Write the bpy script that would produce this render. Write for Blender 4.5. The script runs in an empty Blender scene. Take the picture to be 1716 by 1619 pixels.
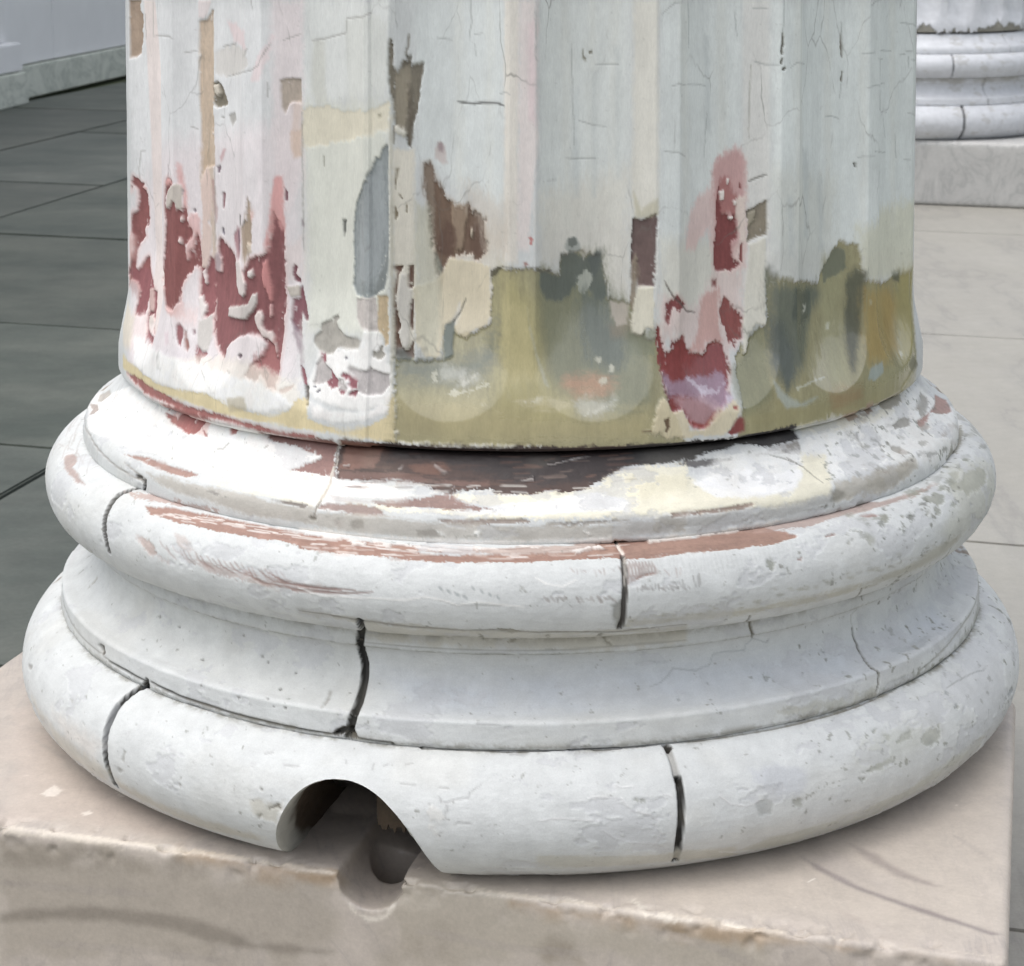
import bpy, bmesh, math
import numpy as np
from mathutils import Vector

# ------------------------------------------------------------------ camera, world, sun, exposure
sc = bpy.context.scene
F_PX, CX, CY = 3480.0, 858.0, 809.5
PITCH = math.atan(980 / 3480.0)
CAM = (-0.007, -1.7, 0.835)
cd = bpy.data.cameras.new("camera")
cam = bpy.data.objects.new("camera", cd)
sc.collection.objects.link(cam)
cam.location = CAM
cam.rotation_euler = (math.pi / 2 - PITCH, 0, 0)
cd.sensor_fit = 'HORIZONTAL'
cd.sensor_width = 36.0
cd.lens = 36.0 * F_PX / 1716.0
cd.clip_start = 0.05
cd.clip_end = 600
cd.dof.use_dof = True
cd.dof.focus_distance = 1.42
cd.dof.aperture_fstop = 32
sc.camera = cam

SUN_EL, SUN_AZ = 69.0, 248.0      # azimuth: compass-like angle of the sun, measured from +Y towards +X
world = bpy.data.worlds.new("World")
sc.world = world
world.use_nodes = True
wn = world.node_tree.nodes
wl = world.node_tree.links
for n in list(wn):
    wn.remove(n)
out = wn.new("ShaderNodeOutputWorld")
bg = wn.new("ShaderNodeBackground")
sky = wn.new("ShaderNodeTexSky")
sky.sky_type = 'NISHITA'
sky.sun_disc = False
sky.sun_elevation = math.radians(SUN_EL)
sky.sun_rotation = math.radians(SUN_AZ)
sky.air_density = 1.0
sky.dust_density = 2.5
sky.ozone_density = 0.6
bg.inputs[1].default_value = 0.15
hs = wn.new("ShaderNodeHueSaturation")          # thin overcast: the blue of the sky is mostly washed out
hs.inputs["Saturation"].default_value = 0.30
wl.new(sky.outputs[0], hs.inputs["Color"])
wl.new(hs.outputs[0], bg.inputs[0])
wl.new(bg.outputs[0], out.inputs[0])
sd = bpy.data.lights.new("sun", 'SUN')
sun = bpy.data.objects.new("sun", sd)
sc.collection.objects.link(sun)
sd.energy = 0.8
sd.angle = math.radians(75)
sd.color = (1.0, 0.95, 0.88)
az, el = math.radians(SUN_AZ), math.radians(SUN_EL)
dvec = Vector((math.sin(az) * math.cos(el), math.cos(az) * math.cos(el), math.sin(el)))
sun.rotation_euler = dvec.to_track_quat('Z', 'Y').to_euler()
sun.location = dvec * 20
sc.view_settings.view_transform = 'Standard'
sc.view_settings.look = 'None'
sc.view_settings.exposure = 0.76
sc.view_settings.gamma = 1.0
sc.cycles.max_bounces = 8
sc.cycles.diffuse_bounces = 5

# ------------------------------------------------------------------ helpers
def lin(c):
    c = np.asarray(c, float) / 255.0
    return np.where(c <= 0.04045, c / 12.92, ((c + 0.055) / 1.055) ** 2.4)

def hexlin(h):
    return lin([int(h[i:i + 2], 16) for i in (0, 2, 4)])

def _hash(ix, iy, seed):
    h = (ix.astype(np.int64) * 374761393 + iy.astype(np.int64) * 668265263 + seed * 1442695041) & 0xffffffff
    h = ((h ^ (h >> 13)) * 1274126177) & 0xffffffff
    h = (h ^ (h >> 16)) & 0xffffffff
    return h / 4294967295.0

def vnoise(x, y, seed=0):
    """value noise in [-1, 1]"""
    ix, iy = np.floor(x), np.floor(y)
    fx, fy = x - ix, y - iy
    fx = fx * fx * (3 - 2 * fx)
    fy = fy * fy * (3 - 2 * fy)
    a = _hash(ix, iy, seed); b = _hash(ix + 1, iy, seed)
    c = _hash(ix, iy + 1, seed); d = _hash(ix + 1, iy + 1, seed)
    return 2 * (a + (b - a) * fx + (c - a) * fy + (a - b - c + d) * fx * fy) - 1

def fbm(x, y, seed=0, octaves=4, gain=0.5):
    s, a, t = 0, 1.0, 0
    for o in range(octaves):
        s = s + a * vnoise(x * 2 ** o + 17.3 * o, y * 2 ** o - 9.1 * o, seed + o * 7)
        t += a
        a *= gain
    return s / t

def sstep(e0, e1, x):
    t = np.clip((x - e0) / (e1 - e0), 0, 1)
    return t * t * (3 - 2 * t)

def seg_dist(px, py, pts, closed):
    """distance of points to a polyline, with the parameter along it and, when closed, the inside flag"""
    n = len(pts)
    d2 = np.full(px.shape, 1e9)
    tt = np.zeros(px.shape)
    inside = np.zeros(px.shape, bool)
    rng = n if closed else n - 1
    for i in range(rng):
        ax, ay = pts[i]
        bx, by = pts[(i + 1) % n]
        ex, ey = bx - ax, by - ay
        L = ex * ex + ey * ey + 1e-18
        t = np.clip(((px - ax) * ex + (py - ay) * ey) / L, 0, 1)
        q = (px - ax - t * ex) ** 2 + (py - ay - t * ey) ** 2
        m = q < d2
        d2 = np.where(m, q, d2)
        tt = np.where(m, (i + t) / rng, tt)
        if closed and ay != by:
            cr = ((ay > py) != (by > py)) & (px < ex * (py - ay) / ey + ax)
            inside ^= cr
    return np.sqrt(d2), tt, inside

C = sc.collection
def link(o):
    C.objects.link(o)
    return o

def mesh_from(name, verts, faces, mat, parent=None, smooth=True, quads=True):
    me = bpy.data.meshes.new(name)
    v = np.ascontiguousarray(verts, np.float32).reshape(-1, 3)
    f = np.ascontiguousarray(faces, np.int32)
    k = f.shape[1]
    me.vertices.add(len(v))
    me.vertices.foreach_set("co", v.ravel())
    me.loops.add(f.size)
    me.loops.foreach_set("vertex_index", f.ravel())
    me.polygons.add(len(f))
    me.polygons.foreach_set("loop_start", np.arange(0, f.size, k, dtype=np.int32))
    me.polygons.foreach_set("use_smooth", np.full(len(f), smooth))
    me.update(calc_edges=True)
    if mat:
        me.materials.append(mat)
    o = link(bpy.data.objects.new(name, me))
    if parent:
        o.parent = parent
    return o

def set_color(o, name, rgb, extra=None):
    me = o.data
    a = me.color_attributes.new(name, 'FLOAT_COLOR', 'POINT')
    buf = np.ones((len(me.vertices), 4), np.float32)
    buf[:, :3] = rgb
    if extra is not None:
        buf[:, 3] = extra
    a.data.foreach_set("color", buf.ravel())

def empty(name, loc, label, cat, group=None, rot=0):
    o = link(bpy.data.objects.new(name, None))
    o.location = loc
    o.rotation_euler = (0, 0, rot)
    o.empty_display_size = 0.2
    o["label"] = label
    o["category"] = cat
    if group:
        o["group"] = group
    return o

# ------------------------------------------------------------------ materials
def nmat(name):
    m = bpy.data.materials.new(name)
    m.use_nodes = True
    nt = m.node_tree
    return m, nt, nt.nodes, nt.links, nt.nodes["Principled BSDF"]

def noise_node(nt, vec, scale, detail=4, rough=0.55, dist=0.0):
    n = nt.nodes.new("ShaderNodeTexNoise")
    n.inputs["Scale"].default_value = scale
    n.inputs["Detail"].default_value = detail
    n.inputs["Roughness"].default_value = rough
    n.inputs["Distortion"].default_value = dist
    nt.links.new(vec, n.inputs["Vector"])
    return n

def ramp(nt, fac, stops):
    r = nt.nodes.new("ShaderNodeValToRGB")
    el = r.color_ramp.elements
    while len(el) < len(stops):
        el.new(0.5)
    for e, (p, c) in zip(el, stops):
        e.position = p
        e.color = (c, c, c, 1) if isinstance(c, (int, float)) else (*c, 1)
    nt.links.new(fac, r.inputs[0])
    return r

def mixc(nt, fac, a, b, mode='MIX'):
    m = nt.nodes.new("ShaderNodeMix")
    m.data_type = 'RGBA'
    m.blend_type = mode
    for s, v in ((m.inputs[0], fac), (m.inputs[6], a), (m.inputs[7], b)):
        if isinstance(v, (int, float)):
            s.default_value = v
        elif isinstance(v, (tuple, list, np.ndarray)):
            s.default_value = [float(q) for q in v] + ([1.0] if len(v) == 3 else [])
        else:
            nt.links.new(v, s)
    return m.outputs[2]

def attr_paint(name, rough=0.62, bump=0.35, stretch=(1, 1, 1), fine=900, crackle=False):
    """pigment from the surface's own paint attribute, fine grain and bump from noise; attribute alpha = gloss"""
    m, nt, N, L, b = nmat(name)
    a = N.new("ShaderNodeAttribute"); a.attribute_name = "paint"
    tc = N.new("ShaderNodeTexCoord")
    mp = N.new("ShaderNodeMapping"); mp.inputs["Scale"].default_value = stretch
    L.new(tc.outputs["Object"], mp.inputs[0])
    n1 = noise_node(nt, mp.outputs[0], 60, 6, 0.6)
    n2 = noise_node(nt, mp.outputs[0], fine, 4, 0.7)
    r1 = ramp(nt, n1.outputs[0], [(0.3, 0.90), (0.7, 1.06)])
    r2 = ramp(nt, n2.outputs[0], [(0.3, 0.93), (0.7, 1.05)])
    c = mixc(nt, 1.0, a.outputs["Color"], r1.outputs[0], 'MULTIPLY')
    c = mixc(nt, 1.0, c, r2.outputs[0], 'MULTIPLY')
    L.new(c, b.inputs["Base Color"])
    if crackle:
        mp2 = N.new("ShaderNodeMapping"); mp2.inputs["Scale"].default_value = (1, 1, 0.42)
        L.new(tc.outputs["Object"], mp2.inputs[0])
        wob = noise_node(nt, mp2.outputs[0], 45, 3, 0.6)
        ad = N.new("ShaderNodeVectorMath"); ad.operation = 'MULTIPLY_ADD'
        L.new(wob.outputs["Color"], ad.inputs[0]); ad.inputs[1].default_value = (0.014, 0.014, 0.014); L.new(mp2.outputs[0], ad.inputs[2])
        vo = N.new("ShaderNodeTexVoronoi"); vo.feature = 'DISTANCE_TO_EDGE'; vo.inputs["Scale"].default_value = 26
        L.new(ad.outputs[0], vo.inputs["Vector"])
        ln = ramp(nt, vo.outputs["Distance"], [(0.0, 1.0), (0.016, 0.0)])
        mk = ramp(nt, noise_node(nt, tc.outputs["Object"], 11, 5, 0.7).outputs[0], [(0.50, 0.0), (0.66, 0.6)])
        mu = N.new("ShaderNodeMath"); mu.operation = 'MULTIPLY'
        L.new(ln.outputs[0], mu.inputs[0]); L.new(mk.outputs[0], mu.inputs[1])
        ia = N.new("ShaderNodeMath"); ia.operation = 'SUBTRACT'; ia.inputs[0].default_value = 1.0; L.new(a.outputs["Alpha"], ia.inputs[1])
        mu2 = N.new("ShaderNodeMath"); mu2.operation = 'MULTIPLY'
        L.new(mu.outputs[0], mu2.inputs[0]); L.new(ia.outputs[0], mu2.inputs[1])
        c = mixc(nt, mu2.outputs[0], c, hexlin("6f6c66"))
        L.new(c, b.inputs["Base Color"])
    mr = N.new("ShaderNodeMapRange")
    mr.inputs[3].default_value = rough
    mr.inputs[4].default_value = 0.16
    L.new(a.outputs["Alpha"], mr.inputs[0])
    L.new(mr.outputs[0], b.inputs["Roughness"])
    L.new(a.outputs["Alpha"], b.inputs["Coat Weight"])
    b.inputs["Coat Roughness"].default_value = 0.12
    bm = N.new("ShaderNodeBump"); bm.inputs["Strength"].default_value = bump
    bm.inputs["Distance"].default_value = 0.0006
    nb = noise_node(nt, mp.outputs[0], 420, 6, 0.7)
    L.new(nb.outputs[0], bm.inputs["Height"])
    L.new(bm.outputs[0], b.inputs["Normal"])
    return m

M_shaft = attr_paint("weathered_paint_on_shaft", 0.6, 0.35, (1, 1, 0.25), 900, True)
M_base = attr_paint("weathered_paint_on_base", 0.62, 0.5, (1, 1, 1))

def marble(name, base, tint, vein, scale=1.0, rough=0.45, paint=False, veinamt=0.55, dist=1.6, vdir=14):
    m, nt, N, L, b = nmat(name)
    tc = N.new("ShaderNodeTexCoord")
    g = N.new("ShaderNodeNewGeometry")
    mp = N.new("ShaderNodeMapping")
    mp.inputs["Rotation"].default_value = (0.3, 0.15, math.radians(-vdir - 30))
    mp.inputs["Scale"].default_value = (3.0 * scale, 0.8 * scale, 1.4 * scale)
    L.new(g.outputs["Position"], mp.inputs[0])
    n1 = noise_node(nt, mp.outputs[0], 2.2, 7, 0.62, dist)
    v1 = ramp(nt, n1.outputs[0], [(0.40, 0.0), (0.49, 0.35), (0.505, 1.0), (0.53, 0.3), (0.62, 0.0)])
    n2 = noise_node(nt, g.outputs["Position"], 3.5, 6, 0.6)
    n3 = noise_node(nt, g.outputs["Position"], 320, 3, 0.7)
    c = mixc(nt, n2.outputs[0], base, tint)
    mu = N.new("ShaderNodeMath"); mu.operation = 'MULTIPLY'; mu.inputs[1].default_value = veinamt
    L.new(v1.outputs[0], mu.inputs[0])
    c = mixc(nt, mu.outputs[0], c, vein)
    sp = ramp(nt, n3.outputs[0], [(0.3, 0.93), (0.7, 1.05)])
    c = mixc(nt, 1.0, c, sp.outputs[0], 'MULTIPLY')
    n4 = noise_node(nt, g.outputs["Position"], 45, 9, 0.7)
    c2_ = ramp(nt, n4.outputs[0], [(0.32, 0.93), (0.68, 1.05)])
    if paint:
        a = N.new("ShaderNodeAttribute"); a.attribute_name = "paint"
        c = mixc(nt, a.outputs["Alpha"], c, mixc(nt, 1.0, a.outputs["Color"], sp.outputs[0], 'MULTIPLY'))
    c = mixc(nt, 1.0, c, c2_.outputs[0], 'MULTIPLY')
    L.new(c, b.inputs["Base Color"])
    rr = ramp(nt, n2.outputs[0], [(0.3, rough - 0.1), (0.7, rough + 0.1)])
    L.new(rr.outputs[0], b.inputs["Roughness"])
    bm = N.new("ShaderNodeBump"); bm.inputs["Strength"].default_value = 0.3
    bm.inputs["Distance"].default_value = 0.0008
    nb = noise_node(nt, g.outputs["Position"], 180, 6, 0.65)
    L.new(nb.outputs[0], bm.inputs["Height"])
    L.new(bm.outputs[0], b.inputs["Normal"])
    return m

M_plinth = marble("beige_marble_plinth", hexlin("c2b8ae"), hexlin("b6aca2"), hexlin("9c9490"), 1.2, 0.42, True, 0.5)
M_plinth_far = marble("grey_marble_plinth", hexlin("c4c2be"), hexlin("b4b4b2"), hexlin("8f908f"), 1.3, 0.5, False, 0.5, vdir=-20)
M_paving = marble("pale_marble_paving", hexlin("a8a59d"), hexlin("96938b"), hexlin("7c7977"), 0.6, 0.5, False, 0.4, 0.25, vdir=75)
M_skirt = marble("grey_marble_skirting", hexlin("dcdfd6"), hexlin("c9cec5"), hexlin("9aa29b"), 1.3, 0.5, False, 0.7, vdir=40)

def slate():
    m, nt, N, L, b = nmat("grey_green_slate")
    g = N.new("ShaderNodeNewGeometry")
    mp = N.new("ShaderNodeMapping"); mp.inputs["Rotation"].default_value = (0, 0, math.radians(15))
    mp.inputs["Scale"].default_value = (1.2, 1.8, 1)
    L.new(g.outputs["Position"], mp.inputs[0])
    n1 = noise_node(nt, mp.outputs[0], 2.2, 6, 0.6)
    n2 = noise_node(nt, g.outputs["Position"], 120, 4, 0.7)
    n3 = noise_node(nt, g.outputs["Position"], 14, 5, 0.7)
    at = N.new("ShaderNodeAttribute"); at.attribute_name = "slab"
    c = mixc(nt, ramp(nt, n1.outputs[0], [(0.35, 0.0), (0.68, 1.0)]).outputs[0], hexlin("3f4640"), hexlin("585c55"))
    c = mixc(nt, 1.0, c, ramp(nt, n2.outputs[0], [(0.3, 0.88), (0.7, 1.1)]).outputs[0], 'MULTIPLY')
    c = mixc(nt, 1.0, c, ramp(nt, n3.outputs[0], [(0.3, 0.82), (0.7, 1.14)]).outputs[0], 'MULTIPLY')
    c = mixc(nt, 1.0, c, at.outputs["Color"], 'MULTIPLY')
    L.new(c, b.inputs["Base Color"])
    b.inputs["Roughness"].default_value = 0.62
    bm = N.new("ShaderNodeBump"); bm.inputs["Strength"].default_value = 0.4
    bm.inputs["Distance"].default_value = 0.002
    L.new(n3.outputs[0], bm.inputs["Height"]); L.new(bm.outputs[0], b.inputs["Normal"])
    return m
M_slate = slate()

def plain(name, col, rough=0.7, var=0.08, scale=6, bumpd=0.001):
    m, nt, N, L, b = nmat(name)
    g = N.new("ShaderNodeNewGeometry")
    n1 = noise_node(nt, g.outputs["Position"], scale, 6, 0.65)
    c = mixc(nt, 1.0, tuple(col), ramp(nt, n1.outputs[0], [(0.3, 1 - var), (0.7, 1 + var)]).outputs[0], 'MULTIPLY')
    L.new(c, b.inputs["Base Color"])
    b.inputs["Roughness"].default_value = rough
    bm = N.new("ShaderNodeBump"); bm.inputs["Strength"].default_value = 0.4
    bm.inputs["Distance"].default_value = bumpd
    n2 = noise_node(nt, g.outputs["Position"], scale * 20, 5, 0.7)
    L.new(n2.outputs[0], bm.inputs["Height"]); L.new(bm.outputs[0], b.inputs["Normal"])
    return m
M_wall = plain("blue_white_painted_wall", hexlin("e8e9eb"), 0.6, 0.05, 2)
M_ground = plain("dark_unseen_ground", hexlin("4a5236"), 0.9, 0.2, 3, 0.01)  # unseen ground, coloured dark to cut the light bounced upward
M_leaf = plain("added_tree_ring_foliage", hexlin("38432b"), 0.8, 0.4, 1.5, 0.05)  # for the unseen tree ring added to dim the horizon
M_mortar = plain("dark_joint_mortar", hexlin("4a4b47"), 0.9, 0.15, 30)
M_oldwood = plain("old_bare_wood_core", hexlin("54483b"), 0.85, 0.45, 60)

# ------------------------------------------------------------------ column profile  (d = drop below the lens height)
TOPZ = CAM[2]
def arc(cr, cdp, a, t0, t1, n=40):
    return [(cr + a * math.cos(math.radians(t)), cdp - a * math.sin(math.radians(t)))
            for t in np.linspace(t0, t1, n)]
def spline(pts, n=12):
    res = []
    P = [pts[0]] + list(pts) + [pts[-1]]
    for i in range(1, len(P) - 2):
        p0, p1, p2, p3 = (np.array(P[j], float) for j in (i - 1, i, i + 1, i + 2))
        for t in np.linspace(0, 1, n, endpoint=False):
            res.append(tuple(0.5 * ((2 * p1) + (-p0 + p2) * t + (2 * p0 - 5 * p1 + 4 * p2 - p3) * t * t
                                    + (-p0 + 3 * p1 - 3 * p2 + p3) * t ** 3)))
    res.append(tuple(pts[-1]))
    return res
def resample(pts, step):
    p = np.array(pts, float)
    l = np.concatenate([[0], np.cumsum(np.hypot(*np.diff(p, axis=0).T))])
    n = max(2, int(round(l[-1] / step)) + 1)
    t = np.linspace(0, l[-1], n)
    return np.stack([np.interp(t, l, p[:, 0]), np.interp(t, l, p[:, 1])], 1), t

def shaft_r(d):
    r = 0.3125 + (d - 0.08) * 0.0395
    return r + 0.0065 * sstep(0.290, 0.352, d)
STEP = 0.00105
PROFILE = {}
dd = np.linspace(0.03, 0.3625, 200)
PROFILE['shaft'] = [(float(shaft_r(d)), float(d)) for d in dd] + [(0.3272, 0.3650), (0.3245, 0.3662), (0.312, 0.3664)]
PROFILE['apophyge'] = spline([(0.312, 0.3664), (0.3215, 0.3672), (0.3258, 0.3715), (0.3345, 0.3835), (0.3455, 0.3935), (0.3545, 0.3995), (0.3588, 0.4045), (0.3606, 0.4100),
                              (0.3612, 0.4170), (0.3604, 0.4203), (0.3570, 0.4218)])
PROFILE['upper_torus'] = [(0.354, 0.4210)] + arc(0.3605, 0.4530, 0.0326, 92, -84)  + [(0.352, 0.4850)]
PROFILE['scotia'] = [(0.350, 0.4848), (0.3605, 0.4852), (0.3600, 0.4995), (0.3575, 0.5010)] + spline([(0.3560, 0.5015), (0.3540, 0.5070), (0.3560, 0.5180), (0.3630, 0.5290),
                              (0.3735, 0.5370), (0.3825, 0.5395), (0.3850, 0.5412)]) + [(0.3866, 0.5572), (0.385, 0.5600), (0.378, 0.5618)]
PROFILE['lower_torus'] = [(0.378, 0.5615)] + arc(0.3715, 0.6080, 0.0495, 74, -86, 70) + [(0.362, 0.6560)]
ORDER = ['shaft', 'apophyge', 'upper_torus', 'scotia', 'lower_torus']
U0 = 0.36      # metres of u per radian
S_OFF = {}
_s = 0.0
ROWS = {}
PROFILE['lower_torus'] = [(r - 0.008 * max(0.0, (d - 0.6080) / 0.0495) ** 2, d) for r, d in PROFILE['lower_torus']]
for k in ORDER:
    rows, t = resample(PROFILE[k], STEP)
    S_OFF[k] = _s
    ROWS[k] = (rows, t + _s)
    _s += t[-1] + 0.02
DTH = 0.00105 / U0

def flute_depth(th, d):
    per = math.radians(18)
    q = (np.mod(th, per) - per / 2) * 0.318           # metres from the flute's centre line
    w, D = 0.0410, 0.0165
    Rc = (w * w + D * D) / (2 * D)
    e = np.maximum(d - 0.306, 0) * 1.05
    rr = np.sqrt(q * q + e * e)
    dep = np.sqrt(np.maximum(Rc * Rc - rr * rr, 0)) - (Rc - D)
    soft = 0.45 * D * np.maximum(1 - (rr / w) ** 2, 0) ** 1.5
    k = sstep(-0.050, 0.015, d - 0.306) * (1 - 0.35 * sstep(math.radians(25), math.radians(33), wrap(th)))
    dep = np.maximum(dep, 0) * (1 - k) + soft * k
    return np.where(rr < w, dep, 0)

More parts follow.
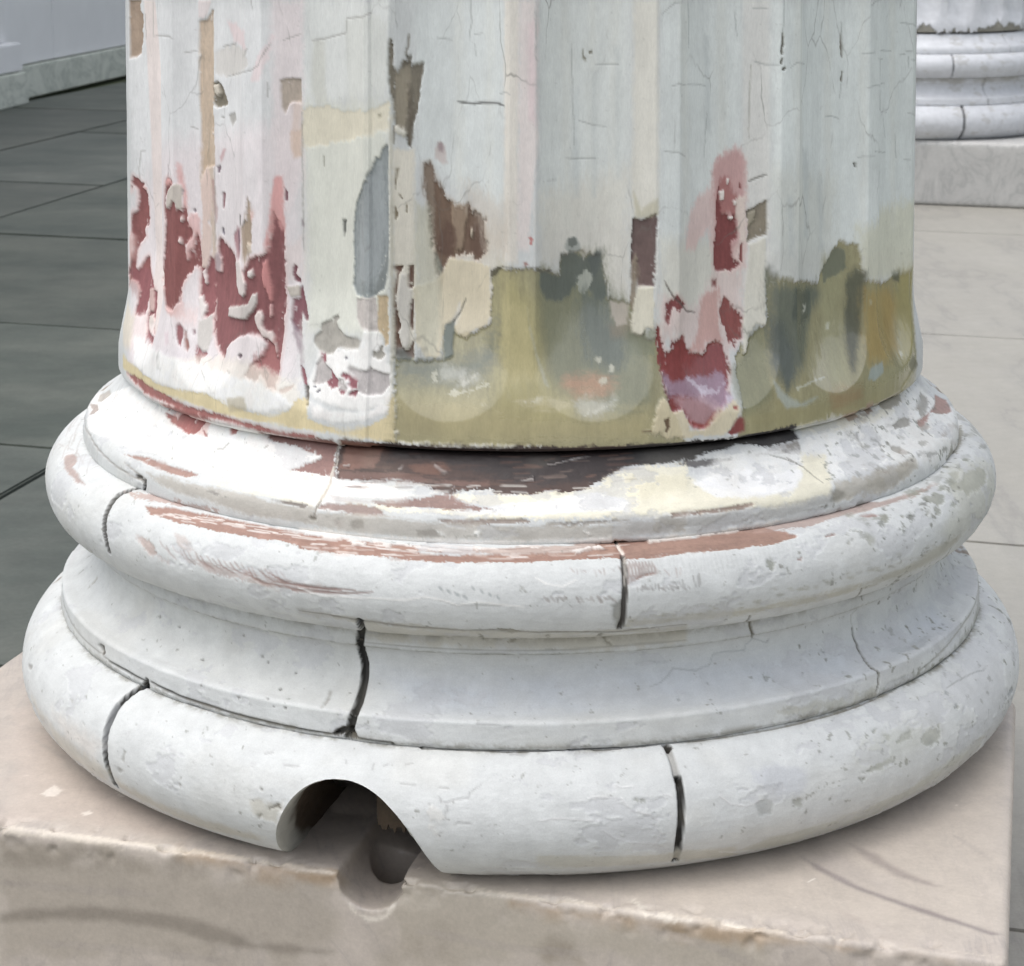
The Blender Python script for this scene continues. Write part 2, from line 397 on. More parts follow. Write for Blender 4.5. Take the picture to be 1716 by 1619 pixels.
CREASES = [(S_OFF['upper_torus'] + 0.001, S_OFF['upper_torus'] + 0.001, 0.0022),
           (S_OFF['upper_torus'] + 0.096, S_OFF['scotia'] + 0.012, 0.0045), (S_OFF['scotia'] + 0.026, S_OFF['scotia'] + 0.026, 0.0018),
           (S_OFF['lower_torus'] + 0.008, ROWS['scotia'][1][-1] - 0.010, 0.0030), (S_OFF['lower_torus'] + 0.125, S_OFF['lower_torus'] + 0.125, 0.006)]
PAINT_BASE = {'col': 'd0d2d1', 'pl': 'c1b8ad'}
STROKES = [
('col','p','e6e6e6',0.8,20,6,'v',0,0,[-4444,434,-2039,364,-2048,2065,-2452,2689,-4358,2968]),
('col','p','e9dedf',0.8,26,8,'v',0,0,[-4127,1524,-1911,1161,-1818,2962,-4238,3230,-4597,2346]),
('col','p','dcdeda',0.9,8,6,'v',0,0,[-1859,363,-1018,344,-1020,926,-1862,1080]),
('col','p','d9dacd',0.9,14,6,'v',0,0,[-1863,1060,-1020,1002,-1021,2568,-1833,2637]),
('col','p','d8dddb',0.9,14,6,'v',0,0,[-859,348,-118,339,-117,1818,-862,1363]),
('col','p','d6cfc0',0.8,22,10,'v',0,0,[-841,1765,-117,1818,-115,2543,-832,2574]),
('col','p','dadeda',0.9,12,6,'v',0,0,[131,339,875,348,879,1763,134,1899]),
('col','p','d8d3c6',0.7,22,10,'v',0,0,[134,1619,879,1441,879,2413,134,2060]),
('col','p','dfe4e1',0.9,14,6,'v',0,0,[1055,346,1890,364,1900,1569,1066,2037]),  # right-hand flutes lightened to make up for weak light there
('col','p','dcd9ca',0.7,18,8,'v',0,0,[1064,1917,1903,1982,1879,2644,1068,2570]),
('col','p','e2e8e5',0.9,14,6,'v',0,0,[2086,365,4539,439,4601,2347,2097,2067]),  # far right lightened too, lifting the dim side by colour
('col','p','d6d8d0',0.7,22,10,'v',0,0,[2094,1489,3024,1646,3027,2381,2098,2318]),
('col','p','d8d6bb',0.7,14,8,'v',0,0,[3233,2001,4592,1927,4536,2571,3188,2393]),
('col','p','e4dccf',0.8,4,2,'v',0,0,[-140,339,-27,338,-34,2055,-140,2059]),
('col','p','e6d9d4',0.8,6,3,'v',0,0,[-27,338,109,339,111,1302,43,1975,-35,1974]),
('col','p','e3cfcf',0.9,5,2,'v',0,0,[36,492,94,453,100,1144,46,1106]),
('col','p','ddd9cc',0.8,5,2,'v',0,0,[883,348,1049,345,1057,1754,879,1763]),
('col','p','e4e2dc',0.7,5,2,'v',0,0,[1890,364,2086,365,2098,2318,1904,2316]),
('col','p','e3dccb',0.9,4,2,'v',0,0,[-1020,1316,-862,1324,-857,2732,-997,2732]),
('col','p','eadcd6',0.9,3,1,'v',0,0,[-4282,429,-4127,426,-3641,2850,-4096,2927]),
('col','p','e8dbdb',0.8,8,4,'v',0,0,[-2098,364,-1869,363,-1886,1566,-2087,2065]),
('col','p','dcdcd2',0.35,9,5,'v',0,0,[-559,347,-479,347,-471,1843,-545,1845]),
('col','p','dcdcd2',0.35,9,5,'v',0,0,[-286,345,-237,344,-226,1827,-271,1832]),
('col','p','dcdcd2',0.35,9,5,'v',0,0,[302,345,373,346,386,1839,322,1837]),
('col','p','dcdcd2',0.35,9,5,'v',0,0,[527,348,585,347,601,1846,546,1845]),
('col','p','dcdcd2',0.35,9,5,'v',0,0,[697,348,770,348,784,1847,715,1846]),
('col','p','dcdcd2',0.35,9,5,'v',0,0,[1224,347,1320,350,1351,1859,1265,1847]),
('col','p','dcdcd2',0.35,9,5,'v',0,0,[1646,359,1741,361,1762,1892,1676,1889]),
('col','p','dcdcd2',0.35,9,5,'v',0,0,[2280,366,2428,372,2546,1943,2322,1913]),
('col','p','dcdcd2',0.35,9,5,'v',0,0,[2868,387,2956,389,2990,1986,2916,1983]),
('col','p','dcdcd2',0.35,9,5,'v',0,0,[3216,394,3258,394,3281,2004,3246,2002]),
('col','p','dcdcd2',0.35,9,5,'v',0,0,[4150,427,4236,429,4278,2123,4213,2118]),
('col','p','bcc3c3',0.45,7,4,'v',0,0,[554,812,598,813,606,1645,566,1644]),
('col','p','bcc3c3',0.45,7,4,'v',0,0,[744,658,785,658,793,1523,756,1525]),
('col','p','bcc3c3',0.45,7,4,'v',0,0,[403,926,450,928,456,1640,416,1639]),
('col','p','bcc3c3',0.45,7,4,'v',0,0,[2506,1395,2641,1407,2666,2044,2563,2031]),
('col','p','bcc3c3',0.45,7,4,'v',0,0,[1521,592,1579,595,1593,1231,1539,1228]),
('col','p','bcc3c3',0.45,7,4,'v',0,0,[2804,1631,2880,1636,2894,2152,2828,2146]),
('col','p','bcc3c3',0.45,7,4,'v',0,0,[2234,1698,2293,1702,2304,2120,2251,2115]),
('col','p','ddd5bd',0.9,2,2,'i',-0.2,0,[-1883,1093,-1688,1056,-1511,1088,-1219,1074,-1027,1006,-1028,1183,-1220,1236,-1687,1335,-1886,1357]),
('col','p','cfcfc4',0.7,5,2,'v',-0.1,0,[-1786,628,-1672,618,-1674,924,-1652,1038,-1756,1073,-1800,977]),
('col','p','cfd0c6',0.4,6,3,'v',0,0,[-1454,483,-1142,439,-1045,502,-1045,976,-1219,1058,-1428,1058]),
('col','p','d4cec6',0.7,2,2,'i',-0.2,0,[-2912,746,-2638,678,-2322,708,-2309,814,-2491,868,-2770,910,-2914,892]),
('col','p','ecd2d2',0.7,4,3,'i',0,0,[-2763,516,-2346,578,-2323,691,-2640,661]),
('col','p','ecd2d2',0.6,4,3,'i',0,0,[-2218,768,-2122,654,-2092,606,-2123,751,-2194,899,-2270,919]),
('col','p','a8917c',1,0.8,0.5,'i',-0.9,0,[-4430,434,-4322,432,-4324,511,-4293,538,-4302,697,-4320,819,-4363,852,-4427,859]),
('col','p','cdb79f',1,0.8,0.5,'v',-0.7,0,[-3089,543,-3045,528,-3005,521,-2953,463,-2936,463,-2945,977,-2953,1097,-2936,1335,-2936,1544,-3030,1566,-3063,1620,-3075,1241,-3089,1069]),
('col','p','e3d8d6',1,0.7,0.3,'i',0.2,0,[-3088,391,-2956,389,-2975,440,-3008,493,-3044,521,-3089,509]),
('col','p','8b8270',1,1,0.8,'i',-1.2,0,[-2954,965,-2886,949,-2823,989,-2752,1087,-2753,1112,-2857,1126,-2919,1130,-2953,1097]),
('col','p','d0c7b6',1,0.8,0.5,'i',0.6,0,[-2933,977,-2886,967,-2856,1025,-2871,1060,-2917,1036]),
('col','p','b7a899',1,0.9,0.7,'v',-0.7,0,[-2043,899,-1959,884,-1888,889,-1889,1045,-1931,1045,-1977,1053,-2013,1128,-2033,1080]),
('col','p','d7b79c',0.7,4,2,'v',0,0,[-1970,1243,-1883,1227,-1884,1407,-1944,1426,-1969,1376]),
('col','p','d9c0b0',0.6,5,2,'v',0,0,[-1960,1046,-1887,1045,-1888,1275,-1960,1277]),
('col','p','7c7464',1,0.8,0.8,'v',-1.3,0,[-1033,598,-1010,603,-1012,766,-980,828,-941,743,-919,744,-919,713,-888,712,-883,769,-799,761,-815,906,-831,995,-842,1083,-869,1146,-890,1221,-889,1310,-912,1316,-920,1246,-949,1218,-999,1172,-1003,1040,-1027,927,-1037,752]),
('col','p','a39883',0.8,3,3,'v',0,0,[-990,816,-935,780,-907,767,-897,944,-906,1043,-917,1093,-942,1194,-986,1168,-1001,1040,-997,889]),
('col','p','5f5546',0.8,2,2,'v',-0.3,0,[-907,893,-889,943,-895,1044,-876,1145,-889,1310,-912,1309,-919,1208,-915,1043]),
('col','p','d6d2c4',1,1,1.5,'v',0.6,0,[-1004,1160,-968,1174,-922,1206,-929,1239,-986,1216,-1003,1205]),
('col','c','8a8478',0.85,2.2,0.8,'i',-1,0,[-898,568,-904,644,-919,681,-916,717]),
('col','c','7a705e',0.85,2,0.8,'i',-1,0,[-1003,1166,-1002,1280]),
('col','p','85785f',1,0.7,0.4,'v',-0.5,0,[-989,1446,-971,1448,-981,1522,-992,1585,-999,1547]),
('col','p','85785f',1,0.7,0.4,'v',-0.5,0,[-968,1613,-943,1646,-948,1660,-971,1626]),
('col','p','85785f',1,0.7,0.4,'v',-0.5,0,[-1000,1688,-987,1715,-974,1755,-990,1792,-1000,1752]),
('col','p','85785f',1,0.7,0.4,'v',-0.5,0,[-924,1678,-914,1698,-918,1743,-927,1731]),
('col','p','7a5a48',1,0.8,0.7,'v',-1.2,0,[-1010,2107,-941,2098,-948,2135,-973,2158,-983,2254,-993,2313,-986,2399,-969,2460,-950,2510,-968,2570,-946,2642,-918,2678,-894,2679,-863,2621,-855,2761,-872,2798,-928,2739,-984,2713,-995,2591,-1003,2447,-1011,2287,-994,2203,-983,2145,-1010,2122]),
('col','p','6b4a3c',1,0.8,0.5,'v',-1,0,[-906,2113,-871,2103,-872,2261,-894,2259,-908,2247]),
('col','p','6b4a3c',1,0.8,0.5,'v',-1,0,[-888,2344,-871,2334,-864,2549,-880,2548,-903,2452]),
('col','p','d5d0c6',1,0.9,0.7,'v',0.5,0,[-978,2255,-954,2159,-918,2162,-908,2258,-879,2272,-886,2404,-895,2453,-885,2595,-899,2678,-941,2659,-973,2557,-953,2522,-969,2460,-982,2363]),
('col','p','555a56',0.8,3,3,'i',-0.2,0,[-991,2666,-918,2678,-864,2739,-843,2834,-981,2834]),
('col','p','8e9595',1,0.8,1,'v',-0.7,0.15,[-1047,1277,-1036,1296,-1037,1946,-1066,2088,-1084,2172,-1117,2288,-1170,2320,-1243,2329,-1337,2322,-1378,2259,-1363,2113,-1374,1972,-1361,1803,-1334,1687,-1274,1597,-1238,1536,-1211,1534,-1219,1493,-1173,1451,-1139,1375,-1110,1381,-1088,1325]),
('col','p','a6acae',0.6,9,6,'v',0,0,[-1219,1535,-1105,1422,-1064,1532,-1056,1836,-1091,2087,-1204,2233,-1325,2222,-1309,1908,-1266,1678]),
('col','p','7f8584',1,0.9,0.6,'v',-0.3,0.1,[-1034,1932,-1037,2086,-1066,2257,-1143,2302,-1161,2276,-1109,2144,-1067,2073]),
('col','p','c4bcb6',1,0.9,0.8,'i',-0.5,0,[-1336,2349,-1143,2317,-1130,2428,-1125,2558,-1190,2559,-1277,2539,-1328,2477]),
('col','p','c3ad88',1,1.2,1,'v',-0.5,0,[-1128,2309,-1065,2299,-1042,2311,-1038,2511,-1042,2637,-1066,2647,-1085,2583,-1127,2542]),
('col','p','c9c4b2',0.8,3,1.5,'v',0.3,0,[-1035,1120,-1014,1121,-990,3075,-1019,3078]),
('col','p','7d7f78',1,0.7,0.3,'v',-0.8,0,[-1495,1827,-1451,1824,-1459,1897,-1477,1950,-1489,1902]),
('col','p','9b9888',0.8,0.6,0.3,'v',-0.3,0,[-1694,1406,-1680,1405,-1680,1476,-1692,1477]),
('col','p','8f5350',1,0.8,0.7,'i',-0.7,0,[-4405,1744,-4393,1764,-4364,1762,-4330,1795,-4296,1798,-4322,1824,-4286,1841,-4259,1867,-4246,1964,-4248,2091,-4306,2147,-4280,2193,-4340,2248,-4373,2310,-4381,2389,-4387,2448,-4377,2482,-4343,2470,-4313,2417,-4277,2363,-4238,2339,-4169,2578,-4131,2656,-4278,2677,-4310,2594,-4361,2543,-4433,2539,-4570,2616,-4549,2628,-4538,2482,-4447,2382,-4404,2320,-4406,2219,-4434,2181,-4420,2035,-4363,2004,-4351,1931,-4358,1840,-4402,1823,-4417,1866,-4416,1782]),
('col','p','e1b3ab',0.9,1.5,1,'i',0.2,0,[-4322,1824,-4275,1845,-4255,1860,-4266,1826,-4297,1815]),
('col','p','a86e68',0.5,8,4,'v',0,0,[-4595,2455,-4356,2494,-4217,2443,-4131,2656,-4325,2669,-4544,2591]),
('col','p','d9b1aa',0.9,2,1.5,'v',0.2,0,[-4464,2185,-4402,2219,-4399,2305,-4407,2377,-4479,2395,-4511,2261]),
('col','p','95575a',1,0.8,0.9,'v',-0.7,0,[-4550,2479,-4224,2439,-4087,2741,-4091,2819,-4030,2871,-3996,2941,-3963,2982,-3850,3001,-3845,2962,-3696,2924,-3707,2854,-3852,2843,-3759,2901,-3938,2902,-4010,2868,-4037,2803,-3987,2765,-3894,2789,-3939,2706,-4012,2602,-4108,2563,-4154,2508,-4209,2438,-4224,2439,-4142,2657,-4142,2781,-4238,2810,-4314,2805,-4316,2758,-4299,2677,-4294,2623,-4323,2581,-4374,2556,-4436,2541,-4613,2529]),
('col','p','cfb0a8',0.9,1.5,1,'v',0.2,0,[-4160,2584,-4103,2570,-4037,2667,-3991,2743,-4066,2748,-4135,2672]),
('col','p','d5c9c0',0.9,1.4,1,'v',0.3,0,[-4056,2775,-3975,2763,-3908,2806,-3970,2832,-4029,2841]),
('col','p','ecdcd9',0.9,8,4,'v',0.2,0,[-4315,2828,-4129,2786,-4037,2887,-3978,2969,-3977,3059,-4131,3055,-4232,3048,-4309,2929]),
('col','p','e2d6c2',0.8,9,3,'v',0.1,0,[-4601,2723,-4310,2835,-4226,3055,-4517,3092,-4691,2947]),
('col','p','8f5350',1,0.9,0.9,'v',-0.7,0,[-3429,1681,-3389,1657,-3331,1664,-3311,1691,-3349,1713,-3396,1764,-3424,1800,-3435,1849,-3412,1886,-3359,1874,-3328,1818,-3282,1814,-3272,1873,-3234,1877,-3226,1851,-3209,1877,-3197,1931,-3173,1996,-3151,2014,-3158,2076,-3194,2105,-3215,2146,-3199,2245,-3194,2245,-3177,2171,-3144,2142,-3128,2049,-3111,2039,-3087,2125,-3075,2232,-3078,2283,-3136,2290,-3182,2333,-3221,2390,-3247,2438,-3251,2526,-3447,2550,-3485,2459,-3473,2301,-3453,2127,-3431,1989,-3447,1857]),
('col','p','d9a19c',0.9,2,1.5,'v',0.2,0,[-3423,1683,-3390,1663,-3337,1667,-3325,1693,-3373,1714,-3417,1732]),
('col','p','dfa9a4',0.9,5,3,'v',0,0,[-3262,1541,-3231,1560,-3215,1631,-3209,1704,-3195,1756,-3193,1863,-3220,1851,-3226,1758,-3246,1693,-3258,1692,-3269,1614]),
('col','p','c9bfb4',1,0.8,0.5,'i',0.3,0,[-3318,1706,-3270,1690,-3245,1696,-3228,1732,-3227,1797,-3233,1875,-3271,1878,-3279,1834,-3312,1806,-3336,1845,-3359,1861,-3407,1879,-3399,1810,-3382,1755,-3349,1726]),
('col','p','e3cfca',1,0.8,0.6,'i',0.5,0,[-3248,1933,-3234,1924,-3223,1945,-3230,1972,-3250,1973]),
('col','p','e3cfca',1,0.8,0.6,'i',0.5,0,[-3260,2079,-3245,2081,-3232,2106,-3236,2130,-3261,2119,-3265,2102]),
('col','p','e5b8b4',0.85,2.5,3,'v',0.2,0,[-3194,1930,-3151,1902,-3081,1911,-3078,2124,-3096,2072,-3114,2027,-3136,2061,-3142,2135,-3192,2171,-3200,2240,-3213,2171,-3192,2118,-3151,2070,-3156,2015,-3194,1991]),
('col','p','77707a',1,0.6,0.3,'v',-0.6,0,[-3229,1724,-3219,1731,-3221,1758,-3227,1765]),
('col','p','80727a',1,0.6,0.3,'v',-0.6,0,[-3144,1869,-3131,1860,-3125,1881,-3134,1889,-3146,1885]),
('col','c','a8989c',0.85,1.6,0.8,'i',-1,0,[-3374,1563,-3368,1647]),
('col','p','8f5350',1,0.9,0.8,'v',-0.7,0,[-3482,2332,-3201,2304,-3226,2378,-3232,2438,-3251,2453,-3246,2554,-3283,2586,-3326,2622,-3378,2622,-3436,2615,-3457,2513,-3486,2465,-3944,2480]),
('col','p','e2b5ae',0.8,4,3,'v',0,0,[-3435,2611,-3327,2629,-3250,2559,-3217,2551,-3184,2652,-3283,2660,-3414,2655]),
('col','p','eed6d3',0.8,12,6,'v',0,0,[-3249,2562,-3077,2598,-3053,2696,-3194,2710,-3280,2689]),
('col','p','995f62',1,0.8,0.8,'v',-0.6,0,[-3262,2724,-3236,2711,-3196,2731,-3178,2795,-3184,2841,-3183,2869,-3207,2866,-3244,2818,-3261,2770]),
('col','p','9c6a60',1,0.8,0.8,'v',-0.6,0,[-3175,2751,-3150,2764,-3135,2805,-3100,2832,-3084,2865,-3092,2898,-3128,2878,-3155,2824]),
('col','p','8b6a70',1,0.6,0.4,'i',-0.5,0,[-3084,2742,-3061,2740,-3052,2764,-3070,2771]),
('col','p','deccd0',0.8,4,3,'v',0,0,[-3430,2800,-3367,2791,-3329,2874,-3395,2886]),
('col','p','d5cdd4',0.5,12,6,'i',0,0,[-3415,2931,-3224,2917,-3059,2928,-3087,3017,-3316,3036,-3429,3010]),
('col','p','9b9490',1,0.7,0.5,'i',-0.5,0,[-3168,2988,-3140,2979,-3114,2969,-3102,2982,-3133,2993,-3157,2999]),
('col','p','cbb296',0.8,5,4,'v',0,0,[-3079,1436,-2942,1427,-2939,1689,-2924,1953,-2921,2087,-2932,2221,-2955,2215,-2973,2024,-3012,1828,-3066,1765,-3078,1632]),
('col','p','e2c9bd',0.95,1.6,1.4,'v',0.2,0,[-3074,1671,-3049,1617,-3023,1545,-3000,1602,-2967,1651,-2961,1757,-2985,1931,-3013,1960,-2973,1991,-2974,2090,-2988,2193,-3014,2281,-3070,2299,-3074,2030,-3063,1897,-3074,1804]),
('col','p','aa756e',0.7,2.5,2,'v',-0.1,0,[-2967,1647,-2942,1645,-2921,1820,-2896,1845,-2907,1951,-2931,1967,-2940,1861]),
('col','p','96585a',1,0.9,0.8,'v',-0.6,0,[-3070,2299,-3014,2287,-2989,2213,-2944,2215,-2933,2354,-2894,2497,-3050,2510,-3077,2380,-3056,2365,-3024,2396,-3011,2388,-3032,2336]),
('col','p','96585a',1,0.9,0.8,'v',-0.6,0,[-3078,2297,-2949,2286,-2922,2371,-2898,2496,-2879,2586,-2913,2604,-2957,2644,-2998,2626,-3030,2529,-3052,2481,-3068,2439]),
('col','p','e9d9d6',1,1,1,'v',0.4,0,[-3064,2317,-3034,2293,-3014,2356,-3010,2399,-3030,2402]),
('col','p','ece3df',1,1,0.8,'i',0.4,0,[-3066,2511,-3041,2480,-3020,2529,-2979,2547,-2967,2594,-2992,2627,-2988,2655,-3028,2636]),
('col','p','cec8c2',1,0.9,0.7,'i',0.3,0,[-3040,2667,-2961,2637,-2913,2604,-2890,2615,-2854,2732,-2849,2802,-2865,2862,-2930,2880,-2985,2846,-3027,2751]),
('col','p','96585a',1,0.8,0.6,'v',-0.5,0,[-2876,2637,-2848,2633,-2831,2673,-2829,2729,-2842,2731]),
('col','p','a06468',1,0.9,0.9,'i',-0.5,0,[-3010,2857,-2977,2855,-2928,2884,-2871,2876,-2851,2888,-2889,2914,-2920,2925,-2922,2969,-2933,3003,-2967,2951,-3000,2906]),
('col','p','d6d2d2',0.5,14,8,'v',0,0,[-2924,1427,-2214,1367,-2218,1747,-2325,1691,-2625,1924,-2726,2108,-2920,2053]),
('col','p','9a878b',1,0.6,0.5,'i',-0.6,0,[-2903,1553,-2863,1541,-2859,1565,-2879,1590,-2900,1578]),
('col','p','9a7478',1,0.6,0.4,'v',-0.6,0,[-2830,1732,-2794,1723,-2795,1744,-2814,1839,-2831,1839]),
('col','p','77707a',1,0.6,0.4,'v',-0.6,0,[-2846,1986,-2816,1981,-2806,2024,-2823,2031,-2842,2013]),
('col','p','caa1a2',0.8,3,2,'v',0,0,[-2863,1475,-2818,1418,-2792,1419,-2830,1491,-2857,1514]),
('col','p','8c5354',1,0.9,0.7,'v',-0.8,0,[-2879,2082,-2861,2058,-2824,2084,-2756,2110,-2704,2143,-2657,2179,-2641,2277,-2618,2384,-2538,2438,-2226,2406,-2225,2263,-2272,2268,-2312,2270,-2342,2241,-2351,2209,-2311,2167,-2272,2131,-2223,2127,-2226,2406,-2904,2497,-2939,2355,-2931,2315,-2850,2299,-2857,2201,-2876,2169]),
('col','p','ad989b',0.9,1.5,1,'v',0,0,[-2939,2188,-2876,2161,-2852,2234,-2863,2295,-2933,2310]),
('col','p','ab7a80',0.9,2,2,'v',-0.4,0,[-2660,2015,-2583,1945,-2535,1953,-2512,2040,-2541,2150,-2575,2202,-2609,2120,-2654,2060]),
('col','p','7d5f6c',0.9,0.8,0.6,'v',-0.3,0,[-2585,1972,-2537,1959,-2535,2110,-2563,2119]),
('col','p','a8927a',0.95,2,2,'v',-0.6,0,[-2321,1692,-2285,1784,-2277,1881,-2278,1944,-2290,2075,-2331,2129,-2351,2165,-2456,2149,-2483,2036,-2512,1943,-2338,1866,-2337,1755]),
('col','p','d6c5b0',0.9,1.5,1,'i',0.2,0,[-2329,2013,-2280,2035,-2271,2079,-2310,2096,-2333,2052]),
('col','p','dfa08f',0.6,2,1,'v',0,0,[-2297,1811,-2257,1808,-2267,1853,-2286,1881]),
('col','p','85807c',0.9,0.6,0.4,'v',-0.4,0,[-2535,1848,-2489,1855,-2490,1927,-2533,1933]),
('col','p','85807c',0.9,0.6,0.4,'v',-0.4,0,[-2365,1874,-2348,1867,-2353,1892,-2418,1910]),
('col','p','8c5354',1,0.9,0.8,'v',-0.8,0,[-2872,2067,-2770,2101,-2669,2149,-2622,2202,-2602,2347,-2511,2421,-2371,2410,-2353,2319,-2470,2253,-2351,2224,-2295,2140,-2185,2101,-2138,2085,-2112,1955,-2097,1798,-2071,1840,-2028,1927,-2019,2158,-2008,2532,-2003,2874,-1995,3029,-2064,3022,-2145,2941,-2250,3057,-2232,3012,-2316,2962,-2254,2881,-2145,2796,-2120,2722,-2187,2668,-2298,2665,-2433,2700,-2558,2763,-2620,2815,-2566,2887,-2638,2878,-2790,2796,-2871,2614,-2926,2370,-2937,2311,-2846,2295,-2860,2215,-2887,2127]),
('col','p','e2a39f',0.95,3,2.5,'v',0,0,[-2097,1556,-2030,1542,-2019,1626,-2024,1927,-2059,1898,-2092,1798,-2106,1955,-2132,2071,-2144,2013,-2117,1870,-2103,1726]),
('col','p','d98f8c',0.9,1.4,1,'v',0.1,0,[-2166,2143,-2138,2129,-2120,2217,-2107,2302,-2098,2418,-2118,2433,-2145,2345,-2177,2245]),
('col','p','e6b6b2',0.9,1,0.8,'v',0.2,0,[-2125,2446,-2104,2446,-2095,2519,-2116,2533]),
('col','p','ccc4be',1,0.8,0.5,'i',0.4,0,[-2685,2533,-2491,2497,-2319,2455,-2274,2384,-2231,2373,-2227,2438,-2275,2510,-2344,2569,-2549,2595,-2679,2599]),
('col','p','ddd2cd',1,0.8,0.6,'v',0.4,0,[-2622,2202,-2532,2175,-2470,2253,-2352,2305,-2351,2385,-2415,2421,-2511,2421,-2585,2360]),
('col','p','ddd2cd',1,0.8,0.4,'i',0.4,0,[-2322,2222,-2273,2206,-2256,2244,-2285,2271,-2323,2266]),
('col','p','e0cfc9',1,1,0.8,'i',0.3,0,[-2231,2498,-2179,2487,-2164,2535,-2179,2594,-2126,2635,-2086,2634,-2048,2705,-2019,2846,-2060,2733,-2116,2678,-2177,2667,-2221,2615,-2259,2544]),
('col','p','e2d8d8',0.95,1.5,1,'i',0.3,0,[-2605,2815,-2495,2731,-2321,2669,-2187,2685,-2120,2722,-2145,2796,-2261,2823,-2272,2898,-2365,2999,-2497,3046,-2617,2917]),
('col','p','7d6a72',1,0.6,0.3,'i',-0.5,0,[-2422,2826,-2360,2817,-2358,2843,-2397,2853]),
('col','p','8a7a80',1,0.5,0.3,'i',-0.5,0,[-2532,2956,-2482,2970,-2502,2983]),
('col','p','b26d6a',0.7,6,5,'v',0,0,[-2127,2738,-2061,2676,-2011,2846,-1995,3029,-2064,3022,-2145,2941,-2243,2953,-2272,2898,-2217,2819]),
('col','p','a0656a',1,0.7,0.5,'i',-0.4,0,[-2251,3044,-2207,3015,-2184,3020,-2217,3057]),
('col','p','e6d6d2',0.6,6,4,'v',0,0,[-2014,2042,-1883,1953,-1885,2269,-2003,2274]),
('col','p','8a6068',1,0.7,0.4,'v',-0.5,0,[-2019,1626,-1997,1656,-1998,1720,-2016,1713]),
('col','p','86525a',1,0.8,0.7,'v',-0.7,0,[-1950,2156,-1924,2177,-1934,2228,-1902,2256,-1851,2413,-1808,2539,-1835,2546,-1877,2485,-1852,2667,-1913,2613,-1954,2553,-1952,2402,-1895,2393,-1894,2300,-1950,2273,-1966,2214]),
('col','p','96808a',0.8,3,2,'v',0,0,[-1954,2544,-1846,2653,-1790,2846,-1821,2835,-1880,2711,-1928,2628]),
('col','p','8a5058',1,0.8,0.6,'v',-0.6,0,[-1827,2848,-1784,2874,-1729,2980,-1745,2989,-1801,2918]),
('col','p','c5bcb0',1,0.9,0.6,'i',0.4,0,[-2002,2317,-1901,2301,-1905,2373,-1970,2388]),
('col','p','955a56',1,0.9,0.8,'i',-0.4,0,[-1967,3025,-1904,3002,-1852,2982,-1865,3019,-1928,3052,-1962,3053]),
('col','p','77706a',1,0.7,0.4,'v',-1.2,0,[-1757,2982,-1725,2981,-1695,3108,-1708,3109]),
('col','p','a5989c',0.9,0.6,0.3,'v',-0.4,0,[-1890,1839,-1864,1880,-1882,1924]),
('col','p','d9dad4',0.7,10,5,'i',0,0,[-1859,2573,-1745,2620,-1688,2737,-1753,2864,-1820,2802]),
('col','p','eceae6',0.95,4,3,'i',0.2,0,[-1732,2948,-1700,2859,-1683,2763,-1593,2735,-1498,2706,-1273,2685,-1234,2562,-1109,2564,-1059,2706,-1015,2800,-1002,3003,-1181,3110,-1423,3098,-1607,3069,-1715,3014]),
('col','p','a8a399',1,0.9,0.6,'i',-0.6,0,[-1697,2590,-1691,2555,-1654,2540,-1606,2528,-1570,2498,-1530,2483,-1511,2505,-1540,2534,-1517,2572,-1450,2612,-1363,2618,-1309,2615,-1276,2636,-1293,2684,-1364,2696,-1437,2700,-1507,2707,-1549,2751,-1608,2758,-1690,2731,-1745,2686,-1742,2647,-1684,2603]),
('col','p','b4adaa',1,0.9,0.6,'i',-0.6,0,[-1688,2832,-1652,2782,-1608,2811,-1549,2845,-1514,2875,-1516,2908,-1568,2940,-1617,2965,-1694,2960,-1676,2924]),
('col','p','93545c',1,0.8,0.5,'i',-0.6,0,[-1657,2754,-1618,2758,-1600,2803,-1617,2812,-1652,2782]),
('col','p','93545c',1,0.8,0.5,'i',-0.6,0,[-1540,2851,-1491,2892,-1457,2915,-1456,2962,-1508,2983,-1536,2962,-1568,2940,-1526,2909]),
('col','p','b6afad',1,0.9,0.6,'i',-0.6,0,[-1385,2826,-1357,2811,-1307,2824,-1252,2835,-1200,2826,-1177,2795,-1151,2821,-1077,2836,-1027,2847,-1020,2922,-1078,2987,-1164,2996,-1232,2993,-1267,2976,-1278,2916,-1320,2873,-1370,2857]),
('col','p','b4adaa',1,0.9,0.5,'i',-0.5,0,[-1449,2906,-1401,2908,-1393,2941,-1352,2963,-1385,2987,-1434,2980,-1455,2949]),
('col','p','93545c',1,0.8,0.6,'i',-0.5,0,[-1420,2857,-1369,2866,-1278,2909,-1275,2950,-1258,2975,-1287,3012,-1348,3003,-1325,2968,-1376,2938,-1399,2901,-1441,2894]),
('col','p','93545c',1,0.8,0.5,'i',-0.5,0,[-1439,2976,-1369,2982,-1383,3006,-1424,3007]),
('col','p','f0ece8',1,0.7,0.6,'i',0.4,0,[-1394,2915,-1367,2901,-1351,2922,-1376,2936,-1317,2960,-1275,2950,-1266,2960,-1316,2972,-1340,2990,-1362,2984,-1354,2957]),
('col','p','a8a399',1,0.9,0.5,'i',-0.5,0,[-1173,2712,-1157,2685,-1135,2703,-1117,2688,-1100,2647,-1084,2653,-1087,2687,-1068,2713,-1082,2735,-1122,2749,-1148,2731,-1168,2739]),
('col','p','817f88',1,0.5,0.3,'i',-0.4,0,[-1426,2764,-1409,2752,-1391,2761,-1410,2774]),
('col','p','817f88',1,0.5,0.3,'i',-0.4,0,[-1644,3014,-1610,2993,-1599,3001,-1630,3023]),
('col','p','817f88',1,0.5,0.3,'i',-0.4,0,[-1680,2974,-1647,2974,-1651,2989,-1671,2987]),
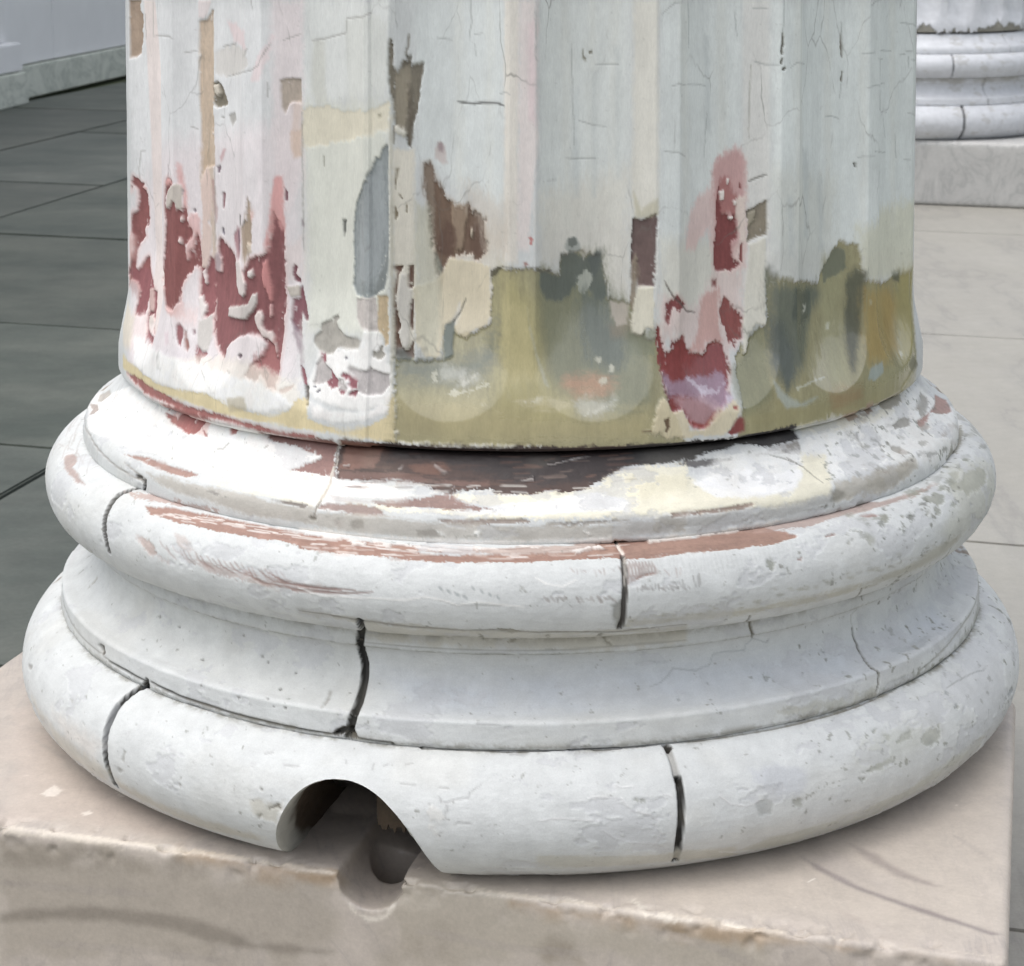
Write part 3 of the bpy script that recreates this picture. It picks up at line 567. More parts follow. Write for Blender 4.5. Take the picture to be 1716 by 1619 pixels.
('col','p','77726a',1,0.7,0.5,'v',-1.5,0,[-1735,2986,-1718,2981,-1701,3059,-1698,3115,-1710,3112,-1720,3053]),
('col','p','efe7d8',0.6,7,6,'i',0.1,0,[-3481,3182,-3104,3188,-2737,3188,-2356,3202,-2109,3197,-1777,3117,-1818,2962,-2404,2850,-3519,3009]),
('col','p','f1eeea',0.85,5,4,'i',0.2,0,[-4233,2948,-2945,2971,-2250,3001,-1949,3053,-1828,3123,-2109,3197,-2490,3214,-2933,3201,-3480,3192,-4040,3155]),
('col','p','eeeae6',0.9,4,3,'i',0.2,0,[-1675,3088,-1456,3130,-1168,3109,-1006,2975,-1000,3089,-1208,3172,-1454,3203,-1635,3187]),
('col','p','dccb9a',0.95,1.6,1.6,'h',-0.1,0,[-4504,3147,-4039,3164,-3478,3188,-3103,3182,-2780,3146,-2490,3190,-2231,3222,-2051,3224,-1857,3168,-1786,3071,-1718,3065,-1683,3201,-1556,3238,-1354,3253,-1165,3205,-1021,3125,-988,2954,-968,3096,-965,3312,-1257,3300,-1558,3285,-1934,3271,-2355,3274,-2852,3257,-3289,3250,-3869,3254,-4490,3254]),
('col','p','b7ab8c',0.7,3,2,'i',0,0,[-2491,3151,-2298,3114,-2264,3216,-2455,3242]),
('col','p','735a47',1,0.9,1.6,'v',-0.8,0,[-792,1427,-749,1416,-712,1504,-668,1582,-637,1633,-597,1657,-559,1709,-470,1719,-414,1679,-399,1741,-311,1788,-289,1890,-289,1994,-721,2008,-735,1904,-748,1800,-764,1684,-794,1581]),
('col','p','735a47',1,0.9,1.6,'v',-0.8,0,[-748,1685,-565,1684,-565,1720,-448,1704,-297,1794,-290,1912,-306,2020,-349,2071,-381,2068,-410,2003,-506,2044,-593,2057,-646,2154,-659,2217,-680,2203,-708,2047,-727,1924,-739,1805]),
('col','p','a08a72',0.7,3,4,'v',0.1,0,[-579,1684,-447,1692,-433,1752,-462,1861,-485,1994,-536,2044,-564,1983,-572,1827]),
('col','p','8f7f6e',0.7,2.5,2,'v',0,0,[-792,1427,-741,1440,-712,1608,-712,1865,-757,1684,-794,1581]),
('col','p','5e4234',0.7,3,3,'v',0,0,[-679,1902,-615,1805,-536,1863,-521,1972,-595,2051,-667,2035,-710,1997]),
('col','p','5e4234',0.6,3,3,'v',0,0,[-447,1859,-358,1820,-291,1888,-306,2020,-350,2059,-417,1992]),
('col','p','c9bba5',0.9,0.8,0.5,'v',0.4,0,[-410,1835,-394,1869,-410,1924,-422,1895]),
('col','p','67655a',1,1,0.8,'v',-0.4,0,[-715,2010,-645,2131,-645,2204,-659,2277,-675,2216,-709,2069]),
('col','p','c6b7b2',0.8,3,2,'v',0,0,[-712,1325,-668,1274,-628,1300,-605,1415,-636,1439,-682,1402,-712,1389]),
('col','p','9d8a8b',0.9,1,0.8,'v',-0.2,0,[-682,1288,-651,1277,-634,1313,-643,1352,-682,1338]),
('col','p','c9beb0',0.6,14,8,'v',0,0,[-463,1539,-239,1643,-116,1644,-116,1977,-287,1994,-334,1765,-463,1655]),
('col','p','c23a2c',0.7,0.8,0.5,'i',-0.1,0,[41,1884,66,1871,85,1903,73,1935,48,1942,56,1912]),
('col','p','9a5a4c',0.8,1.5,1,'i',0,0,[5,2047,37,2047,50,2077,4,2080]),
('col','p','a59f80',1,1.2,2.2,'v',-0.7,0.8,[-989,2731,-865,2751,-752,2753,-636,2741,-640,2535,-554,2513,-511,2571,-355,2544,-248,2476,-241,2150,-213,2109,112,2098,282,2156,308,2035,481,2004,655,2049,703,2335,880,2371,979,2610,1059,2610,1080,2734,1090,2899,1143,3067,1265,3360,651,3343,110,3317,-423,3313,-955,3312]),
('col','p','a59f80',1,1.2,2,'v',-0.7,0.8,[1560,3843,1755,3159,1781,2793,1965,2650,2073,2570,2084,2214,2136,2255,2306,2289,2809,2383,2998,2162,3061,2100,3234,2133,3277,2397,4039,2531,4531,2477,4382,3210,3926,3311,3379,3859,2738,3332,2318,3337,1902,3835]),
('col','p','8a8b76',0.9,18,8,'v',0,0.8,[147,2113,292,2154,487,2017,649,2022,705,2290,864,2358,1032,2567,1003,3003,813,3177,444,2965,199,2858,119,2494,120,2133]),
('col','p','666c68',0.9,4,3,'v',0,0.6,[307,2021,412,2009,502,2043,560,2033,626,2004,655,2046,679,2192,697,2312,647,2362,562,2288,443,2234,382,2303,293,2345,191,2312,134,2231,140,2124,219,2145,287,2164]),
('col','p','b9bcb2',0.85,2.2,2,'i',0.1,0.6,[436,2184,517,2128,568,2166,561,2238,503,2303,457,2258]),
('col','p','9aa09a',0.8,2.5,2.5,'i',0,0.2,[338,1976,351,1928,427,1912,472,1957,465,2006,383,2014]),
('col','p','5f655f',0.8,1.6,1,'i',0,0.2,[367,1917,419,1913,449,1951,398,1978,367,1959]),
('col','p','c6c0b4',0.6,2,2,'v',0,0,[487,1983,561,1996,500,2079,471,2017]),
('col','p','5b625f',0.8,2,1.6,'v',0,0.4,[540,2067,619,2000,649,2009,654,2094,590,2191,561,2165]),
('col','p','6c736e',0.8,16,8,'v',0,0.7,[473,2284,678,2289,713,2480,845,2550,833,2763,691,2833,503,2735,459,2521]),
('col','p','8c7f6c',0.6,8,4,'v',0,0.5,[711,2529,861,2454,843,2597,722,2598]),
('col','p','6f7670',0.95,2.5,2,'v',-0.1,0.6,[-643,2516,-546,2479,-543,2525,-555,2608,-548,2713,-617,2749,-638,2644]),
('col','p','7d827a',0.8,22,9,'h',0,0.8,[-968,2713,-690,2716,-521,2736,-321,2689,-209,2504,-205,2741,-316,2843,-507,2921,-957,2880]),
('col','p','b6ad82',0.85,20,8,'v',0,0.8,[-140,2111,78,2322,119,2566,145,2760,213,2930,410,3101,11,3253,-253,3220,-204,2929,-137,2736]),
('col','p','c2b88e',0.7,12,6,'v',0,0.8,[-139,2329,38,2372,92,2674,144,2855,-123,2902,-139,2616]),
('col','p','b5ab86',0.85,22,8,'h',0,0.7,[-961,3025,-310,3003,-122,3071,409,3125,954,3099,953,3284,-122,3292,-956,3271]),
('col','p','9a9276',0.5,20,8,'h',0,0.7,[-959,3098,-657,3088,-655,3255,-956,3271]),
('col','p','c8bfa0',0.6,6,6,'h',0,0.8,[-42,2998,117,2974,224,2989,359,3030,276,3074,91,3046]),
('col','p','c49a80',0.75,14,6,'h',0,0.7,[340,2855,566,2843,726,2904,625,2982,418,2963,323,2900]),
('col','p','b9b7a2',0.8,2.5,1.5,'v',0.1,0.8,[39,2360,54,2469,120,2687,185,2856,199,2905,165,2879,99,2687,50,2490]),
('col','p','d9d6c4',0.6,1.6,2.2,'i',0.15,0.8,[-602,2971,-507,2951,-369,2927,-258,2886,-259,2903,-394,2951,-532,2979]),  # highlight flecks painted onto the resin
('col','p','d9d6c4',0.6,1.6,2.2,'i',0.15,0.8,[-496,2910,-428,2872,-372,2845,-426,2900,-480,2920]),
('col','p','d9d6c4',0.6,1.6,2.2,'i',0.15,0.8,[-702,2833,-681,2833,-664,2891,-685,2886]),
('col','p','d9d6c4',0.6,1.6,2.2,'i',0.15,0.8,[-16,3012,143,2981,38,3023]),
('col','p','d9d6c4',0.6,1.6,2.2,'i',0.15,0.8,[450,3115,602,3052,701,3031,587,3085]),
('col','p','d9d6c4',0.6,1.6,2.2,'i',0.15,0.8,[584,2877,661,2868,665,2890,618,2914]),
('col','p','d9d6c4',0.6,1.6,2.2,'i',0.15,0.8,[-295,3036,-226,3035,-256,3044]),
('col','p','d9d6c4',0.6,1.6,2.2,'i',0.15,0.8,[598,2743,629,2736,627,2750,602,2755]),
('col','p','d9d6c4',0.6,1.6,2.2,'i',0.15,0.8,[-799,3121,-737,3121,-771,3129]),
('col','p','d9d6c4',0.6,1.6,2.2,'i',0.15,0.8,[705,2791,716,2798,712,2826,703,2822]),
('col','p','c9c8bf',0.55,8,6,'i',0,0.8,[-484,2863,-402,2824,-342,2855,-425,2919,-494,2921]),  # soft highlights painted in the resin flute ends
('col','p','c9c8bf',0.55,8,6,'i',0,0.8,[388,3008,703,3007,668,3087,518,3127,410,3090]),
('col','p','c9c8bf',0.55,8,6,'i',0,0.8,[-616,2785,-445,2803,-440,2884,-637,2890]),
('col','p','d5c8a8',0.8,1,1.3,'v',0.2,0,[-646,2154,-593,2057,-388,2074,-255,2100,-251,2389,-267,2498,-383,2541,-446,2593,-513,2577,-544,2525,-503,2453,-505,2358,-547,2455,-617,2515,-638,2644,-647,2728,-758,2728,-843,2621,-869,2261,-708,2215]),
('col','p','c2c0ac',0.75,8,4,'v',0,0,[-862,1683,-749,1710,-722,1997,-667,2266,-658,2528,-690,2716,-773,2717,-846,2573]),
('col','c','6f6f62',0.85,2,0.8,'i',-1,0,[-455,2331,-503,2429,-546,2479,-559,2501]),
('col','p','58533f',0.9,1,0.8,'i',-0.3,0.3,[-251,2124,-182,2090,-139,2086,-211,2156,-246,2173]),
('col','p','66645a',0.7,2,2,'h',0,0.3,[-139,2086,133,2088,140,2124,218,2122,228,2145,133,2134,92,2095,-139,2102]),
('col','p','6a5450',1,0.8,0.7,'i',-1,0,[882,1783,938,1793,995,1777,1039,1746,1050,1793,1040,1986,1031,2239,920,2248,915,2198,880,2212,877,1983]),
('col','p','8a7c68',0.9,1.6,1.2,'v',-0.3,0,[879,2090,914,2003,921,2196,914,2355,877,2405,864,2358]),
('col','p','bdb79b',0.7,3,2,'i',0,0,[886,1604,939,1731,1054,1636,1051,1751,977,1787,901,1790]),
('col','p','d2cdba',1,0.8,0.8,'i',0.4,0,[915,2255,1022,2244,1025,2542,978,2526,945,2588,870,2567,865,2513,882,2406]),
('col','p','7f8270',0.7,6,4,'v',0,0.6,[824,2573,870,2567,945,2591,983,2531,1026,2550,1022,2713,849,2716]),
('col','p','bfb4a8',0.8,2.5,2.5,'v',0,0,[719,2361,857,2372,840,2514,766,2515,729,2456]),
('col','p','dfc1bb',0.85,7,5,'v',0,0,[1592,1606,1628,1467,1729,1376,1866,1345,1931,1446,1936,1685,1938,2184,1842,2214,1646,2170,1572,1908,1416,2019,1314,2008,1356,1791,1439,1674]),
('col','p','c99a97',0.85,7,5,'v',-0.1,0,[1616,1514,1686,1407,1866,1357,1913,1446,1925,1668,1898,1923,1778,2178,1668,2171,1632,1815]),
('col','p','dcc7c2',0.8,10,6,'v',0,0,[1081,2302,1384,2430,1548,2321,1645,2184,1898,2216,1908,2603,1722,2764,1495,2741,1328,2721,1264,2586,1084,2622]),
('col','p','a5605c',0.8,4,3,'v',-0.1,0,[1699,1550,1774,1536,1816,1665,1856,1699,1838,1842,1776,1792,1711,1820,1676,1785,1659,1674]),
('col','p','86403f',1,0.9,1,'v',-0.7,0,[1660,1755,1688,1612,1710,1788,1776,1824,1856,1826,1837,1857,1869,1956,1798,2001,1811,2099,1880,2150,1862,2182,1780,2205,1657,2186,1640,2137,1655,1912,1677,1849]),
('col','p','eadfd8',1,0.7,0.6,'i',0.4,0,[1688,1644,1731,1639,1732,1709,1688,1715]),
('col','p','eadfd8',1,0.7,0.6,'i',0.4,0,[1816,1713,1846,1723,1837,1749,1816,1741]),
('col','p','eadfd8',1,0.7,0.6,'i',0.4,0,[1776,1824,1815,1822,1808,1850,1776,1843]),
('col','p','eadfd8',1,0.7,0.6,'i',0.4,0,[1753,1560,1778,1561,1775,1592,1757,1592]),
('col','p','8c4a46',1,0.6,0.4,'i',-0.4,0,[1874,1595,1888,1605,1885,1637,1869,1632]),
('col','p','8c4a46',1,0.7,0.6,'v',-0.4,0,[1880,2029,1902,2004,1903,2150,1876,2133]),
('col','p','e6d8cc',0.8,2,2.2,'v',0.1,0,[1847,1714,1925,1668,1921,1989,1880,2021,1852,1842]),
('col','p','86403f',1,0.9,1.2,'v',-0.7,0.5,[1055,2531,1111,2679,1168,2706,1180,2626,1238,2616,1276,2604,1311,2689,1338,2722,1468,2754,1531,2683,1613,2677,1688,2713,1710,2874,1655,3023,1543,3167,1442,3248,1344,3231,1266,3160,1241,3094,1154,3120,1122,3005,1088,2876,1063,2732,1048,2620]),
('col','p','8c4742',1,0.9,1.2,'v',-0.6,0,[1733,2369,1773,2403,1800,2454,1887,2521,1872,2665,1806,2676,1791,2730,1738,2687,1729,2592,1679,2555,1676,2477,1710,2432]),
('col','p','8c4742',1,0.8,0.6,'i',-0.5,0,[1623,2257,1670,2252,1664,2309,1627,2297]),
('col','p','86403f',1,0.9,0.9,'i',-0.4,0,[1121,2368,1215,2309,1299,2385,1237,2423,1178,2387,1160,2466,1140,2530,1121,2464]),
('col','c','6a5a52',0.85,1.8,0.8,'i',-1,0,[1111,2208,1148,2274,1187,2324,1269,2381,1326,2438,1422,2455]),
('col','p','c79086',0.7,5,4,'v',0,0,[1521,2353,1691,2318,1662,2585,1692,2683,1600,2675,1530,2668,1470,2738,1352,2710,1446,2563]),
('col','p','a38b9c',0.85,5,5,'i',0,0.7,[1076,2844,1168,2896,1371,2898,1649,2883,1676,3024,1683,3071,1544,3135,1388,3073,1235,3014,1112,3021]),
('col','p','c3a3a8',0.7,8,5,'i',0,0.7,[1159,3008,1415,3012,1551,3088,1503,3164,1421,3238,1325,3230,1232,3109]),
('col','p','96403c',0.85,2.5,2,'i',0,0.6,[1267,3169,1344,3199,1423,3223,1504,3147,1463,3242,1384,3252,1306,3236]),
('col','p','d9cfdc',0.6,1.6,2,'i',0.2,0.8,[1305,2891,1423,2982,1553,2996,1677,2948,1566,3029,1415,3012]),  # highlight flecks painted on the glossy purple patch
('col','p','d9cfdc',0.6,1.6,2,'i',0.2,0.8,[1360,2961,1473,2958,1415,3028]),
('col','p','d9cfdc',0.6,1.6,2,'i',0.2,0.8,[1630,3035,1700,3057,1636,3089]),
('col','p','d8caa6',0.85,2,1.8,'i',0.1,0.2,[1086,3003,1154,3120,1241,3094,1307,3245,1423,3255,1533,3151,1703,3081,1741,3153,1707,3265,1602,3296,1152,3298,986,3237,1025,3096]),
('col','p','8c3f3b',1,0.9,0.9,'i',-0.4,0,[1716,3183,1772,3206,1781,3307,1665,3318,1613,3306,1652,3260]),
('col','p','9c4440',1,0.7,0.4,'i',-0.2,0,[1676,3117,1715,3120,1705,3142,1673,3131]),
('col','p','6a5238',1,1,0.8,'i',-0.4,0,[1079,3162,1126,3151,1134,3215,1106,3263,1088,3244,1100,3204]),
('col','p','6a5238',0.9,0.8,0.4,'i',-0.3,0,[913,3230,985,3231,986,3241,913,3240]),
('col','c','7a3c38',0.85,1.2,0.8,'i',-0.4,0,[1064,2653,1074,2812,1106,2973,1147,3088]),
('col','p','8d8370',1,0.9,0.9,'i',-0.8,0,[1919,1788,2004,1758,2076,1719,2081,1830,2077,1959,2006,1982,1946,2007,1944,1877]),
('col','p','a8a08a',0.8,1.4,1.2,'i',0.2,0,[1935,1797,2003,1773,2004,1830,1953,1893,1939,1878]),
('col','p','dcd9cb',0.95,0.9,0.9,'i',0.4,0,[1954,2023,2069,1971,2067,2591,1994,2581,1937,2636,1891,2778,1863,2783,1929,2280]),
('col','p','7d8068',0.6,8,4,'v',0,0.7,[1937,2636,1995,2587,2070,2608,2062,3090,1793,3210,1706,3075,1720,2875,1894,2779]),
('col','c','6f6a60',0.85,1.4,0.8,'i',-1,0,[1949,1586,2002,1565,2078,1539]),
('col','c','b9b6ac',0.85,1,0.8,'i',-1,0,[1945,1288,1952,888,1958,797]),
('col','p','666d68',0.85,14,7,'v',0,0.75,[2086,2203,2129,2217,2158,2298,2456,2353,2824,2395,2876,2475,2676,2601,2506,2822,2314,2990,2204,3091,2107,2931,2092,2770,2083,2575]),
('col','p','4f5654',0.7,8,6,'v',0,0.7,[2354,2365,2711,2423,2636,2595,2415,2640,2306,2541]),
('col','p','5e6566',0.6,12,5,'v',0,0.7,[2097,2543,2232,2583,2297,2789,2297,2952,2210,3043,2120,2869]),
('col','p','a5a282',0.8,16,7,'v',0,0.75,[2896,2208,3049,2171,3144,2210,3103,2730,2986,3085,2732,3146,2799,2866]),
('col','p','666d66',0.7,3,3,'v',0,0.5,[2897,2276,3037,2127,3136,2175,3147,2296,3024,2354,2919,2379]),
('col','p','4f534c',0.8,8,5,'v',0,0.7,[3144,2396,3209,2299,3291,2336,3293,2509,3244,2744,3121,2985,3031,3056,3053,2895]),
('col','p','b39a64',0.85,16,7,'v',0,0.75,[3294,2474,4172,2569,4267,2724,4013,3043,3525,3063,3251,3002,3285,2748]),
('col','p','aaa070',0.8,12,6,'v',0,0.6,[4311,2478,4617,2445,4360,3101,3992,3127,4183,2893]),
('col','p','5c5f4e',0.8,2,1.6,'v',-0.1,0.4,[4226,2477,4313,2469,4299,2549,4233,2523]),
('col','p','a29a76',0.8,18,7,'h',0,0.6,[2092,3028,2347,3192,2907,3205,3935,3204,4327,3205,4095,3862,2731,3334,1836,3313,1834,3214,2059,3173]),
('col','p','9c8263',0.7,12,6,'h',0,0.6,[2672,3138,3112,3151,3144,3262,2728,3281]),
('col','p','b9c3c2',0.6,4,2,'i',0.1,0.8,[2078,2978,2202,3107,2346,3168,2532,3151,2397,3200,2199,3191,2097,3096]),  # pale crescents painted as highlights in the right flute ends
('col','p','aab7bb',0.7,3,3,'i',0.1,0.8,[3276,3057,3486,3038,3511,3113,3338,3154,3226,3119]),
('col','p','d6d8cc',0.6,1.4,1.6,'i',0.15,0.8,[2535,2498,2613,2496,2614,2533,2572,2569,2521,2557,2554,2533]),  # painted highlight flecks on the right-hand resin
('col','p','d6d8cc',0.6,1.4,1.6,'i',0.15,0.8,[3368,2561,3402,2560,3403,2591,3370,2586]),
('col','p','d6d8cc',0.6,1.4,1.6,'i',0.15,0.8,[2306,3055,2464,3025,2683,3034,2461,3048,2318,3072]),
('col','p','d6d8cc',0.6,1.4,1.6,'i',0.15,0.8,[2904,2677,2927,2679,2907,2721,2892,2718]),
('col','p','d6d8cc',0.6,1.4,1.6,'i',0.15,0.8,[4026,3065,4066,3073,4009,3095]),
('col','p','77755e',0.8,3,2,'i',0,0,[4299,3117,4424,3224,4231,3242,4114,3165]),
('col','c','5b5b58',0.85,2.21,0.8,'i',-0.5,0,[-527,1010,-446,1018,-384,1021,-318,1011,-192,1009,-139,1023]),
('col','c','9a9c99',0.6,0.935,0.8,'i',-0.5,0,[-690,593,-574,606]),
('col','c','9a9c99',0.6,1.1,0.8,'i',-0.5,0,[-414,346,-414,420,-404,482,-424,556,-418,606]),
('col','c','9a9c99',0.6,0.765,0.8,'i',-0.5,0,[-383,567,-318,559]),
('col','c','9a9c99',0.6,0.765,0.8,'i',-0.5,0,[-381,629,-372,704]),
('col','c','9a9c99',0.6,1.02,0.8,'i',-0.5,0,[-177,947,-131,933,-98,944]),
('col','c','9a9c99',0.6,0.85,0.8,'i',-0.5,0,[589,764,772,767]),
('col','c','9a9c99',0.6,1.02,0.8,'i',-0.5,0,[456,1133,574,1166,683,1174]),
('col','c','9a9c99',0.6,1.02,0.8,'i',-0.5,0,[344,1378,448,1387,592,1384]),
('col','c','9a9c99',0.6,1.1,0.8,'i',-0.5,0,[1075,438,1123,401,1186,365,1262,361]),
('col','c','9a9c99',0.6,1.02,0.8,'i',-0.5,0,[1165,905,1222,893,1310,907]),
('col','c','9a9c99',0.6,1.1,0.8,'i',-0.5,0,[1099,1332,1226,1347,1305,1382]),
('col','c','9a9c99',0.6,0.85,0.8,'i',-0.5,0,[187,1518,272,1517]),
('col','c','9a9c99',0.6,0.935,0.8,'i',-0.5,0,[92,411,102,558,91,692,106,730]),
('col','c','9a9c99',0.6,0.85,0.8,'i',-0.5,0,[391,631,399,867,418,1295]),
('col','c','959a97',0.6,1.02,0.8,'i',-0.5,0,[3305,436,3391,405,3481,400]),
('col','c','959a97',0.6,0.935,0.8,'i',-0.5,0,[1825,433,1828,506,1839,597]),
('col','c','959a97',0.6,0.85,0.8,'i',-0.5,0,[1971,421,2026,416,2080,424]),
('col','c','959a97',0.6,1.19,0.8,'i',-0.5,0,[1974,770,2057,794,2155,795]),
('col','c','959a97',0.6,0.85,0.8,'i',-0.5,0,[2253,819,2316,788,2536,809]),
('col','c','959a97',0.6,0.85,0.8,'i',-0.5,0,[1322,905,1457,910,1543,925]),
('col','c','959a97',0.6,1.02,0.8,'i',-0.5,0,[1324,351,1340,505,1338,660]),
('col','c','959a97',0.6,0.85,0.8,'i',-0.5,0,[3236,770,3381,761]),
('col','c','959a97',0.6,1.1,0.8,'i',-0.5,0,[3475,759,4185,798]),
('col','c','959a97',0.6,0.85,0.8,'i',-0.5,0,[3437,812,4054,854]),
('col','c','959a97',0.6,0.85,0.8,'i',-0.5,0,[3479,821,3481,955]),
('col','c','959a97',0.6,1.1,0.8,'i',-0.5,0,[3283,1006,3387,998,4097,1034]),
('col','c','959a97',0.6,0.935,0.8,'i',-0.5,0,[3482,1039,3484,1178,4134,1248]),
('col','c','959a97',0.6,1.02,0.8,'i',-0.5,0,[4295,595,4382,606,4539,634]),
('col','c','959a97',0.6,0.85,0.8,'i',-0.5,0,[4297,834,4350,828]),
('col','c','959a97',0.6,1.19,0.8,'i',-0.5,0,[4358,811,4418,812]),
('col','c','959a97',0.6,1.36,0.8,'i',-0.5,0,[4409,875,4549,884]),
('col','c','959a97',0.6,0.68,0.8,'i',-0.5,0,[4383,852,4387,940]),
('col','c','959a97',0.6,1.1,0.8,'i',-0.5,0,[2898,1193,2980,1198,3052,1217]),
('col','c','959a97',0.6,0.68,0.8,'i',-0.5,0,[3216,1500,3257,1495,3402,1498]),
('col','c','959a97',0.6,0.85,0.8,'i',-0.5,0,[3399,1469,4108,1546]),
('col','c','959a97',0.6,1.02,0.8,'i',-0.5,0,[4351,1619,4410,1623]),
('col','c','959a97',0.6,0.765,0.8,'i',-0.5,0,[4065,1287,4107,1436]),
('col','c','959a97',0.6,0.935,0.8,'i',-0.5,0,[4249,1417,4267,1595]),
('col','c','959a97',0.6,0.85,0.8,'i',-0.5,0,[4383,1269,4560,1305,4522,1228]),
('col','c','959a97',0.6,0.85,0.8,'i',-0.5,0,[2183,364,2171,586]),
('col','c','959a97',0.6,1.02,0.8,'i',-0.5,0,[3078,938,3065,1076]),
('col','c','959a97',0.6,1.02,0.8,'i',-0.5,0,[3064,540,3072,609]),
('col','c','959a97',0.6,0.765,0.8,'i',-0.5,0,[1557,1115,1536,1272,1527,1405]),
('col','c','959a97',0.6,0.765,0.8,'i',-0.5,0,[4312,431,4293,488]),
('col','p','6f6a5a',1,0.7,0.4,'v',-1,0,[2166,583,2183,618,2188,664,2172,691,2183,723,2160,733,2156,677]),
('col','p','6f6a5a',1,0.6,0.4,'v',-0.7,0,[2162,747,2173,747,2170,788,2155,795]),
('col','p','6f6a5a',1,0.6,0.4,'i',-0.7,0,[2160,821,2201,809,2218,824,2174,838]),
('col','p','6f6553',1,0.7,0.4,'v',-1,0,[3066,607,3078,664,3088,711,3088,786,3077,794,3064,732]),
('col','p','77705f',1,0.6,0.4,'v',-0.7,0,[3078,884,3091,886,3084,958,3070,953]),
('col','p','5c584e',1,0.6,0.3,'i',-0.8,0,[3185,1539,3208,1543,3209,1574,3195,1570]),
('col','p','8a8574',0.9,0.8,0.6,'i',-0.3,0,[485,656,497,706,517,719,512,742,486,732,478,682]),
('col','p','77705a',0.9,0.7,0.5,'i',-0.3,0,[534,680,564,673,571,694,538,700]),
('col','p','a59e86',0.9,0.6,0.4,'i',-0.3,0,[-1126,1084,-1097,1081,-1093,1104,-1115,1111]),
('col','c','97928c',0.65,1.36,0.8,'i',-0.5,0,[-4161,689,-3356,647,-3289,660]),
('col','c','97928c',0.65,1.1,0.8,'i',-0.5,0,[-4158,427,-4162,693]),
('col','c','97928c',0.65,0.85,0.8,'i',-0.5,0,[-3212,761,-3104,743]),
('col','c','97928c',0.65,0.85,0.8,'i',-0.5,0,[-4259,713,-4268,536]),
('col','c','97928c',0.65,1.36,0.8,'i',-0.5,0,[-1440,474,-1239,456,-1173,428]),
('col','c','97928c',0.65,1.27,0.8,'i',-0.5,0,[-1440,481,-1448,570,-1686,618,-1798,628]),
('col','c','97928c',0.65,1.02,0.8,'i',-0.5,0,[-2819,703,-2586,674]),
('col','c','97928c',0.65,1.1,0.8,'i',-0.5,0,[-2770,910,-2271,838,-2193,801,-2107,654]),
('col','c','97928c',0.65,1.27,0.8,'i',-0.5,0,[-4341,1774,-4346,1682,-4326,1550,-4272,1547]),
('col','c','97928c',0.65,0.85,0.8,'i',-0.5,0,[-2020,629,-1890,589]),
('col','c','97928c',0.65,0.85,0.8,'i',-0.5,0,[-2349,742,-2309,691]),
('col','c','97928c',0.65,0.85,0.8,'i',-0.5,0,[-2125,914,-2123,1013]),
('col','c','97928c',0.65,1.19,0.8,'i',-0.5,0,[-1883,1111,-1877,1843,-1871,2063]),
('col','c','97928c',0.65,0.85,0.8,'i',-0.5,0,[-2265,366,-2245,429]),
('col','c','97928c',0.65,1.02,0.8,'i',-0.5,0,[-2937,1474,-2929,2155]),
('col','c','97928c',0.65,0.85,0.8,'i',-0.5,0,[-3160,1277,-3099,1293]),
('col','p','8a7880',1,0.6,0.3,'i',-0.5,0,[-2898,1558,-2861,1555,-2868,1591,-2900,1597]),
('col','p','a8a49c',0.8,0.8,0.5,'i',-0.4,0,[-2732,1170,-2622,1146,-2596,1195,-2671,1250,-2715,1219]),
('col','p','a8a49c',0.8,0.8,0.5,'i',-0.4,0,[-2857,1191,-2791,1191,-2827,1209]),
('col','p','efece8',0.9,3,2,'h',0.1,0,[-4591,3913,-3127,3344,-2239,3338,-1480,3376,-1320,4371,-2177,4254,-3216,4203,-4501,4344,-5634,4304]),
('col','p','e3b5ac',0.6,3,2.5,'h',0,0,[-3416,3338,-3016,3284,-2786,3308,-2790,3872,-2767,3947,-2919,3955,-3331,3912]),
('col','p','a8655f',0.95,1,1,'h',-0.5,0,[-4308,3264,-3971,3230,-3588,3243,-3238,3265,-3016,3284,-2755,3276,-2494,3284,-2205,3305,-1872,3327,-1628,3312,-1629,3330,-1891,3357,-2211,3338,-2580,3322,-2892,3339,-3237,3310,-3592,3319,-3974,3297]),
('col','p','a8655f',1,0.9,1,'i',-0.5,0,[-3478,3879,-3241,3884,-3026,3358,-2987,3875,-2792,3334,-2860,3885,-2919,3955,-3007,3970,-3138,3946,-3309,3932]),
('col','p','a8655f',0.9,0.9,0.8,'h',-0.4,0,[-3416,3338,-2982,3314,-2724,3317,-2678,3341,-3008,3370,-3435,3860]),
('col','p','a8655f',1,0.7,0.6,'i',-0.4,0,[-2541,3860,-2412,3372,-2465,3880,-2509,3888]),
('col','p','a8655f',0.9,0.7,0.5,'i',-0.3,0,[-2874,3887,-2793,3931,-2747,3952,-2797,3948]),
('col','p','8d6259',0.95,1.6,2.4,'h',-0.5,0,[-2192,3343,-1891,3357,-1462,3316,-1476,3916,-1436,4065,-1703,4076,-1817,4070,-1619,3970,-1569,3928,-1875,3886,-2125,3864]),
('col','p','a07a6c',0.95,1,1.2,'h',-0.4,0,[-3562,4315,-3206,4252,-2931,4255,-2668,4249,-2570,4262,-2699,4303,-2925,4314,-3205,4304,-3364,4306]),
('col','p','a5958c',0.9,1,0.9,'i',-0.3,0,[-5297,4316,-5053,4223,-4802,4213,-4810,4262,-4868,4314,-4990,4271]),
('col','p','a9a094',0.8,1.5,1.2,'i',-0.3,0,[-5418,4229,-5238,4101,-4983,4065,-5001,4171,-5147,4227]),
('col','p','ede6cf',0.7,4,4,'h',0,0,[-2008,4166,-1809,4082,-1547,4097,-1425,4145,-1412,4274,-1488,4324,-1699,4334,-1977,4318,-2338,4301,-2531,4277]),
('col','p','b9b1a4',0.75,3,4,'h',-0.1,0,[-3143,4370,-2513,4336,-2081,4335,-1693,4350,-1478,4360,-1469,4477,-1721,4457,-2056,4471,-2409,4443,-2807,4430]),
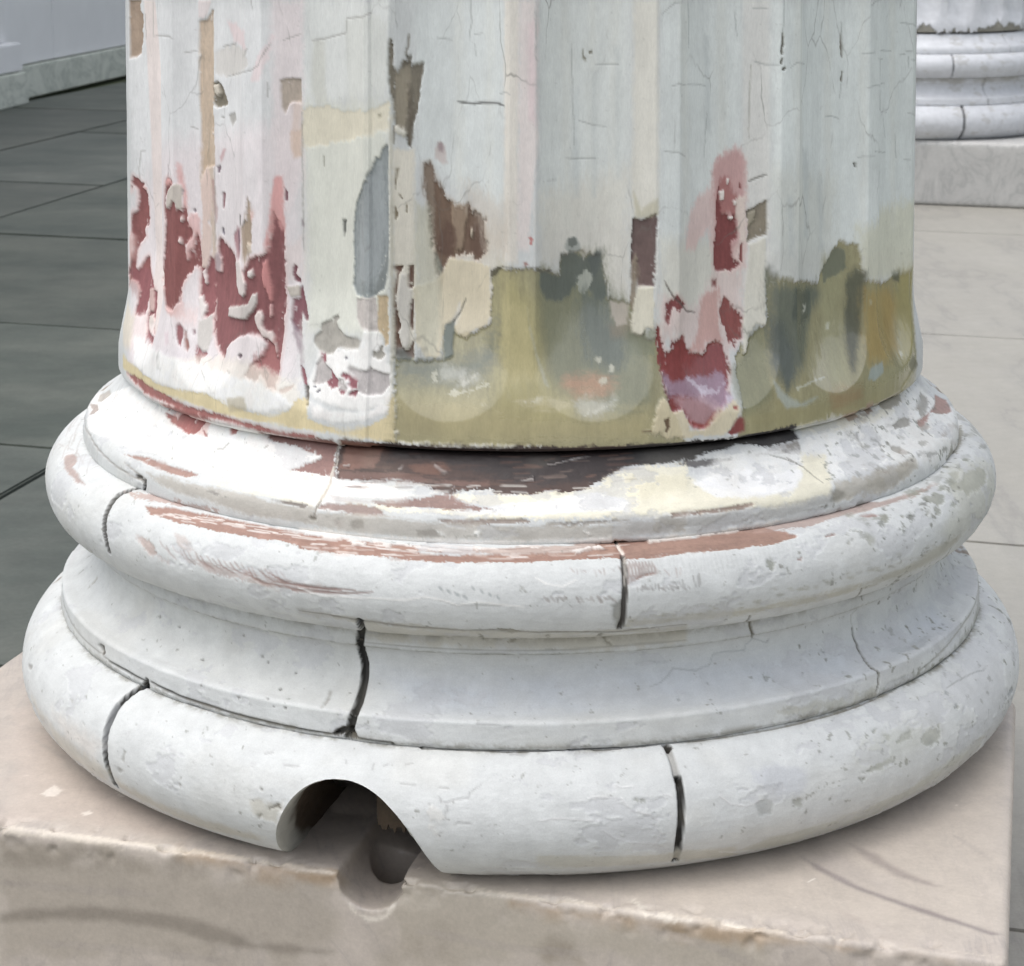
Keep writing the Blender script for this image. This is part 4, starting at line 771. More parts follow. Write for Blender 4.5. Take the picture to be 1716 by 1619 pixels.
('col','p','7a6f66',0.9,0.8,1,'h',-0.3,0,[-1841,4339,-1681,4331,-1540,4339,-1555,4360,-1692,4360]),
('col','p','8f8a84',0.8,1.5,1.5,'h',-0.1,0,[-2425,4356,-2301,4362,-2320,4377,-2441,4379]),
('col','c','9c938a',0.85,1.5,0.8,'i',-1,0,[-2595,4019,-2528,4013,-2493,3959]),
('col','c','9c938a',0.85,1.5,0.8,'i',-1,0,[-2117,3936,-2096,3918]),
('col','c','9c938a',0.85,1.5,0.8,'i',-1,0,[-3492,4371,-3123,4421,-3158,4446]),
('col','c','9c938a',0.85,1.4,0.8,'i',-1,0,[-5112,4383,-4395,4370,-3650,4425,-3158,4446]),
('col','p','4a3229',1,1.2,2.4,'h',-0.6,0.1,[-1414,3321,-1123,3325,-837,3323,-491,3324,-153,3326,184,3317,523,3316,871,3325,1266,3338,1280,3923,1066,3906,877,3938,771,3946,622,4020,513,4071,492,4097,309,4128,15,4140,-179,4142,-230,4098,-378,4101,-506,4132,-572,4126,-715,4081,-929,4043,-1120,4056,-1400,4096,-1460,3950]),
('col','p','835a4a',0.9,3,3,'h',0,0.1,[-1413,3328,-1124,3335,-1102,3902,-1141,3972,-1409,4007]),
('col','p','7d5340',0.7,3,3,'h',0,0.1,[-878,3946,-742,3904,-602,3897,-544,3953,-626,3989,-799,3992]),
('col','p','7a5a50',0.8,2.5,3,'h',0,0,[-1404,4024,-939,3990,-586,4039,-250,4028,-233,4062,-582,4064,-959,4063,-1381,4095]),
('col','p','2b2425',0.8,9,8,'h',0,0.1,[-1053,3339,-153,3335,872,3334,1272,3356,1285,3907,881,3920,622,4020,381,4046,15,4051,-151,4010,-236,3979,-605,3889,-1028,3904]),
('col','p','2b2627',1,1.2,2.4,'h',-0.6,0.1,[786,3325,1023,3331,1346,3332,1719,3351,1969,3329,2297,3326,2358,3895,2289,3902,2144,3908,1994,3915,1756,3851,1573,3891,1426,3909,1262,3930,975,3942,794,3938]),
('col','p','7c746c',0.8,2.5,3,'h',0,0,[2091,3918,2342,3901,2318,4008,2230,4012,2084,3970,1884,3962]),
('col','p','4a464a',0.9,1.2,2,'h',-0.3,0,[1256,3948,1416,3943,1670,3963,1537,3993,1343,3988,1156,3965]),
('col','p','4a464a',0.8,1.2,1.4,'h',-0.3,0,[2130,3951,2325,3970,2312,4015,2189,4001]),
('col','p','b9b0aa',0.7,0.8,0.8,'h',0.2,0,[170,3910,361,3872,523,3847,432,3867,239,3910]),
('col','p','b9b0aa',0.7,0.8,0.8,'h',0.2,0,[-9,4025,83,3994,83,4016,-2,4034]),
('col','p','b9b0aa',0.7,0.8,0.8,'h',0.2,0,[-944,3966,-913,3946,-916,3972,-938,3981]),
('col','p','b9b0aa',0.7,0.8,0.8,'h',0.2,0,[-668,3918,-568,3971,-593,3980,-666,3938]),
('col','p','b9b0aa',0.7,0.8,0.8,'h',0.2,0,[-1393,3975,-1338,3969,-1342,3983,-1378,3988]),
('col','p','b9b0aa',0.7,0.8,0.8,'h',0.2,0,[-643,4115,-534,4111,-541,4126,-631,4130]),
('col','p','b9b0aa',0.7,0.8,0.8,'h',0.2,0,[155,4100,279,4096,260,4115,162,4114]),
('col','p','b9b0aa',0.7,0.8,0.8,'h',0.2,0,[-937,4077,-684,4067,-699,4082,-934,4097]),
('col','p','ece6cf',0.9,1.4,3,'h',0.2,0,[-487,4159,-228,4131,-147,4146,145,4131,309,4128,525,4104,582,4065,622,4020,825,3948,1268,3966,1143,4346,760,4347,320,4359,15,4347,-217,4342,-576,4320,-928,4316,-1232,4304,-1254,4285,-906,4268,-534,4272,-297,4272,-174,4252,-401,4209]),
('col','p','f1efee',0.85,4,4,'h',0.1,0,[-175,4225,174,4200,340,4147,586,4136,814,4242,1186,4216,1147,4330,799,4301,481,4298,168,4308,-140,4306,-454,4296]),
('col','p','efe9e6',0.9,1.4,2.4,'h',0.2,0,[-1394,4104,-1161,4097,-927,4125,-812,4180,-835,4222,-1071,4224,-1361,4239]),
('col','p','8f7068',0.9,1.3,2.2,'h',-0.3,0,[-1436,4318,-1237,4288,-1036,4282,-956,4344,-1083,4363,-1337,4357,-1446,4344]),
('col','p','8a675c',0.9,1.3,2.2,'h',-0.3,0,[-1114,4248,-823,4211,-601,4153,-502,4161,-365,4230,-190,4261,-298,4274,-614,4274,-934,4290]),
('col','p','b9b2b0',0.6,3,3,'h',0,0,[-1399,4233,-1081,4245,-816,4230,-1106,4273,-1375,4291]),
('col','p','8a7a70',0.9,1.1,1.8,'h',-0.3,0,[-570,4360,-323,4353,15,4336,67,4363,-139,4375,-321,4391,-383,4400,-538,4382]),
('col','p','8a8076',0.8,1.1,1.8,'h',-0.3,0,[176,4365,319,4365,629,4364,742,4366,550,4382,351,4391,182,4391]),
('col','p','b9b2a6',0.7,3,4,'h',-0.1,0,[-1455,4377,-953,4360,-569,4384,-139,4387,319,4398,1138,4377,1134,4486,472,4487,-140,4494,-755,4487,-1451,4487]),
('col','p','958f86',0.7,2.5,2.5,'i',-0.2,0,[-1194,4413,-1095,4396,-1094,4458,-1192,4475]),
('col','p','958f86',0.7,2.5,2.5,'h',-0.2,0,[-724,4438,-583,4422,-568,4469,-709,4475]),
('col','p','a59c94',0.7,1.5,1.5,'i',-0.2,0,[-1313,4424,-1262,4427,-1269,4459,-1304,4455]),
('col','c','c9c0b4',1,3.2,1.4,'i',0.3,0,[-1414,3314,-1472,3882,-1449,3965,-1454,4053,-1433,4148,-1446,4291,-1470,4409]),
('col','c','5a4a40',0.85,1.2,0.8,'i',-1,0,[-1478,3848,-1435,4051]),
('col','c','70685c',0.85,1.6,0.8,'i',-1,0,[-1446,4291,-1475,4411]),
('col','p','8a8478',0.9,1.2,1,'i',-0.5,0,[-1497,4405,-1445,4408,-1450,4439,-1503,4438]),
('col','p','f0ece6',0.9,0.8,0.6,'i',0.3,0,[-600,4424,-528,4466,-568,4445]),
('col','p','f0ece6',0.9,0.8,0.6,'i',0.3,0,[-337,4451,-314,4419,-283,4435,-297,4465]),
('col','p','f0ece6',0.9,0.8,0.6,'i',0.3,0,[411,4430,472,4449,449,4459]),
('col','p','e9e4de',0.9,1.4,1.4,'h',0.2,0,[-1593,4507,-1244,4495,-756,4503,-138,4492,472,4487,1135,4492,1136,4510,472,4503,-139,4507,-757,4828,-1583,4848]),
('col','p','f0eeea',0.7,10,6,'i',0.1,0,[1899,3929,2338,3991,2726,3317,4690,3894,5944,4964,5055,4850,3637,4436,3010,4286,2464,4273,2344,4398,1570,4368,1211,4377,714,4353,740,4221,1284,4153,1561,3926]),
('col','p','e6dfc3',0.8,5,5,'i',0,0,[777,4034,1214,4032,1374,4163,1784,4308,2028,4310,2318,4025,2545,4066,2349,4381,1837,4385,1216,4353,714,4353]),
('col','p','f2f1ef',0.85,3,4,'i',0.2,0,[1263,4111,1680,4045,1972,4129,2241,4135,2089,4281,1877,4283,1595,4300,1393,4252]),
('col','p','dcd6c0',0.7,6,5,'h',0,0,[2347,3328,3031,3844,3648,3872,3768,3936,3092,3918,2670,3898,2410,3874]),
('col','p','b7b0a2',0.8,4,6,'i',-0.2,0,[2436,4309,2988,4306,3463,4321,3466,4415,3065,4468,2642,4453,2365,4435]),
('col','p','8f8b80',0.9,1.2,1.2,'i',-0.3,0,[2369,4359,2453,4358,2515,4411,2387,4447,2352,4440]),
('col','p','a39d90',0.6,3,5,'i',-0.1,0,[2712,4324,2919,4311,3301,4323,3409,4368,3103,4442,2776,4409]),
('col','p','8d8980',0.85,1.2,1.2,'i',-0.4,0,[3567,4015,3777,3999,3969,4036,3856,4087,3582,4051]),
('col','p','9c978d',0.8,1.2,1.2,'i',-0.4,0,[3332,4157,3448,4199,3354,4241,3295,4194]),
('col','p','a57c70',0.9,1.4,1.4,'v',-0.4,0,[5187,4134,5316,4266,4991,4301,4776,4247,4442,4120,4098,4157,3950,4139,4041,4091,4369,4110,4772,4128]),
('col','p','8f8b82',0.8,1.8,2,'v',-0.4,0,[4652,3971,4775,4051,4419,4099,4143,4095,4334,4003]),
('col','p','9c8270',0.9,1.2,1,'v',-0.3,0,[3182,3304,3299,3305,3416,3862,3310,3861]),
('col','p','a07e60',0.8,2,1.6,'h',-0.2,0,[2862,3328,3080,3331,3154,3861,3010,3863]),
('col','p','8f8672',0.8,2,1.8,'i',-0.2,0,[3376,3328,4038,3853,3994,3905,3688,3911,3563,3863]),
('col','p','7f7a66',0.8,2,2,'i',-0.3,0,[4278,4423,5370,4885,4991,4875,4439,4843,4114,4496]),
('col','c','807c74',0.85,1.2,0.8,'i',-1,0,[2154,4018,2256,4114,2331,4288]),
('col','c','807c74',0.85,1,0.8,'i',-1,0,[3022,4124,3037,4193]),
('col','c','807c74',0.85,1,0.8,'i',-1,0,[2012,3979,2128,4022,2228,4088,2256,4114]),
('col','c','807c74',0.85,2,0.8,'i',-1,0,[3410,4328,3444,4352]),
('col','p','8f766a',0.9,1.1,1.6,'h',-0.3,0,[1029,4344,1321,4346,1580,4336,1693,4340,1570,4368,1317,4370,1041,4370]),
('col','p','8f8a82',0.45,5,5,'h',-0.1,0,[714,4353,1211,4377,1758,4390,2349,4381,2365,4444,1830,4465,1314,4459,709,4464]),
('col','p','9f7b6c',1,1.1,1.8,'h',-0.5,0,[-2924,4968,-2720,4901,-2377,4862,-2051,4840,-1707,4853,-1391,4873,-1064,4886,-696,4891,-671,5017,-1022,5019,-1106,5012,-1368,5002,-1647,4992,-1932,5004,-2248,5007,-2547,5016,-2807,5019]),
('col','p','9a7565',1,1.1,1.6,'h',-0.5,0,[-1550,4903,-1295,4906,-992,4936,-724,4964,-426,4975,-133,4954,160,4943,457,4935,629,4512,1136,4510,1064,5024,823,5038,662,5033,592,5006,301,5013,12,5024,-203,5029,-418,5035,-592,5041,-738,5039,-969,5021,-1485,5041]),
('col','p','a78472',0.7,2.5,4,'h',0,0,[-1052,4906,-586,4897,-137,4882,315,4866,628,4514,599,4970,305,4962,-133,4965,-573,4966]),
('col','p','e6e0da',0.9,0.9,1.4,'h',0.3,0,[-1400,4864,-1261,4868,-1263,4901,-1361,4906]),
('col','p','e6e0da',0.9,0.9,1.4,'h',0.3,0,[-1162,4910,-1052,4906,-1058,4929,-1136,4937]),
('col','p','e6e0da',0.9,0.9,1.4,'h',0.3,0,[-1017,4864,-865,4894,-906,4909]),
('col','p','e6e0da',0.9,0.9,1.4,'h',0.3,0,[-723,4900,-584,4906,-431,4928,-518,4948,-702,4924]),
('col','p','e6e0da',0.9,0.9,1.4,'h',0.3,0,[-657,4854,-287,4883,-136,4896,-282,4923,-529,4883]),
('col','p','e6e0da',0.9,0.9,1.4,'h',0.3,0,[-412,4502,-138,4835,15,4514,-139,4503]),
('col','p','e6e0da',0.9,0.9,1.4,'h',0.3,0,[-16,4853,133,4864,103,4888,13,4880]),
('col','p','e6e0da',0.9,0.9,1.4,'h',0.3,0,[445,4907,512,4861,533,4914]),
('col','p','e6e0da',0.9,0.9,1.4,'h',0.3,0,[310,4925,447,4894,364,4956]),
('col','p','9b7969',1,1.1,1.6,'h',-0.5,0,[701,4861,944,4860,1196,4860,1533,4513,1781,4904,1904,4995,1800,5028,1670,5033,1295,5023,977,5014,669,5015]),
('col','p','a5877a',0.75,1.2,2.2,'h',-0.3,0,[1529,4831,1752,4497,2165,4829,2440,4508,2857,4870,3450,4915,3584,4930,3379,4952,2794,4919,2325,4896,2002,4925,1707,4904]),
('col','p','ddd8d0',0.85,1.1,1.6,'h',0.3,0,[711,4518,1036,4496,1386,4501,1678,4486,1949,4484,1832,4506,1529,4831,1205,4839,861,4867]),
('col','p','a3837a',0.9,0.9,0.8,'i',-0.4,0,[2531,4948,2640,4959,2700,5001,2589,4988]),
('col','p','a3837a',0.9,0.9,0.8,'i',-0.4,0,[2112,5039,2207,5038,2200,5063,2107,5063]),
('col','p','a3837a',0.9,0.9,0.8,'i',-0.4,0,[1817,5163,1866,5168,1854,5188,1820,5183]),
('col','p','b08c7e',0.7,1.6,3.5,'h',-0.2,0,[-3290,4903,-3088,4855,-2749,4498,-2285,4483,-2293,4515,-2630,4841,-2899,4896,-3105,4929]),
('col','c','a79c95',0.5,1.3,0.6,'i',-0.2,0,[-5596,4301,-5930,4272]),
('col','c','a79c95',0.5,1.3,0.6,'i',-0.2,0,[-5666,4938,-5250,4311]),
('col','c','a79c95',0.5,1.3,0.6,'i',-0.2,0,[-4525,4450,-4496,4310]),
('col','c','a79c95',0.5,1.3,0.6,'i',-0.2,0,[-4056,4866,-4061,4387]),
('col','c','a79c95',0.5,1.3,0.6,'i',-0.2,0,[-5253,4349,-5709,4265]),
('col','c','a79c95',0.5,1.3,0.6,'i',-0.2,0,[-5121,4854,-4748,4332]),
('col','c','a79c95',0.5,1.3,0.6,'i',-0.2,0,[-4365,4840,-4217,4382]),
('col','c','a79c95',0.5,1.3,0.6,'i',-0.2,0,[-4676,4042,-4766,3914]),
('col','c','a79c95',0.5,1.3,0.6,'i',-0.2,0,[-5526,4944,-5305,4332]),
('col','c','a79c95',0.5,1.3,0.6,'i',-0.2,0,[-4658,4844,-4572,4337]),
('col','c','a79c95',0.5,1.3,0.6,'i',-0.2,0,[-3981,4913,-4149,4497]),
('col','c','a79c95',0.5,1.3,0.6,'i',-0.2,0,[-5908,4986,-5404,4304]),
('col','c','a79c95',0.5,1.3,0.6,'i',-0.2,0,[-4982,4874,-5158,4440]),
('col','c','a79c95',0.5,1.3,0.6,'i',-0.2,0,[-4255,4889,-4350,4418]),
('col','c','a79c95',0.5,1.3,0.6,'i',-0.2,0,[-4645,4085,-4942,3958]),
('col','c','a79c95',0.5,1.3,0.6,'i',-0.2,0,[-5388,4951,-5764,4964]),
('col','c','a79c95',0.5,1.3,0.6,'i',-0.2,0,[-4538,4885,-4621,4441]),
('col','c','a79c95',0.5,1.3,0.6,'i',-0.2,0,[-3924,4962,-4249,4840]),
('col','c','a79c95',0.5,1.3,0.6,'i',-0.2,0,[-5803,5012,-5364,4293]),
('col','c','a79c95',0.5,1.3,0.6,'i',-0.2,0,[-4864,4903,-5509,4899]),
('col','c','a79c95',0.5,1.3,0.6,'i',-0.2,0,[-4172,4935,-4419,4846]),
('col','c','a79c95',0.5,1.3,0.6,'i',-0.2,0,[-4613,4126,-4753,4023]),
('col','c','a79c95',0.5,1.3,0.6,'i',-0.2,0,[-5259,4964,-5845,5013]),
('col','c','a79c95',0.5,1.3,0.6,'i',-0.2,0,[-4443,4924,-4928,4844]),
('col','c','a79c95',0.5,1.3,0.6,'i',-0.2,0,[-5075,4159,-6105,4274]),
('col','c','a79c95',0.5,1.3,0.6,'i',-0.2,0,[-4267,4179,-4342,4083]),
('col','c','a79c95',0.5,1.3,0.6,'i',-0.2,0,[-4760,4935,-5117,4885]),
('col','c','a79c95',0.5,1.3,0.6,'i',-0.2,0,[-4107,4980,-4419,4875]),
('col','c','a79c95',0.5,1.3,0.6,'i',-0.2,0,[-4580,4170,-4863,4056]),
('col','c','a79c95',0.5,1.3,0.6,'i',-0.2,0,[-5147,4985,-5814,5002]),
('col','c','a79c95',0.5,1.3,0.6,'i',-0.2,0,[-4375,4964,-4595,4889]),
('col','c','a79c95',0.5,1.3,0.6,'i',-0.2,0,[-5006,4196,-5294,4128]),
('col','c','a79c95',0.5,1.3,0.6,'i',-0.2,0,[-4226,4221,-4415,4106]),
('col','c','a79c95',0.5,1.3,0.6,'i',-0.2,0,[-4673,4970,-5152,4919]),
('col','p','a58a80',0.8,2.5,3,'i',-0.3,0,[-4606,5006,-4489,4925,-4324,4932,-4225,4998,-3882,5013,-3780,5033,-3942,5062,-4215,5051,-4413,5045]),
('col','p','b39a90',0.75,1.6,2,'i',-0.3,0,[-2826,5213,-2698,5202,-2604,5259,-2480,5322,-2549,5309,-2674,5294]),
('col','p','b7a298',0.5,3,3,'i',-0.1,0,[-2479,5106,-2375,5122,-2257,5186,-2317,5217,-2418,5185]),
('col','p','a88e84',0.55,2.2,3,'h',-0.2,0,[-2288,5227,-2116,5230,-1911,5277,-1742,5284,-1561,5280,-1304,5279,-1059,5276,-1302,5311,-1560,5332,-1832,5333,-2065,5332,-2192,5278]),
('col','c','9b8078',0.473,1.09,0.5,'i',-0.35,0,[-2589,5186,-2545,5219,-2484,5239]),
('col','c','9b8078',0.528,1.82,0.5,'i',-0.35,0,[-2517,5207,-2472,5251,-2404,5279]),
('col','c','9b8078',0.525,1.03,0.5,'i',-0.35,0,[-2463,5197,-2421,5226,-2353,5242]),
('col','c','9b8078',0.518,1.86,0.5,'i',-0.35,0,[-2390,5207,-2345,5253,-2272,5283]),
('col','c','9b8078',0.758,1.93,0.5,'i',-0.35,0,[-2358,5210,-2313,5254,-2232,5283]),
('col','c','9b8078',0.512,1.51,0.5,'i',-0.35,0,[-2315,5209,-2260,5256,-2183,5284]),
('col','c','9b8078',0.642,1.94,0.5,'i',-0.35,0,[-2250,5197,-2200,5251,-2113,5288]),
('col','c','9b8078',0.747,1.96,0.5,'i',-0.35,0,[-2200,5217,-2150,5263,-2065,5289]),
('col','c','9b8078',0.506,1.42,0.5,'i',-0.35,0,[-2143,5207,-2095,5252,-2006,5280]),
('col','c','9b8078',0.669,0.956,0.5,'i',-0.35,0,[-2098,5216,-2053,5248,-1963,5263]),
('col','c','9b8078',0.799,1.31,0.5,'i',-0.35,0,[-2054,5212,-2003,5257,-1908,5284]),
('col','c','9b8078',0.547,1.66,0.5,'i',-0.35,0,[-2008,5211,-1958,5250,-1864,5271]),
('col','c','9b8078',0.767,1.57,0.5,'i',-0.35,0,[-1953,5217,-1905,5261,-1807,5284]),
('col','c','9b8078',0.665,1.82,0.5,'i',-0.35,0,[-1916,5208,-1869,5247,-1767,5269]),
('col','c','9b8078',0.465,1.45,0.5,'i',-0.35,0,[-1865,5212,-1818,5253,-1711,5274]),
('col','c','9b8078',0.786,1.78,0.5,'i',-0.35,0,[-1806,5224,-1757,5292,-1645,5336]),
('col','c','9b8078',0.594,1.83,0.5,'i',-0.35,0,[-1782,5217,-1731,5287,-1620,5332]),
('col','c','9b8078',0.517,1.25,0.5,'i',-0.35,0,[-1709,5221,-1660,5287,-1546,5330]),
('col','c','9b8078',0.566,2.05,0.5,'i',-0.35,0,[-1681,5215,-1634,5266,-1514,5295]),
('col','c','9b8078',0.577,1.84,0.5,'i',-0.35,0,[-1652,5218,-1601,5261,-1482,5286]),
('col','c','9b8078',0.523,1.41,0.5,'i',-0.35,0,[-1601,5219,-1547,5294,-1426,5348]),
('col','c','9b8078',0.502,1.71,0.5,'i',-0.35,0,[-1567,5221,-1514,5267,-1388,5294]),
('col','c','8f736b',0.85,2,0.8,'i',-0.4,0,[-1729,5231,-1615,5289,-1387,5298,-1139,5292]),
('col','c','8f736b',0.85,2,0.8,'i',-0.4,0,[-1656,5236,-1509,5290,-1253,5290,-1042,5279]),
('col','c','8f736b',0.85,2,0.8,'i',-0.4,0,[-1838,5265,-1684,5315,-1387,5322,-1106,5305]),
('col','c','8f736b',0.85,2,0.8,'i',-0.4,0,[-1474,5335,-1139,5314,-932,5284]),
('col','c','b5aaa4',0.6,1.4,0.5,'i',-0.2,0,[-4918,5125,-5283,5096]),
('col','c','b5aaa4',0.6,1.4,0.5,'i',-0.2,0,[-4981,5084,-5201,5042]),
('col','c','b5aaa4',0.6,1.4,0.5,'i',-0.2,0,[-5067,5052,-4847,4994]),
('col','c','b5aaa4',0.6,1.4,0.5,'i',-0.2,0,[-4551,5040,-4848,4963]),
('col','c','b5aaa4',0.6,1.4,0.5,'i',-0.2,0,[-4635,4999,-4584,4950]),
('col','c','b5aaa4',0.6,1.4,0.5,'i',-0.2,0,[-4738,4960,-4599,4921]),
('col','c','b5aaa4',0.6,1.4,0.5,'i',-0.2,0,[-4314,4992,-4371,4924]),
('col','c','b5aaa4',0.6,1.4,0.5,'i',-0.2,0,[-4391,4945,-4394,4894]),
('col','c','b5aaa4',0.6,1.4,0.5,'i',-0.2,0,[-4513,4902,-4161,4913]),
('col','c','a08c84',0.571,1.13,0.4,'i',-0.3,0,[302,5079,323,5112]),
('col','c','a08c84',0.447,0.637,0.4,'i',-0.3,0,[339,5087,339,5129]),
('col','c','a08c84',0.385,0.854,0.4,'i',-0.3,0,[365,5098,372,5112]),
('col','c','a08c84',0.498,1.53,0.4,'i',-0.3,0,[380,5100,395,5113]),
('col','c','a08c84',0.333,1.09,0.4,'i',-0.3,0,[450,5096,460,5149]),
('col','c','a08c84',0.58,1.26,0.4,'i',-0.3,0,[478,5104,493,5130]),
('col','c','a08c84',0.623,0.868,0.4,'i',-0.3,0,[507,5089,514,5142]),
('col','c','a08c84',0.345,1.5,0.4,'i',-0.3,0,[565,5106,575,5115]),
('col','c','a08c84',0.625,1.35,0.4,'i',-0.3,0,[606,5085,628,5144]),
('col','c','a08c84',0.583,0.716,0.4,'i',-0.3,0,[633,5116,646,5166]),
('col','c','a08c84',0.571,1.49,0.4,'i',-0.3,0,[739,5101,745,5144]),
('col','c','a08c84',0.603,1.09,0.4,'i',-0.3,0,[760,5096,760,5160]),
('col','c','a08c84',0.593,0.611,0.4,'i',-0.3,0,[780,5108,803,5158]),
('col','c','a08c84',0.47,0.834,0.4,'i',-0.3,0,[846,5114,863,5153]),
('col','c','a08c84',0.6,1.03,0.4,'i',-0.3,0,[896,5126,921,5168]),
('col','c','a08c84',0.579,1.02,0.4,'i',-0.3,0,[974,5120,968,5190]),
('col','c','a08c84',0.49,0.939,0.4,'i',-0.3,0,[1002,5123,996,5174]),
('col','c','957a70',0.8,2,0.4,'i',-0.35,0,[658,5051,668,5135,657,5209]),
('col','c','957a70',0.8,2,0.4,'i',-0.35,0,[678,5052,689,5136,670,5203]),
('col','c','957a70',0.8,2,0.4,'i',-0.35,0,[700,5052,711,5137,682,5195]),
('col','c','957a70',0.8,2,0.4,'i',-0.35,0,[719,5054,733,5138,695,5190]),
('col','c','957a70',0.8,2,0.4,'i',-0.35,0,[739,5057,755,5140,707,5182]),
('col','c','957a70',0.8,2,0.4,'i',-0.35,0,[760,5059,777,5141,718,5176]),
('col','c','957a70',0.8,2,0.4,'i',-0.35,0,[782,5061,798,5143,730,5168]),
('col','c','957a70',0.8,2,0.4,'i',-0.35,0,[802,5063,820,5144,743,5163]),
('col','c','957a70',0.8,2,0.4,'i',-0.35,0,[822,5064,842,5148,754,5155]),
('col','c','958a84',0.594,1.56,0.4,'i',-0.3,0,[129,5273,153,5303]),
('col','c','958a84',0.651,1.88,0.4,'i',-0.3,0,[150,5284,166,5311]),
('col','c','958a84',0.522,1.79,0.4,'i',-0.3,0,[173,5272,194,5304]),
('col','c','958a84',0.665,1.13,0.4,'i',-0.3,0,[209,5277,217,5312]),
('col','c','958a84',0.549,1.78,0.4,'i',-0.3,0,[217,5271,245,5297]),
('col','c','958a84',0.472,1.82,0.4,'i',-0.3,0,[239,5280,253,5305]),
('col','c','958a84',0.732,1.84,0.4,'i',-0.3,0,[259,5274,270,5293]),
('col','c','958a84',0.787,1.61,0.4,'i',-0.3,0,[332,5281,350,5321]),
('col','c','958a84',0.521,1.7,0.4,'i',-0.3,0,[354,5284,372,5315]),
('col','c','958a84',0.531,0.976,0.4,'i',-0.3,0,[386,5291,406,5305]),
('col','c','958a84',0.514,1.68,0.4,'i',-0.3,0,[411,5290,421,5309]),
('col','c','958a84',0.546,1.44,0.4,'i',-0.3,0,[417,5277,440,5318]),
('col','c','958a84',0.642,1.8,0.4,'i',-0.3,0,[454,5275,482,5328]),
('col','c','958a84',0.711,1.77,0.4,'i',-0.3,0,[470,5280,490,5326]),
('col','c','958a84',0.672,1.65,0.4,'i',-0.3,0,[492,5284,519,5306]),
('col','c','958a84',0.413,0.816,0.4,'i',-0.3,0,[520,5282,532,5306]),
('col','c','958a84',0.681,1.77,0.4,'i',-0.3,0,[527,5279,554,5312]),
('col','c','958a84',0.678,1.37,0.4,'i',-0.3,0,[551,5302,573,5324]),
('col','c','8c8480',0.427,1.38,0.4,'i',-0.3,0,[711,5232,712,5258]),
('col','c','8c8480',0.531,1.83,0.4,'i',-0.3,0,[738,5231,739,5258]),
('col','c','8c8480',0.461,1.95,0.4,'i',-0.3,0,[752,5229,770,5248]),
('col','c','8c8480',0.687,1.37,0.4,'i',-0.3,0,[780,5242,779,5257]),
('col','c','8c8480',0.552,1.92,0.4,'i',-0.3,0,[800,5245,809,5267]),
('col','c','8c8480',0.759,1.58,0.4,'i',-0.3,0,[854,5245,877,5261]),
('col','c','8c8480',0.523,1.59,0.4,'i',-0.3,0,[874,5247,888,5272]),
('col','c','8c8480',0.663,1.86,0.4,'i',-0.3,0,[923,5254,943,5277]),
('col','c','8c8480',0.685,0.898,0.4,'i',-0.3,0,[950,5251,967,5269]),
('col','c','8c8480',0.713,0.886,0.4,'i',-0.3,0,[970,5253,975,5268]),
('col','c','8c8480',0.738,0.801,0.4,'i',-0.3,0,[1006,5263,1029,5279]),
('col','c','8c8480',0.458,1.37,0.4,'i',-0.3,0,[1038,5253,1051,5274]),
('col','c','9aa0a0',0.7,1.3,0.4,'i',-0.3,0,[-517,5217,-507,5234]),
('col','c','9aa0a0',0.7,1.3,0.4,'i',-0.3,0,[-464,5234,-456,5251]),
('col','c','9aa0a0',0.7,1.3,0.4,'i',-0.3,0,[-413,5251,-402,5270]),
('col','c','9aa0a0',0.7,1.3,0.4,'i',-0.3,0,[-360,5270,-353,5286]),
('col','c','9aa0a0',0.7,1.3,0.4,'i',-0.3,0,[-310,5211,-300,5229]),
('col','c','9aa0a0',0.7,1.3,0.4,'i',-0.3,0,[-257,5230,-249,5248]),
('col','c','9aa0a0',0.7,1.3,0.4,'i',-0.3,0,[-206,5248,-198,5266]),
('col','c','9aa0a0',0.7,1.3,0.4,'i',-0.3,0,[-155,5267,-147,5285]),
('col','c','9aa0a0',0.7,1.3,0.4,'i',-0.3,0,[-507,5221,-498,5240]),
('col','c','9aa0a0',0.7,1.3,0.4,'i',-0.3,0,[-456,5240,-447,5258]),
('col','c','9aa0a0',0.7,1.3,0.4,'i',-0.3,0,[-402,5257,-394,5273]),
('col','c','9aa0a0',0.7,1.3,0.4,'i',-0.3,0,[-352,5273,-342,5292]),
('col','c','9aa0a0',0.7,1.3,0.4,'i',-0.3,0,[-300,5217,-293,5235]),
('col','c','9aa0a0',0.7,1.3,0.4,'i',-0.3,0,[-250,5236,-241,5254]),
('col','c','9aa0a0',0.7,1.3,0.4,'i',-0.3,0,[-198,5254,-191,5273]),
('col','c','9aa0a0',0.7,1.3,0.4,'i',-0.3,0,[-148,5274,-140,5291]),
('col','c','9aa0a0',0.7,1.3,0.4,'i',-0.3,0,[-499,5229,-490,5246]),
('col','c','9aa0a0',0.7,1.3,0.4,'i',-0.3,0,[-447,5245,-437,5263]),
('col','c','9aa0a0',0.7,1.3,0.4,'i',-0.3,0,[-394,5262,-385,5280]),
('col','c','9aa0a0',0.7,1.3,0.4,'i',-0.3,0,[-342,5280,-334,5298]),
('col','c','b7b9b6',0.339,0.9,0.4,'i',-0.25,0,[750,5050,745,5223]),
('col','c','b7b9b6',0.542,0.9,0.4,'i',-0.25,0,[778,5028,762,5177]),
('col','c','b7b9b6',0.487,0.9,0.4,'i',-0.25,0,[804,5051,786,5204]),
('col','c','b7b9b6',0.516,0.9,0.4,'i',-0.25,0,[835,5020,817,5129]),
('col','c','b7b9b6',0.438,0.9,0.4,'i',-0.25,0,[866,5009,844,5171]),
('col','c','b7b9b6',0.403,0.9,0.4,'i',-0.25,0,[889,5011,869,5153]),
('col','c','b7b9b6',0.29,0.9,0.4,'i',-0.25,0,[901,5008,881,5222]),
